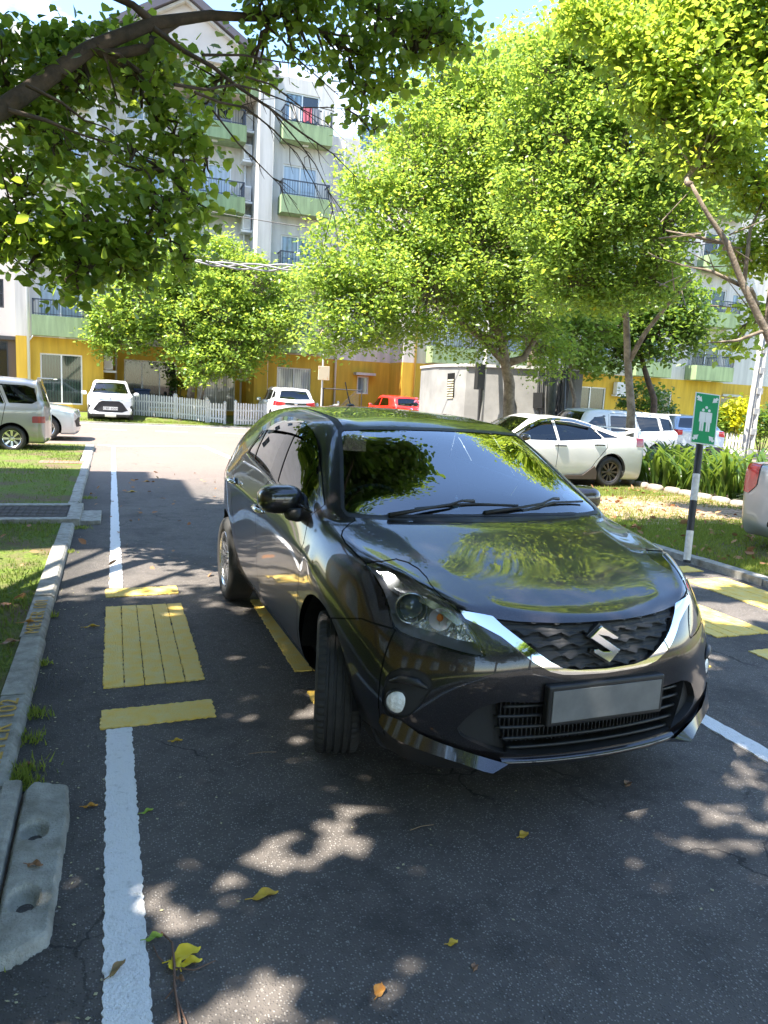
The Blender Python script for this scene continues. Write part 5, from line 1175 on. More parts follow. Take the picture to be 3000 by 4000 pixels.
# ------------------------------------------------------------------ the other parked cars
def gen(xf,xr,W,zs,hood,xc,zc,xw,zr,xt,zt,xb,zb,bf,br,yr,nose=.68,corner=.16):
    """xf/xr front and rear end, W half width, hood z at nose, cowl xc,zc, roof start xw,zr, roof end xt,zt, rear glass base xb,zb, belt z front/rear, yr roof half width"""
    st=[]
    def lerp(a,b,t): return a+(b-a)*t
    def belt(x): return lerp(br,bf,max(0,min(1,(x-xb)/(xc-xb))))
    def topz(x):
        if x>=xc: t=(x-xc)/(xf-xc); return lerp(zc,hood,t**1.6)
        if x>=xw: t=(xc-x)/(xc-xw); return lerp(zc,zr,t**.92)
        if x>=xt: t=(xw-x)/(xw-xt); return zr+(zt-zr)*t+.035*math.sin(PI*t)
        t=min(1,(xt-x)/max(.02,xt-xb)); return lerp(zt,zb,t)
    xs=[xr+.10,xr+.25,(xr+.25+xt)/2 if xt-xr>.7 else xr+.42,xt]+[lerp(xt,xw,i/4) for i in (1,2,3)]+[xw,(xw+xc)/2,xc-.10,xc+.05,lerp(xc,xf,.33),lerp(xc,xf,.6),xf-.36,xf-.20,xf-corner+.03]
    xs=sorted(set(xs)); out=[]
    for i,x in enumerate(xs):
        e=max(0,(x-(xf-.75))/.75); e2=max(0,((xr+.6)-x)/.6)
        w=W*(1-.20*e**2.2-.12*e2**2); b=belt(x); tz=topz(x); zmid=lerp(zs,b,.5)
        hoodz=x>xc
        sh=min(b,tz-.03) if hoodz or x<xb else b
        s=[(w*.86,zs),(w*.94,zs+.08),(w*.98,zs+.2),(w*1.0,lerp(zs,sh,.55)),(w*1.0,lerp(zs,sh,.82)),(w*.955,sh)]
        if hoodz:
            y5=w*.955; t=[(x+(xf-x)*0+.012*k,y5*f,lerp(sh,tz,g)) for k,(f,g) in enumerate(((.86,.45),(.64,.80),(.42,.93),(.2,.99),(0,1.0)))]
            bow=.06*min(1,(x-xc)/.3+.3); t=[(a+bow*(1-(y/y5)**2),y,z) for a,y,z in t]
        else:
            full=max(0.,min(1.,(tz-sh)/(zr-belt(x)))); y5=w*.955
            yy=lerp(y5*.86,yr,min(1,full)); zz=tz-.05*min(1,full+.2); 
            bow=.10*(x>xw-.05) ; t=[(x,(y5*.55+yy*.45) if full>.4 else lerp(y5,yy,.5),lerp(sh,zz,.5)),(x,yy,zz),(x+bow*.5,yy*.68,tz-.018),(x+bow*.9,yy*.34,tz-.004),(x+bow,0,tz)]
        st.append((x,s,t))
    # nose cap and tail cap
    def cap(stn,sg,xe):
        x,s,t=stn; rows=[]
        for k in range(5):
            y,z=s[k]; prof=[.0,.75,1.0,1.0,.85][k]
            rows.append([(lerp(x,xe-sg*(.05 if k==0 else 0.),(1-(f)**2.4))-sg*.03*(1-prof),y*f,z) for f in (.80,.60,.40,.2,0)])
        return rows
    cf=cap(st[-1],1,xf); cr=cap(st[0],-1,xr)
    x,s,t=st[-1]; tt=[(lerp(x,xf-.05,1-f**2.4),s[5][0]*f,z) for f,(a,y,z) in zip((.80,.60,.40,.2,0),t)]; st[-1]=(x,s,tt)
    x,s,t=st[0]; tt=[(lerp(x,xr+.04,1-f**2.4),s[5][0]*f,s[5][1]+.02*(1-f)) for f in (.80,.60,.40,.2,0)]; st[0]=(x,s,tt)
    return st,cf,cr
def small_car(label,loc,rz,g,col,wheels,r,side_win,style='five',metal=0.,ws=None,rw=None,front_=None,tail=None,extra=None,gl=None,doors=(),blacksill=.0,rims=None,group=None,z=0,deflector=False,wst=(-.05,.05)):
    e=empty('parked_car',(loc[0],loc[1],z),rz,label,'car',group)
    st,cf,cr=g; V,F=cage(st,cf,cr); bm=smooth_half(V,F,3); tree=BVHTree.FromBMesh(bm)
    gl=gl or M_GLASSD; P_=paint('car_paint',col,metal=metal,rough=.35)
    regs=[]
    if ws: regs+=[('windscreen',front(ws,wst[0]),gl,-.003,False)]
    if rw: regs+=[('rear_window',rear(rw,wst[1]),gl,-.003,False)]
    for q in side_win: regs.append(('door_glass',side(q,.4),gl,-.008,True))
    if front_:
        for nm,q,m,off in front_: regs.append((nm,front(q,st[-1][0]-.32),m,off,nm in('headlight','fog_lamp'),m if abs(off)>.01 else None))
    if tail:
        for nm,q,m,off in tail: regs.append((nm,rear(q,st[0][0]+.22),m,off,nm=='tail_lamp',m if abs(off)>.01 else None))
    if blacksill: regs.append(('sill_trim',lambda P:np.where(P[:,1]>.2,P[:,2]-blacksill,9.),M_BLKM,.003,False))
    arches=[circ(x,r+.01,r+.055,.4) for x in wheels]
    if extra: regs=extra(regs)
    car_parts(e,bm,regs,[side(d,.4) for d in doors],arches,'body',P_,M_VOID,seam_w=.006)
    for x in wheels:
        for s in (1,-1): wheel(e,(x,s*(max(abs(q[1][4][0]) for q in st)-.115),r),r,.19,side_=s,style=style,rim1=(rims or (None,None))[0],rim2=(rims or (None,None))[1],n=28)
        well(e,x,r+.01,r+.058,(1,-1),.24)
    return e,tree,st
NOH=[]
# silver tall wagon on the left verge, nose to the left
g=gen(1.60,-1.62,.735,.19,.93,1.05,1.02,.55,1.56,-1.42,1.52,-1.56,1.05,.98,1.04,.60)
WIN=[[(.98,1.02),(.62,1.34),(.50,1.42),(.02,1.44),(.02,1.0)],[(-.06,1.0),(-.06,1.44),(-.60,1.44),(-.78,1.0)],[(-.86,1.02),(-.72,1.41),(-1.18,1.40),(-1.36,1.34),(-1.40,1.08),(-1.30,1.02)]]
P0=at(112,1700,15.9); M_SILVER=(.27,.285,.30)
e1,_,_=small_car('silver tall boxy wagon on the left verge, its rear towards the road',(-2.90,18.0),PI,g,M_SILVER,(1.10,-.98+.08),.275,WIN,'eight',.7,rw=[(-.1,1.46),(.45,1.45),(.58,1.08),(-.1,1.06)],
  tail=[('tail_lamp',[(.62,.76),(.9,.76),(.9,.62),(.62,.62)],pmat('faded_red_lens',(.28,.06,.06),.15,coat=1),.004)],doors=([(.98,.95),(.98,.3),(.02,.27),(0,1.02),(.02,1.47),(.6,1.40)],[(.02,1.47),(0,1.02),(.02,.27),(-.62,.27),(-.72,.6),(-.80,1.0),(-.62,1.47)]))
b=MB(); b.box(-1.72,-1.40,-.55,.55,1.545,1.575); b.build('roof_spoiler',paint('car_paint',M_SILVER,.7),e1,local=True,bevel=.01)
for s in (1,-1):
    b=MB(); b.tube([(-.50,s*.735,.90),(-.42,s*.752,.905),(-.34,s*.735,.90)],.014,6); b.build('door_handle',paint('car_paint',M_SILVER,.7),e1,local=True,smooth=True)
    b=MB(); b.lathe([(.075,0),(.08,.003),(.0001,.004)],20,Matrix.Translation((-1.12,s*.728,.82))@Matrix.Rotation(R(-90*s),4,'X')); b.build('fuel_flap',paint('car_paint',M_SILVER,.7),e1,local=True)
# pale sedan behind it, nose to the right
g=gen(2.15,-2.15,.87,.17,.74,1.25,.92,.45,1.40,-1.0,1.33,-1.75,1.0,.90,.98,.56)
HLs=[(.50,.62),(.62,.64),(.80,.74),(.95,.84),(.78,.80),(.60,.70)]
e2,_,_=small_car('pale silver saloon whose nose shows behind the silver wagon',(-2.95,21.4),0,g,(.55,.60,.62),(1.35,-1.35),.32,[[(1.0,.93),(.5,1.28),(0,1.32),(0,.92)],[(-.08,.92),(-.08,1.32),(-.7,1.30),(-1.2,1.0)]],'five',.5,ws=[(-.1,1.37),(.5,1.35),(.68,.98),(-.1,.96)],
  front_=[('headlight',HLs,M_SILV,-.004),('grille',[(-.1,.36),(.62,.36),(.74,.52),(.5,.60),(-.1,.60)],M_BLKM,-.03)])
# white compact SUV facing the camera
g=gen(1.55,-1.45,.845,.24,.98,.75,1.08,.15,1.60,-1.15,1.56,-1.40,1.12,1.06,1.12,.60)
e3,t3,_=small_car('white compact car facing the camera in front of the left picket fence, black hexagonal grille',(-.07,31.42),-PI/2,g,(.74,.74,.74),(.85,-.85),.325,[[(.62,1.10),(.28,1.42),(0,1.48),(0,1.08)],[(-.08,1.08),(-.08,1.48),(-.9,1.45),(-1.0,1.12)]],'five',0,ws=[(-.1,1.535),(.45,1.52),(.53,1.50),(.66,1.14),(.62,1.12),(-.1,1.10)],gl=M_GLASS,
  front_=[('headlight',[(.46,.86),(.60,.83),(.84,.87),(.84,.96),(.66,.94),(.46,.92)],M_SILV,-.004),('grille',[(-.1,.42),(.42,.42),(.62,.50),(.42,.78),(.30,.84),(-.1,.84)],M_BLKM,-.03),('grille_bar',[(.30,.87),(.44,.89),(.46,.91),(-.1,.885),(-.1,.865)],M_CHROME,.006),('fog_lamp',[(.66,.46),(.80,.48),(.80,.70),(.70,.66),(.70,.58)],M_BLKM,-.01)],blacksill=.34)
for s in (1,-1): mirror(e3,(.50,s*.96,1.10),s,paint('car_paint',(.74,.74,.74)),(.07,.10,.075))
b=MB(); b.box(1.52,1.56,-.26,.26,.50,.62); b.build('number_plate',M_PLATE,e3,local=True)
o=textmesh('CBP 6064',.115,.001,'plate_lettering',M_PLTXT,Matrix.Translation((1.563,0,.56))@Matrix.Rotation(R(90),4,'Z')@Matrix.Rotation(R(90),4,'X'),parent=e3)
b=MB(); M=Matrix.Translation((1.53,0,.93))@Matrix.Rotation(R(90),4,'Y'); b.lathe([(.055,0),(.065,.012),(.055,.02),(.048,.012)],20,M@Matrix.Diagonal((.7,1,1,1)) ); b.ell((1.545,0,.93),(.01,.03,.03),10,6); b.build('badge',M_CHROME,e3,local=True)
b=MB(); b.ell((.45,0,.98),(.22,.6,.1),14,8,.7); b.build('dashboard',M_DASH,e3,local=True,smooth=True); seat(e3,-.1,.36,.5,M_SEAT); seat(e3,-.1,-.36,.5,M_SEAT)
for s in (1,-1):
    b=MB(); b.lathe([(.05,0),(.06,.01),(.045,.02),(.0001,.012)],16,Matrix.Translation((1.46,s*.70,.52))@Matrix.Rotation(R(90),4,'Y')); b.build('fog_lamp_glass',M_SILV,e3,local=True)
# white estate seen from behind
g=gen(2.0,-2.0,.845,.24,.95,.95,1.06,.35,1.60,-1.5,1.56,-1.86,1.10,1.04,1.12,.60)
cc=at(1163,1600,28.6)
e4,_,_=small_car('white car seen from behind, on the far verge in front of the middle picket fence',(cc.x-.1,cc.y+1.9),PI/2,g,(.70,.71,.72),(1.22,-1.25),.33,[[(.9,1.08),(.42,1.42),(0,1.48),(0,1.08)],[(-.08,1.08),(-.08,1.48),(-.9,1.47),(-1.0,1.10)],[(-1.1,1.14),(-1.05,1.44),(-1.45,1.40),(-1.60,1.20)]],'five',0,rw=[(-.1,1.48),(.50,1.46),(.62,1.16),(-.1,1.13)],
  tail=[('tail_lamp',[(.42,1.02),(.9,1.08),(.9,.88),(.60,.90),(.42,.94)],M_RED,.005),('tail_bar',[(-.1,1.00),(.42,1.02),(.42,.94),(-.1,.92)],M_GLOSSBLK,.006)],blacksill=.36,z=.10)
for s in (1,-1): mirror(e4,(.70,s*.95,1.08),s,paint('car_paint',(.7,.7,.7)),(.07,.09,.07)); 
b=MB(); b.ell((-2.0,0,.97),(.015,.07,.045),14,8); b.build('badge',M_CHROME,e4,local=True)
# red hatchback seen from behind
cc=at(1588,1590,31.8)
g=gen(1.55,-1.75,.78,.22,.88,.85,1.0,.3,1.48,-1.15,1.44,-1.62,1.02,.96,1.03,.55)
e5,_,_=small_car('bright red hatchback seen from behind, just above the dark car roof',(cc.x,cc.y+1.6),PI/2+.10,g,(.62,.022,.015),(1.0,-1.1),.30,[[(.8,1.0),(.36,1.32),(0,1.37),(0,1.0)],[(-.08,1.0),(-.08,1.37),(-.7,1.36),(-1.0,1.04)]],'five',0,rw=[(-.1,1.39),(.42,1.37),(.56,1.06),(-.1,1.04)],tail=[('tail_lamp',[(.56,.98),(.9,1.0),(.9,.76),(.58,.78)],M_RED,.005)],z=.12)
for s in (1,-1): mirror(e5,(.60,s*.88,1.03),s,paint('car_paint',(.62,.022,.015)),(.06,.09,.065))
b=MB(); b.ell((-1.76,0,.93),(.015,.06,.05),12,8); b.build('badge',M_CHROME,e5,local=True)
b=MB(); b.tube([(-1.0,0,1.46),(-1.25,0,1.60)],[.006,.003],6); b.build('aerial',M_BLK,e5,local=True)
# white fastback beside the plant bed, nose to the left
Wc=(.72,.71,.68)
g=gen(2.02,-2.12,.84,.15,.70,1.12,.88,.28,1.32,-.72,1.285,-1.78,.99,.86,.97,.53)
e6,t6,_=small_car('white fastback with dark alloy wheels, parked beside the strap-leaved plants',(7.82,12.66),PI,g,Wc,(1.28,-1.25),.302,[[(.90,.88),(.55,1.10),(.30,1.205),(.02,1.245),(.0,.875)],[(-.05,.875),(-.04,1.245),(-.45,1.225),(-.85,1.14),(-1.02,.96),(-1.0,.93)],[(-1.05,.955),(-.92,1.12),(-1.15,1.05),(-1.42,.965)]],'ten',0,ws=[(-.1,1.29),(.42,1.27),(.64,.93),(-.1,.91)],rw=[(-.1,1.26),(.42,1.24),(.60,1.03),(-.1,1.01)],
  tail=[('tail_lamp',[(.40,.96),(.9,.97),(.9,.80),(.72,.80),(.62,.90),(.40,.92)],pmat('dark_red_lens',(.16,.012,.012),.1,coat=1),.006)],
  front_=[('headlight',[(.42,.66),(.9,.74),(.9,.60),(.42,.58)],M_SILV,-.004),('grille',[(-.1,.62),(.42,.62),(.5,.36),(-.1,.34)],M_BLKM,-.02)],
  doors=([(1.0,.80),(.94,.25),(.0,.22),(-.02,.87),(.0,1.275),(.3,1.24)],[(.0,1.275),(-.02,.87),(.0,.22),(-.72,.24),(-.88,.50),(-1.12,.78),(-1.10,.95),(-.8,1.17),(-.45,1.27)]),rims=(pmat('bronze_dark_alloy',(.16,.14,.13),.3,metal=.8),M_GLOSSBLK),z=.035)
b=MB(); 
for s in (1,-1):
    b=MB(); b.prism([(-1.72,1.03),(-2.02,1.10),(-2.06,1.145),(-1.88,1.15),(-1.70,1.07)],s*.56,s*.60,lambda u,v,w:(u,w,v)); b.build('spoiler_end',paint('car_paint',Wc),e6,local=True,bevel=.008)
    b=MB(); b.tube([(.10-.30,s*.838,.785),(.12-.24,s*.855,.79),(.12-.10,s*.855,.79),(.12-.06,s*.838,.785)],.014,6); b.build('door_handle',M_BLK,e6,local=True,smooth=True)
    b=MB(); b.tube([(-1.06,s*.835,.82),(-1.0,s*.850,.823),(-.86,s*.852,.822),(-.82,s*.836,.82)],.014,6); b.build('door_handle',M_BLK,e6,local=True,smooth=True)
    mirror(e6,(.80,s*.94,.93),s,M_GLOSSBLK,(.085,.11,.065))
    b=MB(); P=[(-.92,.20),(-.92,.30),(-.86,.42),(-.60,.24),(.9,.21),(.9,.17),(-.92,.16)]; b.prism(P,s*.835,s*.855,lambda u,v,w:(u,w,v)); b.build('side_skirt',pmat('brown_black_trim',(.07,.05,.04),.5),e6,local=True,bevel=.004)
    b=MB(); b.prism([(.95,.94),(.55,1.16),(.28,1.268),(0,1.30),(-.42,1.285),(-.84,1.19),(-.80,1.15),(-.42,1.23),(0,1.25),(.28,1.215),(.52,1.11)],s*.665,s*.700,lambda u,v,w:(u,w-(v-1.1)*.28*s,v)); b.build('wind_deflector',glassmat('smoked_acrylic2',(.12,.12,.12),1.2),e6,local=True)
b=MB(); b.box(-2.02,-1.80,-.56,.56,1.125,1.15); b.build('rear_spoiler',paint('car_paint',Wc),e6,local=True,bevel=.008)
# white people carrier behind it
Wv=(.70,.70,.67)
g=gen(2.15,-2.1,.85,.2,.86,1.35,.98,.75,1.50,-1.75,1.47,-2.0,1.02,.92,.98,.62)
cv=at(2655,1700,20.2)
e7,_,_=small_car('white people carrier side-on behind the fastback, with a roof spoiler and privacy glass',(cv.x-2.0,cv.y+.85),PI,g,Wv,(1.35,-1.30),.31,[[(1.15,.97),(.72,1.30),(.40,1.35),(.36,.95)],[(.24,.95),(.22,1.36),(-.58,1.36),(-.56,.97)],[(-.72,.98),(-.60,1.37),(-1.30,1.36),(-1.38,1.0)],[(-1.48,1.02),(-1.40,1.36),(-1.72,1.33),(-1.88,1.04)]],'five',0,ws=[(-.1,1.45),(.5,1.43),(.68,1.04),(-.1,1.0)],rw=[(-.1,1.42),(.5,1.40),(.62,1.08),(-.1,1.06)],doors=([(.30,.98),(.30,.25),(-.62,.25),(-.64,1.0),(-.62,1.42),(.26,1.42)],[(-.64,1.0),(-.62,.25),(-1.0,.26),(-1.2,.7),(-1.42,1.0),(-1.3,1.42),(-.62,1.42)]),z=0)
b=MB(); b.box(-2.18,-1.80,-.62,.62,1.44,1.475); b.build('roof_spoiler',paint('car_paint',Wv),e7,local=True,bevel=.01)
for s in (1,-1):
    for x in (.12,-.48,): 
        b=MB(); b.tube([(x-.09,s*.845,.82),(x-.05,s*.862,.823),(x+.05,s*.862,.823),(x+.09,s*.845,.82)],.015,6); b.build('door_handle',M_CHROME,e7,local=True,smooth=True)
# silver-blue hatchback beyond it
cb=at(2730,1680,23.5)
g=gen(2.0,-1.9,.85,.2,.85,.95,.98,.4,1.46,-1.1,1.42,-1.7,1.02,.96,1.0,.56)
e8,_,_=small_car('silver-blue hatchback with an amber number plate, behind the people carrier',(cb.x+.6,cb.y+1.6),PI/2-.35,g,(.42,.48,.58),(1.2,-1.2),.31,[[(.8,1.0),(.42,1.30),(0,1.36),(0,1.0)],[(-.08,1.0),(-.08,1.36),(-.8,1.33),(-1.1,1.04)]],'five',.5,rw=[(-.1,1.38),(.46,1.36),(.64,1.06),(-.1,1.04)],tail=[('tail_lamp',[(.58,.99),(.9,1.0),(.9,.80),(.58,.84)],M_RED,.005)],blacksill=.5)
b=MB(); b.box(-1.93,-1.90,-.24,.24,.66,.78); b.build('number_plate',pmat('amber_plate',(.75,.38,.03),.5),e8,local=True)
# silver car cut by the right edge
g=gen(2.1,-2.1,.83,.17,.80,1.1,.93,.45,1.42,-1.1,1.38,-1.72,1.0,.93,1.0,.56)
e9,_,_=small_car('silver car cut by the right edge, only its red tail lamp and bumper showing',(9.0,5.86),0,g,(.36,.365,.375),(1.3,-1.3),.31,[[(.8,.96),(.45,1.28),(0,1.33),(0,.95)],[(-.08,.95),(-.08,1.33),(-.8,1.30),(-1.1,1.0)]],'five',.6,rw=[(-.1,1.34),(.46,1.32),(.64,1.03),(-.1,1.01)],
  tail=[('tail_lamp',[(.52,.98),(.9,1.02),(.9,.66),(.66,.64),(.54,.74)],M_RED,.008),('reflector',[(-.1,.36),(.3,.36),(.3,.30),(-.1,.30)],M_GLOSSBLK,-.005)],z=.04)
# ------------------------------------------------------------------ trees and plants
LEAF6=np.array([(0,0,0),(.28,.30,.05),(.66,.24,.05),(1.0,0,-.04),(.66,-.24,.05),(.28,-.30,.05)])
LEAFB=np.array([(0,0,0),(.25,.40,.07),(.62,.36,.06),(1.02,0,-.08),(.62,-.36,.06),(.25,-.40,.07)])
def leaves(name,P,size,mat,parent,shape=LEAF6,droop=.25,rng=RNG,szv=.38,kind=None):
    n=len(P); th=rng.uniform(0,2*PI,n); pitch=rng.normal(-droop,.45,n); roll=rng.normal(0,.6,n)
    f=np.stack([np.cos(th)*np.cos(pitch),np.sin(th)*np.cos(pitch),np.sin(pitch)],1)
    up=np.array([0,0,1.])[None]-f*f[:,2:3]; up/=np.linalg.norm(up,axis=1)[:,None]+1e-9; sdv=np.cross(up,f)
    u2=up*np.cos(roll)[:,None]+sdv*np.sin(roll)[:,None]; s2=np.cross(u2,f)
    sz=size*(1+rng.normal(0,szv,n)).clip(.45,1.6)
    V=(P[:,None,:]+sz[:,None,None]*(shape[None,:,0:1]*f[:,None]+shape[None,:,1:2]*s2[:,None]+shape[None,:,2:3]*u2[:,None])).reshape(-1,3)
    loc=np.array(parent.location) if parent else np.zeros(3)
    V=V-loc; me=bpy.data.meshes.new(name); me.vertices.add(len(V)); me.vertices.foreach_set('co',V.astype(np.float32).ravel())
    idx=(np.arange(n)*6)[:,None,None]+np.array([[0,3,2,1],[0,5,4,3]])[None]; idx=idx.reshape(-1)
    me.loops.add(len(idx)); me.loops.foreach_set('vertex_index',idx.astype(np.int32)); me.polygons.add(2*n)
    me.polygons.foreach_set('loop_start',(np.arange(2*n)*4).astype(np.int32)); me.polygons.foreach_set('loop_total',np.full(2*n,4,np.int32)) if hasattr(me.polygons[0],'loop_total') and False else None
    me.update(calc_edges=True); me.materials.append(mat); me.validate()
    o=bpy.data.objects.new(name,me); COL.objects.link(o)
    if parent: o.parent=parent
    return o
def bez(p,q,bend,n=8,jit=.0):
    m=p.lerp(q,.5)+bend; out=[]
    for i in range(n+1):
        t=i/n; a=p.lerp(m,t).lerp(m.lerp(q,t),t)
        if 0<i<n and jit: a=a+Vector([random.uniform(-jit,jit) for _ in range(3)])
        out.append(a)
    return out
def tree(name,label,trunk,r0,r1,blobs,nclump,nleaf,size,mats,bark,limbs=None,clr=.28,shell=.55,twigs=True,shape=LEAF6,group=None,droop=.25,seed=1,cat='tree',limb_r=.07,hollow=0):
    """trunk: polyline; blobs: (centre, radii) ellipsoids of foliage; limbs reach every blob; twigs reach clumps"""
    rng=np.random.default_rng(seed); random.seed(seed)
    base=trunk[0]; e=empty(name,(base.x,base.y,base.z),0,label,cat,group)
    b=MB(); k=len(trunk); b.tube(trunk,[r0+(r1-r0)*i/(k-1) for i in range(k)],12)
    b.build('trunk',bark,e,smooth=True)
    lb=MB(); tw=MB(); P=[]
    tot=sum((q[1][0]*q[1][1]*q[1][2])**.67 for q in blobs)
    nodes=[(Vector(t),limb_r*1.3) for t in trunk[max(1,k//2):]]; rest=list(blobs)
    while rest:
        bi,ni=min(((i,j) for i in range(len(rest)) for j in range(len(nodes))),key=lambda q:(rest[q[0]][0]-nodes[q[1]][0]).length+.35*max(0,nodes[q[1]][0].z-rest[q[0]][0].z))
        c,rad=rest.pop(bi); s,sr=nodes[ni]
        path=bez(s,c,Vector((random.uniform(-.2,.2),random.uniform(-.2,.2),(-.10 if c.z>s.z else .18)*(c-s).length)),8,.04); nodes.append((Vector(c),sr*.62))
        rr=max(.010,sr*.8); lb.tube(path,[rr*(1-.42*i/8) for i in range(9)],7)
        nc=max(3,int(nclump*((rad[0]*rad[1]*rad[2])**.67)/tot))
        d=rng.normal(size=(nc,3)); d/=np.linalg.norm(d,axis=1)[:,None]; rr_=(shell+(1-shell)*rng.random(nc))**(1/1.6)
        cen=np.array(c)+d*np.array(rad)*rr_[:,None]*(1+.16*np.sin(d[:,0:1]*7+d[:,1:2]*5))
        for q in cen:
            if twigs and rng.random()<.6:
                t=path[int(rng.integers(3,9))]; m=Vector(q); tw.tube([t,t.lerp(m,.5)+Vector((0,0,-.05+random.uniform(-.1,.1))),m],[.018,.011,.005],4,False)
            n=int(nleaf*rng.uniform(.6,1.4)); r=clr*rng.uniform(.7,1.35)
            w=rng.normal(size=(n,3))*np.array([1,1,.62])*r*.62
            P.append(q+w)
    lb.build('limb',bark,e,smooth=True)
    if twigs and tw.v: tw.build('twig',bark,e)
    P=np.concatenate(P); sel=rng.random(len(P)); a=0
    edges=[0,.78,1.0] if len(mats)==2 else [0,1.0]
    for m,(lo,hi) in zip(mats,zip(edges[:-1],edges[1:])):
        leaves('crown',P[(sel>=lo)&(sel<hi)],size,m,e,shape=shape,droop=droop,rng=rng)
    return e
def bark_mat(name,c,c2):
    m=pmat(name,c,.9,col2=c2,scale=7,bump=.8,bscale=35); return m
M_BARK=bark_mat('grey_bark',(.30,.24,.18),(.12,.09,.065)); M_BARKD=bark_mat('dark_bark',(.12,.085,.06),(.05,.04,.03))
L_Y=leafmat('yellow_green_leaf',(.185,.29,.042),(.32,.42,.06),(.66,.78,.08),trw=.52,yel=(.55,.42,.03,.965))
L_M=leafmat('mid_green_leaf',(.10,.19,.04),(.19,.29,.055),(.50,.66,.09),trw=.5)
L_D=leafmat('deep_green_leaf',(.035,.085,.02),(.08,.15,.025),(.36,.52,.05),rough=.32,trw=.42)
L_NM=leafmat('backlit_leaf',(.09,.18,.032),(.17,.27,.04),(.58,.74,.07),rough=.34,trw=.5)
def AB(px,py,dep,rpx,sq=1.0,dz=1.0):
    "blob seen at a photo pixel, radius given in photo pixels"
    r=rpx*dep/FPX; return (at(px,py,dep),(r,r*sq,r*dz))
# big spreading tree in the middle
tb=at(1995,1640,19); tb.z=0
tM=[tb,at(1990,1500,19),at(1975,1420,18.8),at(1960,1330,18.6),at(1900,1200,18.2),at(1880,1050,18)]
bl=[AB(*q) for q in ((1650,1130,17.5,230),(1420,1240,17,150),(1260,1290,16.6,95),(1340,1020,17,150),(1560,880,17.5,210),(1450,700,17.5,130),(1800,1000,18,240),(1700,640,18,230),(1950,780,18.5,250),(1620,460,18.5,150),(1900,480,18.5,210),(2050,1150,18.5,190),(1900,330,19,160),(2120,980,19,200),(2140,620,19,220),(1740,330,18.5,120),(1880,1300,18.4,110),(1500,1130,16.5,140),(2130,1360,20,110),(1270,1140,17,90),(2000,330,17.5,150))]
T1=tree('spreading_tree','broad bright green tree, its trunk rising before the grey meter house',tM,.16,.08,bl,2300,54,.086,[L_M,L_Y],M_BARK,clr=.34,seed=3,shell=.45)
b=MB(); b.tube([tM[2],at(2045,1400,18.9),at(2110,1290,18.9),at(2200,1160,18.5)],[.12,.09,.07,.03],8); b.tube([tM[2],at(1890,1330,18.5),at(1800,1260,18),at(1690,1200,17.5)],[.11,.08,.06,.03],8); b.build('limb',M_BARK,T1,smooth=True)
# the fork-trunked tree on the right
tb=at(2462,1730,16.3); tb.z=.04
tR=[tb,at(2466,1600,16.3),at(2452,1420,16.2),at(2446,1240,16),at(2425,1100,15.5),at(2400,950,14.8)]
bl=[AB(*q) for q in ((2350,760,13.8,190),(2180,900,14.2,170),(2500,560,13.6,200),(2250,540,14,180),(2600,860,13.8,170),(2080,700,14.4,140),(2380,330,13.8,190),(2150,300,14,170),(2620,380,13.6,160),(2230,1080,14.5,140),(2400,1120,14.6,120),(2270,170,14.2,130),(2460,160,14,120),(2020,500,14.4,110),(2560,1080,14.4,95),(2650,620,14.3,170),(2560,250,14.4,150),(2450,-40,14.4,170),(2300,420,14.5,150),(2750,700,14.6,130))]
T2=tree('forked_tree','tree with a slim pale forking trunk between the white fastback and the people carrier',tR,.10,.045,bl,1750,54,.078,[L_M,L_Y],M_BARK,clr=.27,seed=5,shell=.45)
b=MB(); b.tube([tR[2],at(2520,1300,16),at(2600,1200,15.6),at(2700,1090,15)],[.065,.05,.04,.03],8); b.tube([tR[3],at(2380,1170,15.8),at(2340,1110,15.4)],[.06,.045,.03],8); b.build('limb',M_BARK,T2,smooth=True)
# nearer tree whose branches come in over the right edge
tE=[at(3220,2000,9.2),at(3150,1650,9.2),at(3040,1400,9.2),at(2990,1290,9.1),at(2905,1120,9),at(2840,950,8.9),at(2760,830,8.9),at(2700,720,8.8)]; tE[0].z=.04
bl=[AB(*q) for q in ((2800,520,9,190),(2950,700,9.2,130),(2650,250,9,180),(2900,200,9.2,210),(2960,420,9.4,160),(2480,150,9.2,130),(2560,420,9.3,130),(2300,60,9.3,110),(2750,-60,9,190),(3100,900,9.3,150),(2900,1000,9.6,75),(2960,1240,9.6,55),(2850,1330,9.9,50),(3050,50,9,200))]
T3=tree('overhanging_tree','nearer tree reaching in from the right edge with long yellowish leaves',tE,.066,.02,bl,760,44,.078,[L_Y,L_M],M_BARK,clr=.22,seed=8,droop=.35,shell=.3,limb_r=.035)
b=MB()
for a_,c_,d_ in (((2990,1290),(3010,1080),(3090,930)),((2905,1120),(2780,1060),(2640,1030)),((2905,1120),(2930,900),(2990,760)),((2840,950),(2740,930),(2600,900)),((2990,1290),(2880,1330),(2760,1340))):
    b.tube([at(*a_,9.1),at(*c_,9.1),at(*d_,9.2)],[.028,.02,.008],6)
for i in range(26):
    q=at(random.uniform(2560,3000),random.uniform(820,1250),random.uniform(8.8,9.8)); b.tube([q,q+Vector((random.uniform(-.5,.5),random.uniform(-.3,.3),random.uniform(-.1,.4)))],[.010,.004],4,False)
b.build('limb',M_BARK,T3,smooth=True)
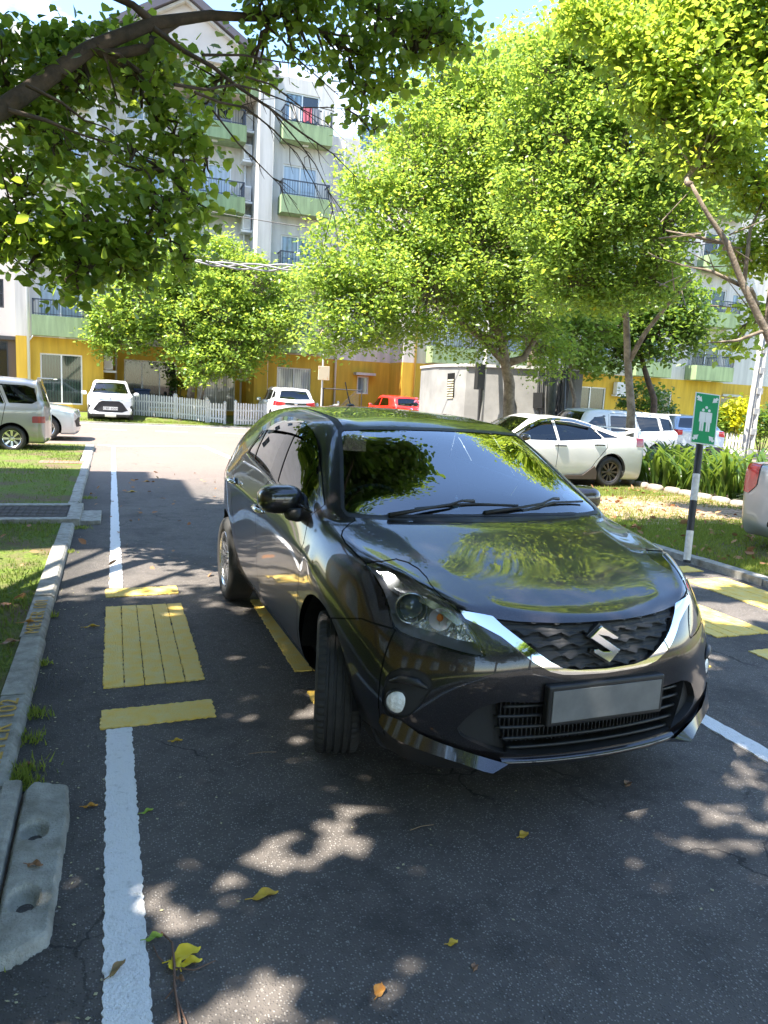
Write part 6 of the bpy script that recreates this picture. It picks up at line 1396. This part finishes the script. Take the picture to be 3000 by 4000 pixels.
# small round tree behind the picket fence
tb=gp(735,1580,31); tC=[tb,at(750,1500,30.6),at(770,1440,30.4),at(800,1380,30.2),at(820,1300,30)]
bl=[AB(*q) for q in ((560,1180,29.5,130),(430,1230,29.5,95),(400,1330,29.5,55),(700,1080,29.8,130),(830,1210,30,170),(980,1120,29.8,130),(1040,1290,29.8,120),(900,1370,29.5,110),(720,1300,29.5,120),(780,1430,29,80),(1120,1230,29.8,85),(860,1010,30,90),(600,1060,30,70),(540,1320,29.5,65),(1150,1120,30,60))]
T4=tree('round_tree','small dense rounded tree standing behind the left picket fence, left of the signboard',tC,.16,.11,bl,1250,42,.13,[L_M,L_Y],M_BARK,clr=.33,seed=11,shell=.5)
b=MB(); b.tube([gp(770,1580,30.8),at(800,1500,30.4),at(850,1430,30.3)],[.06,.05,.03],6); b.build('trunk',M_BARK,T4,smooth=True)
tb=at(2060,1650,27); tb.z=0; tD=[tb,at(2080,1400,26),at(2100,1150,25),at(2120,800,24.5)]
bl=[AB(*q) for q in ((2090,230,24,150),(2260,330,24,170),(2050,520,24.5,190),(2320,110,24,110),(2540,170,24,140),(2120,820,24.5,210),(2420,860,24,200),(2640,420,24.5,160),(1800,560,25,180))]
tree('backdrop_tree','taller tree filling the gaps behind the spreading and the forked tree',tD,.2,.1,bl,900,34,.15,[L_M,L_Y],M_BARK,clr=.5,seed=17,shell=.4)
# darker small trees between the meter house and the right block
tb=at(2235,1680,22.5); tb.z=0; tD=[tb,at(2245,1560,22.4),at(2225,1480,22.3),at(2230,1400,22.2)]
bl=[AB(*q) for q in ((2230,1330,22,110),(2150,1250,22,90),(2330,1260,22,110),(2300,1430,22.3,60))]
tree('thin_tree','thin-stemmed small tree between the meter house corner and the forked tree',tD,.07,.04,bl,230,22,.13,[L_M],M_BARK,clr=.30,seed=13)
tb=at(2560,1690,23.5); tb.z=0; tD=[tb,at(2555,1560,23.3),at(2520,1450,23),at(2500,1380,23)]
bl=[AB(*q) for q in ((2560,1300,22.8,120),(2450,1220,22.8,110),(2660,1210,22.8,100),(2700,1330,23,60),(2400,1370,23,80),(2560,1120,23,120),(2300,1170,23,110))]
tree('leafy_tree','deeper green tree behind the people carrier in front of the right block',tD,.12,.06,bl,620,22,.14,[L_D,L_M],M_BARKD,clr=.32,seed=14)
# trees behind the camera: they stand in the paint and the chrome as reflections
bk=[Vector((6,-15,0)),Vector((6.1,-15,2)),Vector((6,-15.1,3.6))]
TB=tree('street_tree','green roadside tree behind the camera, seen only in the car reflections',bk,.16,.1,[(Vector((6,-15,5)),(2.6,2.4,1.6)),(Vector((4.6,-15.5,4)),(1.8,1.6,1.2)),(Vector((7.6,-14.6,4.2)),(1.8,1.6,1.2)),(Vector((6.2,-15,6.6)),(1.8,1.7,1.1))],230,34,.24,[L_D],M_BARK,clr=.6,seed=61,group='roadside trees behind the camera')
TB.scale=(1.7,1.7,1.7)
for dx,dy,rz in ((-8.2,-1.5,1),(5.5,3.0,2),(-15,1.5,3),(10,9,4)):
    c=TB.copy(); COL.objects.link(c); c.location=TB.location+Vector((dx,dy,0)); c.rotation_euler=(0,0,rz*1.3)
    for ch in list(TB.children):
        k_=ch.copy(); COL.objects.link(k_); k_.parent=c
# the tree whose crown hangs over the camera from the left
tN=[Vector((-3.4,3.2,.03)),Vector((-3.3,3.3,1.6)),at(-420,520,5.2),at(-60,470,5.4),at(120,350,5.6),at(350,190,5.8),at(600,90,6),at(820,60,6.3),at(1050,70,6.6),at(1250,5,6.9)]
bl=[AB(*q) for q in ((60,-20,5.6,130),(250,-40,5.8,130),(-60,250,5.6,130),(420,-60,6,120),(120,80,5.2,170),(60,620,4.8,170),(260,700,5,160),(420,560,5.2,150),(520,760,5.2,130),(330,900,5.2,120),(560,330,5.6,150),(380,380,5.4,120),(640,620,5.4,100),(130,880,5,110),(640,870,5.3,80),(420,80,5.4,160),(20,300,5,120),(720,130,6,110),(60,990,4.9,80),(690,450,5.6,70),(900,30,6,110))]
bl+=[AB(*q) for q in ((60,420,6.1,130),(90,700,5.9,150),(150,960,5.8,120),(-40,880,5.8,150),(300,1010,6,80),(250,560,6.1,110),(700,700,6.2,70),(480,930,6,100),(780,560,6.4,60),(-60,200,6,160),(250,200,6.3,120),(600,230,6.4,100),(1180,110,6.6,120),(1350,190,6.9,120),(1480,60,6.9,140),(1650,100,7,150),(1420,330,7,90),(1560,270,7.1,90),(1750,30,7,110),(1820,180,7.2,70),(1350,430,7,50),(1180,-60,6.6,140),(1000,-40,6.4,120),(1460,480,7.1,45))]
# crown above and behind the camera: it shades the foreground and fills the windscreen with leaves
over=[((-2.9,2.2,4.9),1.25),((-1.7,1.0,5.6),1.25),((-3.6,.2,5.0),1.35),((-1.2,3.4,6.3),1.2),((-3.5,3.8,6.8),1.1),((2.6,5.8,7.5),1.15),((3.4,6.7,7.7),.8),((1.6,6.2,7.2),1.2),((.6,3.0,7.8),1.1),((-.2,5.6,6.9),1.3),((.9,4.9,7.6),1.1),((-1.9,7.0,6.6),1.2),((-.2,2.0,7.2),1.1),((-3.4,-1.9,5.4),1.4),((-1.3,-1.3,6.4),1.2),((.3,4.0,7.6),1.1),((-.4,7.4,7.4),1.1),((.4,.2,7.6),1.0),((-4.4,3.6,6.4),1.5),((.9,6.2,8.0),1.0),((-2.6,8.8,6.4),1.0)]
bl2=[(Vector(c),(r,r,r*.7)) for c,r in over]
bl=[(Vector(c)+Vector(CF)*.75*(i<21),r) for i,(c,r) in enumerate(bl)]
bark=M_BARKD
T5=tree('shade_tree','dark-leaved shade tree reaching in over the road from the top left corner',tN,.10,.024,bl,680,16,.074,[L_NM,L_D],bark,clr=.17,seed=21,shape=LEAFB,droop=.5,limb_r=.020,shell=.35)
rng=np.random.default_rng(31); P=[]
tw=MB()
for c,rad in bl2:
    nc=int(150*rad[0]); d=rng.normal(size=(nc,3)); d/=np.linalg.norm(d,axis=1)[:,None]; q=np.array(c)+d*np.array(rad)*(rng.random(nc)[:,None])**.45
    for a_ in q:
        P.append(a_+rng.normal(size=(int(24*rng.uniform(.5,1.5)),3))*np.array([.24,.24,.14]))
    tw.tube(bez(Vector((-3.3,3.3,2.6)),Vector(c),Vector((0,0,.7)),8,.06),[.09*(1-.8*i/8) for i in range(9)],6)
P=np.concatenate(P)
# keep the picture's open sky: nothing hangs within the frame except where the branches are
V=P-np.array([0,0,CAMH]); dep=V@CF; ux_=1500+FPX*(V@CR)/np.maximum(dep,.01); uy_=2000-FPX*(V@CU)/np.maximum(dep,.01)
inframe=(dep>0)&(ux_>-50)&(ux_<3050)&(uy_>-60)
P=P[~inframe]
land=P-np.array(sd_)*(P[:,2:3]/sd_.z)      # where each leaf's shadow falls: open gaps in the crown that let the known sun patches through
gap=np.zeros(len(P),bool)
for gx,gy,ga,gb in ((.50,2.26,.40,.13),(.88,2.45,.20,.10),(.18,2.04,.22,.14),(0,1.62,.4,.13),(.6,1.62,.2,.07),(.02,4.72,.17,.06),(.62,3.35,.12,.06),(.95,3.3,.15,.08),(.75,4.15,.18,.06),(.35,1.65,.18,.10),(2.2,1.9,.25,.12),(2.9,1.5,.3,.15),(.78,4.6,.12,.04),(3.6,2.6,.5,.25),(3.4,3.6,.4,.3),(4.6,4.4,.8,.4),(5.2,5.3,.6,.3),(-.25,1.7,.3,.12)):
    gap|=((land[:,0]-gx)/ga)**2+((land[:,1]-gy)/gb)**2<1+.35*np.sin(land[:,0]*23+land[:,1]*17)
P=P[~gap]
leaves('crown',P,.12,L_D,T5,shape=LEAFB,droop=.5,rng=rng); tw.build('limb',bark,T5,smooth=True)
b=MB()   # the bare twiggy boughs drooping across the white building
def bough(pts,dep,r0,r1):
    q=[at(x,y,dep+.15*i) for i,(x,y) in enumerate(pts)]; b.tube(q,[r0+(r1-r0)*i/(len(q)-1) for i in range(len(q))],6,False); return q
main=[bough([(600,110),(720,200),(830,260),(930,340),(1050,420),(1180,520),(1300,600),(1400,700)],5.8,.022,.003),bough([(790,215),(950,215),(1080,240),(1250,260)],5.9,.012,.003),bough([(680,330),(800,350),(920,330),(1000,350),(1130,400),(1280,480)],5.6,.014,.003),bough([(760,360),(860,400),(960,420),(1060,500),(1160,600),(1230,720)],5.6,.012,.0025),bough([(960,300),(1060,330),(1180,420),(1290,420),(1400,430)],6.0,.009,.002),bough([(1000,70),(1100,150),(1150,220),(1240,300),(1330,380)],6.5,.014,.003),bough([(30,430),(180,470),(300,520),(420,560)],5.2,.02,.004),bough([(100,330),(240,400),(330,470),(420,500)],5.4,.016,.004),bough([(830,430),(930,560),(1010,640),(1090,720),(1160,800)],5.7,.008,.002),bough([(1060,430),(1170,560),(1230,640),(1290,760),(1300,830)],5.9,.007,.002)]
for q in main:
    for i in range(2,len(q)):
        for _ in range(3):
            d=(q[i]-q[i-1]).normalized(); r_=Vector([random.uniform(-1,1) for _ in range(3)]); t=q[i-1].lerp(q[i],random.random()); l=random.uniform(.12,.38); e_=t+(d*.6+r_*.45+Vector((0,0,-.25)))*l
            b.tube([t,t.lerp(e_,.5)+r_*.02,e_],[.004,.003,.0015],4,False)
b.tube([at(600,90,6),at(520,20,5.9),at(330,-60,5.8)],[.04,.03,.02],8); b.tube([at(350,190,5.8),at(440,215,5.9),at(560,190,6.0),at(640,120,6.1),at(720,70,6.2)],[.05,.045,.04,.035,.03],8)
b.build('bough',bark,T5,smooth=True)
# strap-leaved planting bed
def straps(name,label,cen,n,h,mat,wid=.05,seed=1,cat='plant',group=None,stiff=.5,lmin=.6):
    rng=np.random.default_rng(seed); e=Vector(cen); b=MB()
    for i in range(n):
        a=rng.uniform(0,2*PI); l=h*rng.uniform(lmin,1.15); out=rng.uniform(.25,.95)*l*(1-stiff*.5); k=7; w0=wid*rng.uniform(.7,1.2)
        d=Vector((math.cos(a),math.sin(a),0)); s_=Vector((-d.y,d.x,0)); o=e+Vector((rng.normal()*.06,rng.normal()*.06,0)); vs=[]
        for j in range(k+1):
            t=j/k; p=o+d*(out*t**1.5)+Vector((0,0,l*(t*1.05-.48*(t**3.0)*(1.25-stiff)))); w=w0*(math.sin(PI*min(1,.18+t*.82))**.7)*.5+.001
            vs+=[p-s_*w+Vector((0,0,w*.5)),p,p+s_*w+Vector((0,0,w*.5))]
        b.add(vs,[q for j in range(k) for q in ((3*j,3*j+1,3*j+4,3*j+3),(3*j+1,3*j+2,3*j+5,3*j+4))])
    return tag(b.build(name,mat,smooth=True),label,cat,group)
L_S=leafmat('strap_leaf',(.045,.105,.025),(.11,.18,.035),(.32,.45,.05),rough=.3,trw=.4); L_V=leafmat('variegated_blade',(.16,.22,.13),(.25,.30,.18),(.4,.45,.25),rough=.4,trw=.3)
random.seed(4); k=0
for r_ in range(3):
    for i in range(11):
        x=10.35+.42*r_+random.uniform(-.1,.1); y=12.55-.46*i+random.uniform(-.12,.12)
        straps('strap_plant','one of the strap-leaved clumps massed in the bed behind the leaning sign pole',(x,y,.03),19,1.12+.15*random.random(),L_S,.075,seed=100+k,group='strap-leaved clumps in the planting bed'); k+=1
for i,(x,y,l) in enumerate(((9.0,8.0,'grassy variegated clump of narrow pale-edged blades nearest the silver car'),(8.7,7.35,'second narrow-bladed clump, in front of the pale-edged one at the right edge'))):
    straps('grassy_plant',l,(x,y,.04),95,.72,L_V,.018,seed=200+i,stiff=.2)
# stone edging of the bed
for i in range(13):
    y=12.4-.42*i; b=MB(); b.ell((9.98+random.uniform(-.03,.03),y,.06),(.09,.19,.085),10,6,.6)
    tag(b.build('edging_stone',pmat('edging_stone',(.34,.30,.25),.9,noise=.3,scale=10,bump=.5) if i==0 else bpy.data.materials['edging_stone'],smooth=True),'one of the rough stones edging the bed of strap-leaved plants','stone','stones edging the plant bed')
tag(sheet('bed_soil',[(9.95,6.8),(11.9,6.8),(11.9,13.0),(9.95,13.0)],.052,M_SOIL),kind='structure')
# shrubs on the far right
def bush(name,label,px,py,dep,rpx,mat,seed,size=.10,n=70):
    c,r=AB(px,py,dep,rpx); rng=np.random.default_rng(seed); d=rng.normal(size=(n,3)); d/=np.linalg.norm(d,axis=1)[:,None]
    q=np.array(c)+d*np.array(r)*(rng.random(n)[:,None])**.4*np.array([1.3,1.3,1]); P=np.concatenate([a+rng.normal(size=(18,3))*.13 for a in q])
    e=empty(name,(c.x,c.y,.05),0,label,'shrub'); leaves('foliage',P,size,mat,e,rng=rng); b=MB()
    for i in range(7): b.tube([Vector((c.x,c.y,.05)),Vector(q[i*4])],[.02,.006],5,False)
    b.build('stem',M_BARKD,e); return e
bush('yellow_shrub','bright yellow-leaved shrub above the picket fence right of the green sign',2880,1615,27.5,55,leafmat('yellow_leaf',(.55,.55,.02),(.65,.60,.03),(.8,.8,.05),trw=.5),41,.16)
bush('green_shrub','green shrub between the green sign and the yellow bush',2800,1640,27.8,55,L_M,42,.14)
bush('hedge','clipped green hedge at the foot of the concrete lamp post',2985,1655,26,60,L_D,43,.12)
bush('dark_shrub','dark shrub against the ochre wall between the meter house and the forked trunk',2530,1570,26,85,L_D,44,.13,90)
bush('pink_shrub','small pink-flowered shrub right of the red hatchback',1675,1580,30,28,leafmat('pink_petal',(.6,.12,.2),(.5,.2,.25),(.7,.2,.3)),45,.12,30)
bush('doorway_plant','leafy green plant in front of the ground-floor window left of the small tree',690,1500,33,28,L_D,46,.12,30)
# ------------------------------------------------------------------ small stuff on the ground
def blades(name,P,h,mat,z,seed=1,wid=.006):
    rng=np.random.default_rng(seed); n=len(P); a=rng.uniform(0,2*PI,n); hh=h*rng.uniform(.4,1.3,n); w=wid*rng.uniform(.7,1.4,n); ln=rng.uniform(.1,.7,n)*hh; b=rng.uniform(0,2*PI,n)
    base=np.stack([P[:,0],P[:,1],np.full(n,z)],1); s=np.stack([np.cos(a)*w,np.sin(a)*w,0*w],1)
    tip=base+np.stack([np.cos(b)*ln,np.sin(b)*ln,hh],1); V=np.stack([base-s,base+s,tip],1).reshape(-1,3)
    me=bpy.data.meshes.new(name); me.vertices.add(3*n); me.vertices.foreach_set('co',V.astype(np.float32).ravel()); me.loops.add(3*n); me.loops.foreach_set('vertex_index',np.arange(3*n,dtype=np.int32)); me.polygons.add(n); me.polygons.foreach_set('loop_start',(np.arange(n)*3).astype(np.int32)); me.update(calc_edges=True)
    me.materials.append(mat); o=bpy.data.objects.new(name,me); COL.objects.link(o); return o
L_G=leafmat('grass_blade',(.12,.18,.03),(.26,.28,.05),(.45,.55,.06),rough=.6,trw=.4); L_GD=leafmat('shade_toned_grass_blade',(.07,.13,.022),(.15,.17,.04),(.3,.4,.05),rough=.6,trw=.35)  # left verge blades: darker copy of the green, shade put into its colour
rng=np.random.default_rng(77)
def patchy(n,x0,x1,y0,y1,f=.45):
    P=np.stack([rng.uniform(x0,x1,n),rng.uniform(y0,y1,n)],1); k=np.sin(P[:,0]*2.1+np.sin(P[:,1]*1.3)*2)+np.sin(P[:,1]*1.7+P[:,0])+rng.normal(0,.8,n); return P[k>f-1]
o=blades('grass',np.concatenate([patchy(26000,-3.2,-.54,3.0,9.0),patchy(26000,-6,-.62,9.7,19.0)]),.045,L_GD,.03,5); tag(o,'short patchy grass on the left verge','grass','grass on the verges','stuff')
o=blades('grass',np.concatenate([patchy(34000,5.9,10,5.2,8.2,.0),patchy(22000,5.9,9.9,8.2,11.8,.9)]),.05,L_G,.04,6); tag(o,'short sunlit grass on the right verge around the sign pole','grass','grass on the verges','stuff')
o=blades('grass',patchy(26000,-6,14,29.9,32.6,-.4),.07,L_G,.08,7,.012); tag(o,'grass strip in front of the picket fences','grass','grass on the verges','stuff')
# weeds in the kerb joints
P=[]
for x,y,r_,k in ((-.36,3.62,.035,130),(-.35,3.36,.03,90),(-.36,3.05,.05,260),(-.33,2.96,.03,120),(-.37,4.3,.02,60),(-.38,5.2,.015,40),(-.36,2.0,.03,80),(-.40,1.93,.03,110),(-.3,8.4,.05,90),(-.37,7.2,.03,60),(-.34,10.6,.06,120),(-.5,3.9,.05,120)):
    P.append(rng.normal(size=(k,2))*r_+np.array([x,y]))
o=blades('weeds',np.concatenate(P),.035,L_G,.003,9,.004); tag(o,'small weeds growing along the left kerb joints','weeds',None,'stuff')
# gravel crumbs and seeds along the gutter
def crumbs(name,P,r,mat,z,seed):
    rg=np.random.default_rng(seed); n=len(P); O=np.array([(1,0,0),(-1,0,0),(0,1,0),(0,-1,0),(0,0,1),(0,0,-.3)]); sc=r*rg.uniform(.4,1.5,(n,3))*np.array([1,1,.5]); a=rg.uniform(0,PI,n)
    V=O[None]*sc[:,None]; c,s_=np.cos(a)[:,None],np.sin(a)[:,None]; V=np.stack([V[:,:,0]*c-V[:,:,1]*s_,V[:,:,0]*s_+V[:,:,1]*c,V[:,:,2]],2)+np.concatenate([P,np.full((n,1),z)],1)[:,None]
    T=np.array([(0,2,4),(2,1,4),(1,3,4),(3,0,4)]); idx=((np.arange(n)*6)[:,None,None]+T[None]).reshape(-1)
    me=bpy.data.meshes.new(name); me.vertices.add(6*n); me.vertices.foreach_set('co',V.astype(np.float32).ravel()); me.loops.add(len(idx)); me.loops.foreach_set('vertex_index',idx.astype(np.int32)); me.polygons.add(4*n); me.polygons.foreach_set('loop_start',(np.arange(4*n)*3).astype(np.int32)); me.update(calc_edges=True); me.materials.append(mat)
    o=bpy.data.objects.new(name,me); COL.objects.link(o); return o
P=np.stack([-.39+.34*rng.random(5200)**1.6,rng.uniform(1.6,9,5200)],1)
tag(crumbs('gravel',P,.0038,pmat('gutter_grit',(.10,.095,.085),.9,noise=.5,scale=60),.002,3),'fine grit and crumbs gathered along the left gutter','gravel',None,'stuff')
P=np.concatenate([np.stack([rng.uniform(-.4,2.5,170),rng.uniform(1.6,8,170)],1),np.stack([-.39+.4*rng.random(150),rng.uniform(1.6,6,150)],1)])
tag(crumbs('fallen_seeds',P,.0055,pmat('pale_seed',(.42,.38,.22),.7),.003,4),'tiny pale seeds and leaf scraps scattered over the asphalt','seeds',None,'stuff')
# leaf litter on the verges
def litter(n,x0,x1,y0,y1,z,seed,name,label,size,mat):
    rg=np.random.default_rng(seed); P=np.stack([rg.uniform(x0,x1,n),rg.uniform(y0,y1,n),np.full(n,z)+rg.uniform(0,.02,n)],1)
    o=leaves(name,P,size,mat,None,droop=0.0,rng=rg); tag(o,label,'fallen leaves',None,'stuff'); return o
L_B=leafmat('dry_brown_leaf',(.28,.12,.05),(.42,.23,.11),(.4,.2,.08),rough=.7,trw=.15)
litter(420,5.9,10,5.3,11.5,.06,51,'leaf_litter','dry brown leaves strewn over the right verge',.085,L_B); litter(90,-2.5,-.55,3,9,.05,52,'leaf_litter','dry leaves caught in the left verge grass',.075,L_B)
litter(150,-.3,5.6,6,14,.012,53,'leaf_litter','dry leaves scattered on the road further back beside the car',.06,L_B)
# single leaves one can point to in the foreground
def curled(x,y,L_,W_,a,mat,label,z=.004,curl=.02,group=None,name='fallen_leaf'):
    b=MB(); n=12; vs=[]; curl=min(curl,.11*L_)
    for i in range(n+1):
        t=i/n; w=W_*(math.sin(PI*t**.85))**.8*.5*(1+.10*math.sin(t*19)); c=curl*math.sin(PI*t)
        for k in (-1,-.5,0,.5,1): vs.append((L_*(t-.5),w*k,z+c*(.35+abs(k)**1.6*.9)+.004*math.sin(t*9+k*3)))
    M=Matrix.Translation((x,y,0))@Matrix.Rotation(a,4,'Z'); vs=[M@Vector(v) for v in vs]
    b.add(vs,[(i*5+k,i*5+k+1,(i+1)*5+k+1,(i+1)*5+k) for i in range(n) for k in range(4)])
    b.tube([M@Vector((-L_*.5,0,z+.003)),M@Vector((-L_*.78,.006,z+.002))],.0016,5)
    return tag(b.build(name,mat,smooth=True),label,'leaf',group or 'single leaves on the near asphalt')
LM=lambda nm,c,c2,s=25: pmat(nm,c,.55,col2=c2,scale=s,lo=.4,hi=.7)
Y1=LM('yellow_leaf_skin',(.62,.40,.03),(.42,.24,.03)); O1=LM('orange_leaf_skin',(.50,.24,.03),(.32,.13,.03)); B1=LM('brown_leaf_skin',(.30,.15,.07),(.16,.08,.04)); G1=LM('green_leaf_skin',(.20,.32,.03),(.32,.40,.05))
curled(.445,2.075,.085,.040,.15,Y1,'mustard yellow leaf alone on the asphalt, right of the white line below the car')
curled(.115,2.655,.045,.016,.5,G1,'narrow green leaf touching the right edge of the near white line')
curled(-.085,2.745,.050,.022,.05,O1,'orange leaf between the near white line and the drain slab')
curled(-.24,2.365,.05,.028,-.3,B1,'crumpled brown leaf lying on the drain slab',z=.045)
curled(.262,3.20,.05,.020,.1,Y1,'small yellow-green leaf on the asphalt below the near yellow bar')
curled(.005,1.885,.065,.022,.9,LM('brown_green_leaf_skin',(.28,.13,.05),(.14,.16,.04)),'brown and green leaf lying on the near white line',z=.013)
curled(.665,1.62,.05,.030,1.0,O1,'orange-brown leaf near the bottom edge, right of the yellow sprig')
curled(.93,1.72,.036,.022,.2,Y1,'pale yellow leaf in the middle of the near asphalt')
curled(.95,1.62,.026,.018,1.2,B1,'small dark brown leaf beside the pale yellow one')
curled(-.335,3.13,.05,.025,.2,B1,'dry brown leaf in the gutter above the drain slab')
curled(-.13,4.93,.09,.03,.15,Y1,'tan leaf at the left edge of the wide yellow pad')
curled(.26,11.2,.13,.06,.1,Y1,'yellow leaf far up the shaded lane right of the long white line')
curled(1.42,2.14,.05,.032,.4,Y1,'yellow leaf on the asphalt just in front of the car bumper')
curled(.52,12.4,.13,.06,.3,O1,'orange leaf further up the shaded lane')
curled(-.56,4.55,.10,.055,.5,B1,'large dead brown leaf in the grass beside the kerb lettering',z=.06)
curled(2.05,2.35,.05,.03,.8,B1,'dark dead leaf on the asphalt right of the car front')
curled(-.50,4.93,.10,.03,.1,O1,'orange leaf lying across the inner edge of the kerb',z=.056)
# the fallen sprig with yellow leaves beside the white line
spg=empty('fallen_sprig',(.15,1.75,0),0,'fallen twig with bright yellow leaves beside the near white line','twig')
b=MB(); b.tube([(.125,1.99,.012),(.150,1.93,.02),(.150,1.85,.016),(.145,1.78,.012),(.150,1.66,.01)],[.003,.003,.004,.003,.003],6); b.tube([(.148,1.84,.016),(.20,1.82,.012),(.26,1.845,.006)],[.0025,.002,.0015],5); b.tube([(.15,1.78,.012),(.12,1.75,.006)],.002,5); b.tube([(.146,1.75,.01),(.165,1.66,.006),(.16,1.60,.004)],.0025,5); b.tube([(.10,1.95,.006),(.11,1.90,.01),(.125,1.88,.004)],.002,5)
b.build('stalk',pmat('twig_bark',(.16,.09,.06),.8),spg,smooth=True)
YB=LM('bright_yellow_leaf_skin',(.80,.55,.02),(.62,.50,.03),14)
for x,y,l,w_,a,m in ((.185,1.885,.088,.055,.35,YB),(.150,1.855,.045,.040,2.2,YB),(.195,1.85,.06,.03,.1,YB),(.105,1.975,.05,.026,.2,G1),(.16,1.80,.03,.018,-.6,B1)):
    o=curled(x,y,l,w_,a,m,None,z=.012,curl=.012,name='leaf'); 
    for k_ in list(o.keys()): del o[k_]
    o.parent=spg; o.data.transform(Matrix.Translation(-spg.location))
for x,y,a,l in ((1.02,2.28,.1,.10),(.55,3.0,-.1,.12),(-.05,1.62,-.1,.11)):
    b=MB(); b.tube([(x,y,.004),(x+l*.5*math.cos(a),y+l*.5*math.sin(a)+.006,.005),(x+l*math.cos(a),y+l*math.sin(a),.004)],.0014,5); tag(b.build('fallen_twig',pmat('dry_twig',(.30,.2,.12),.8)),'thin dry twig lying on the near asphalt','twig','thin twigs on the near asphalt')
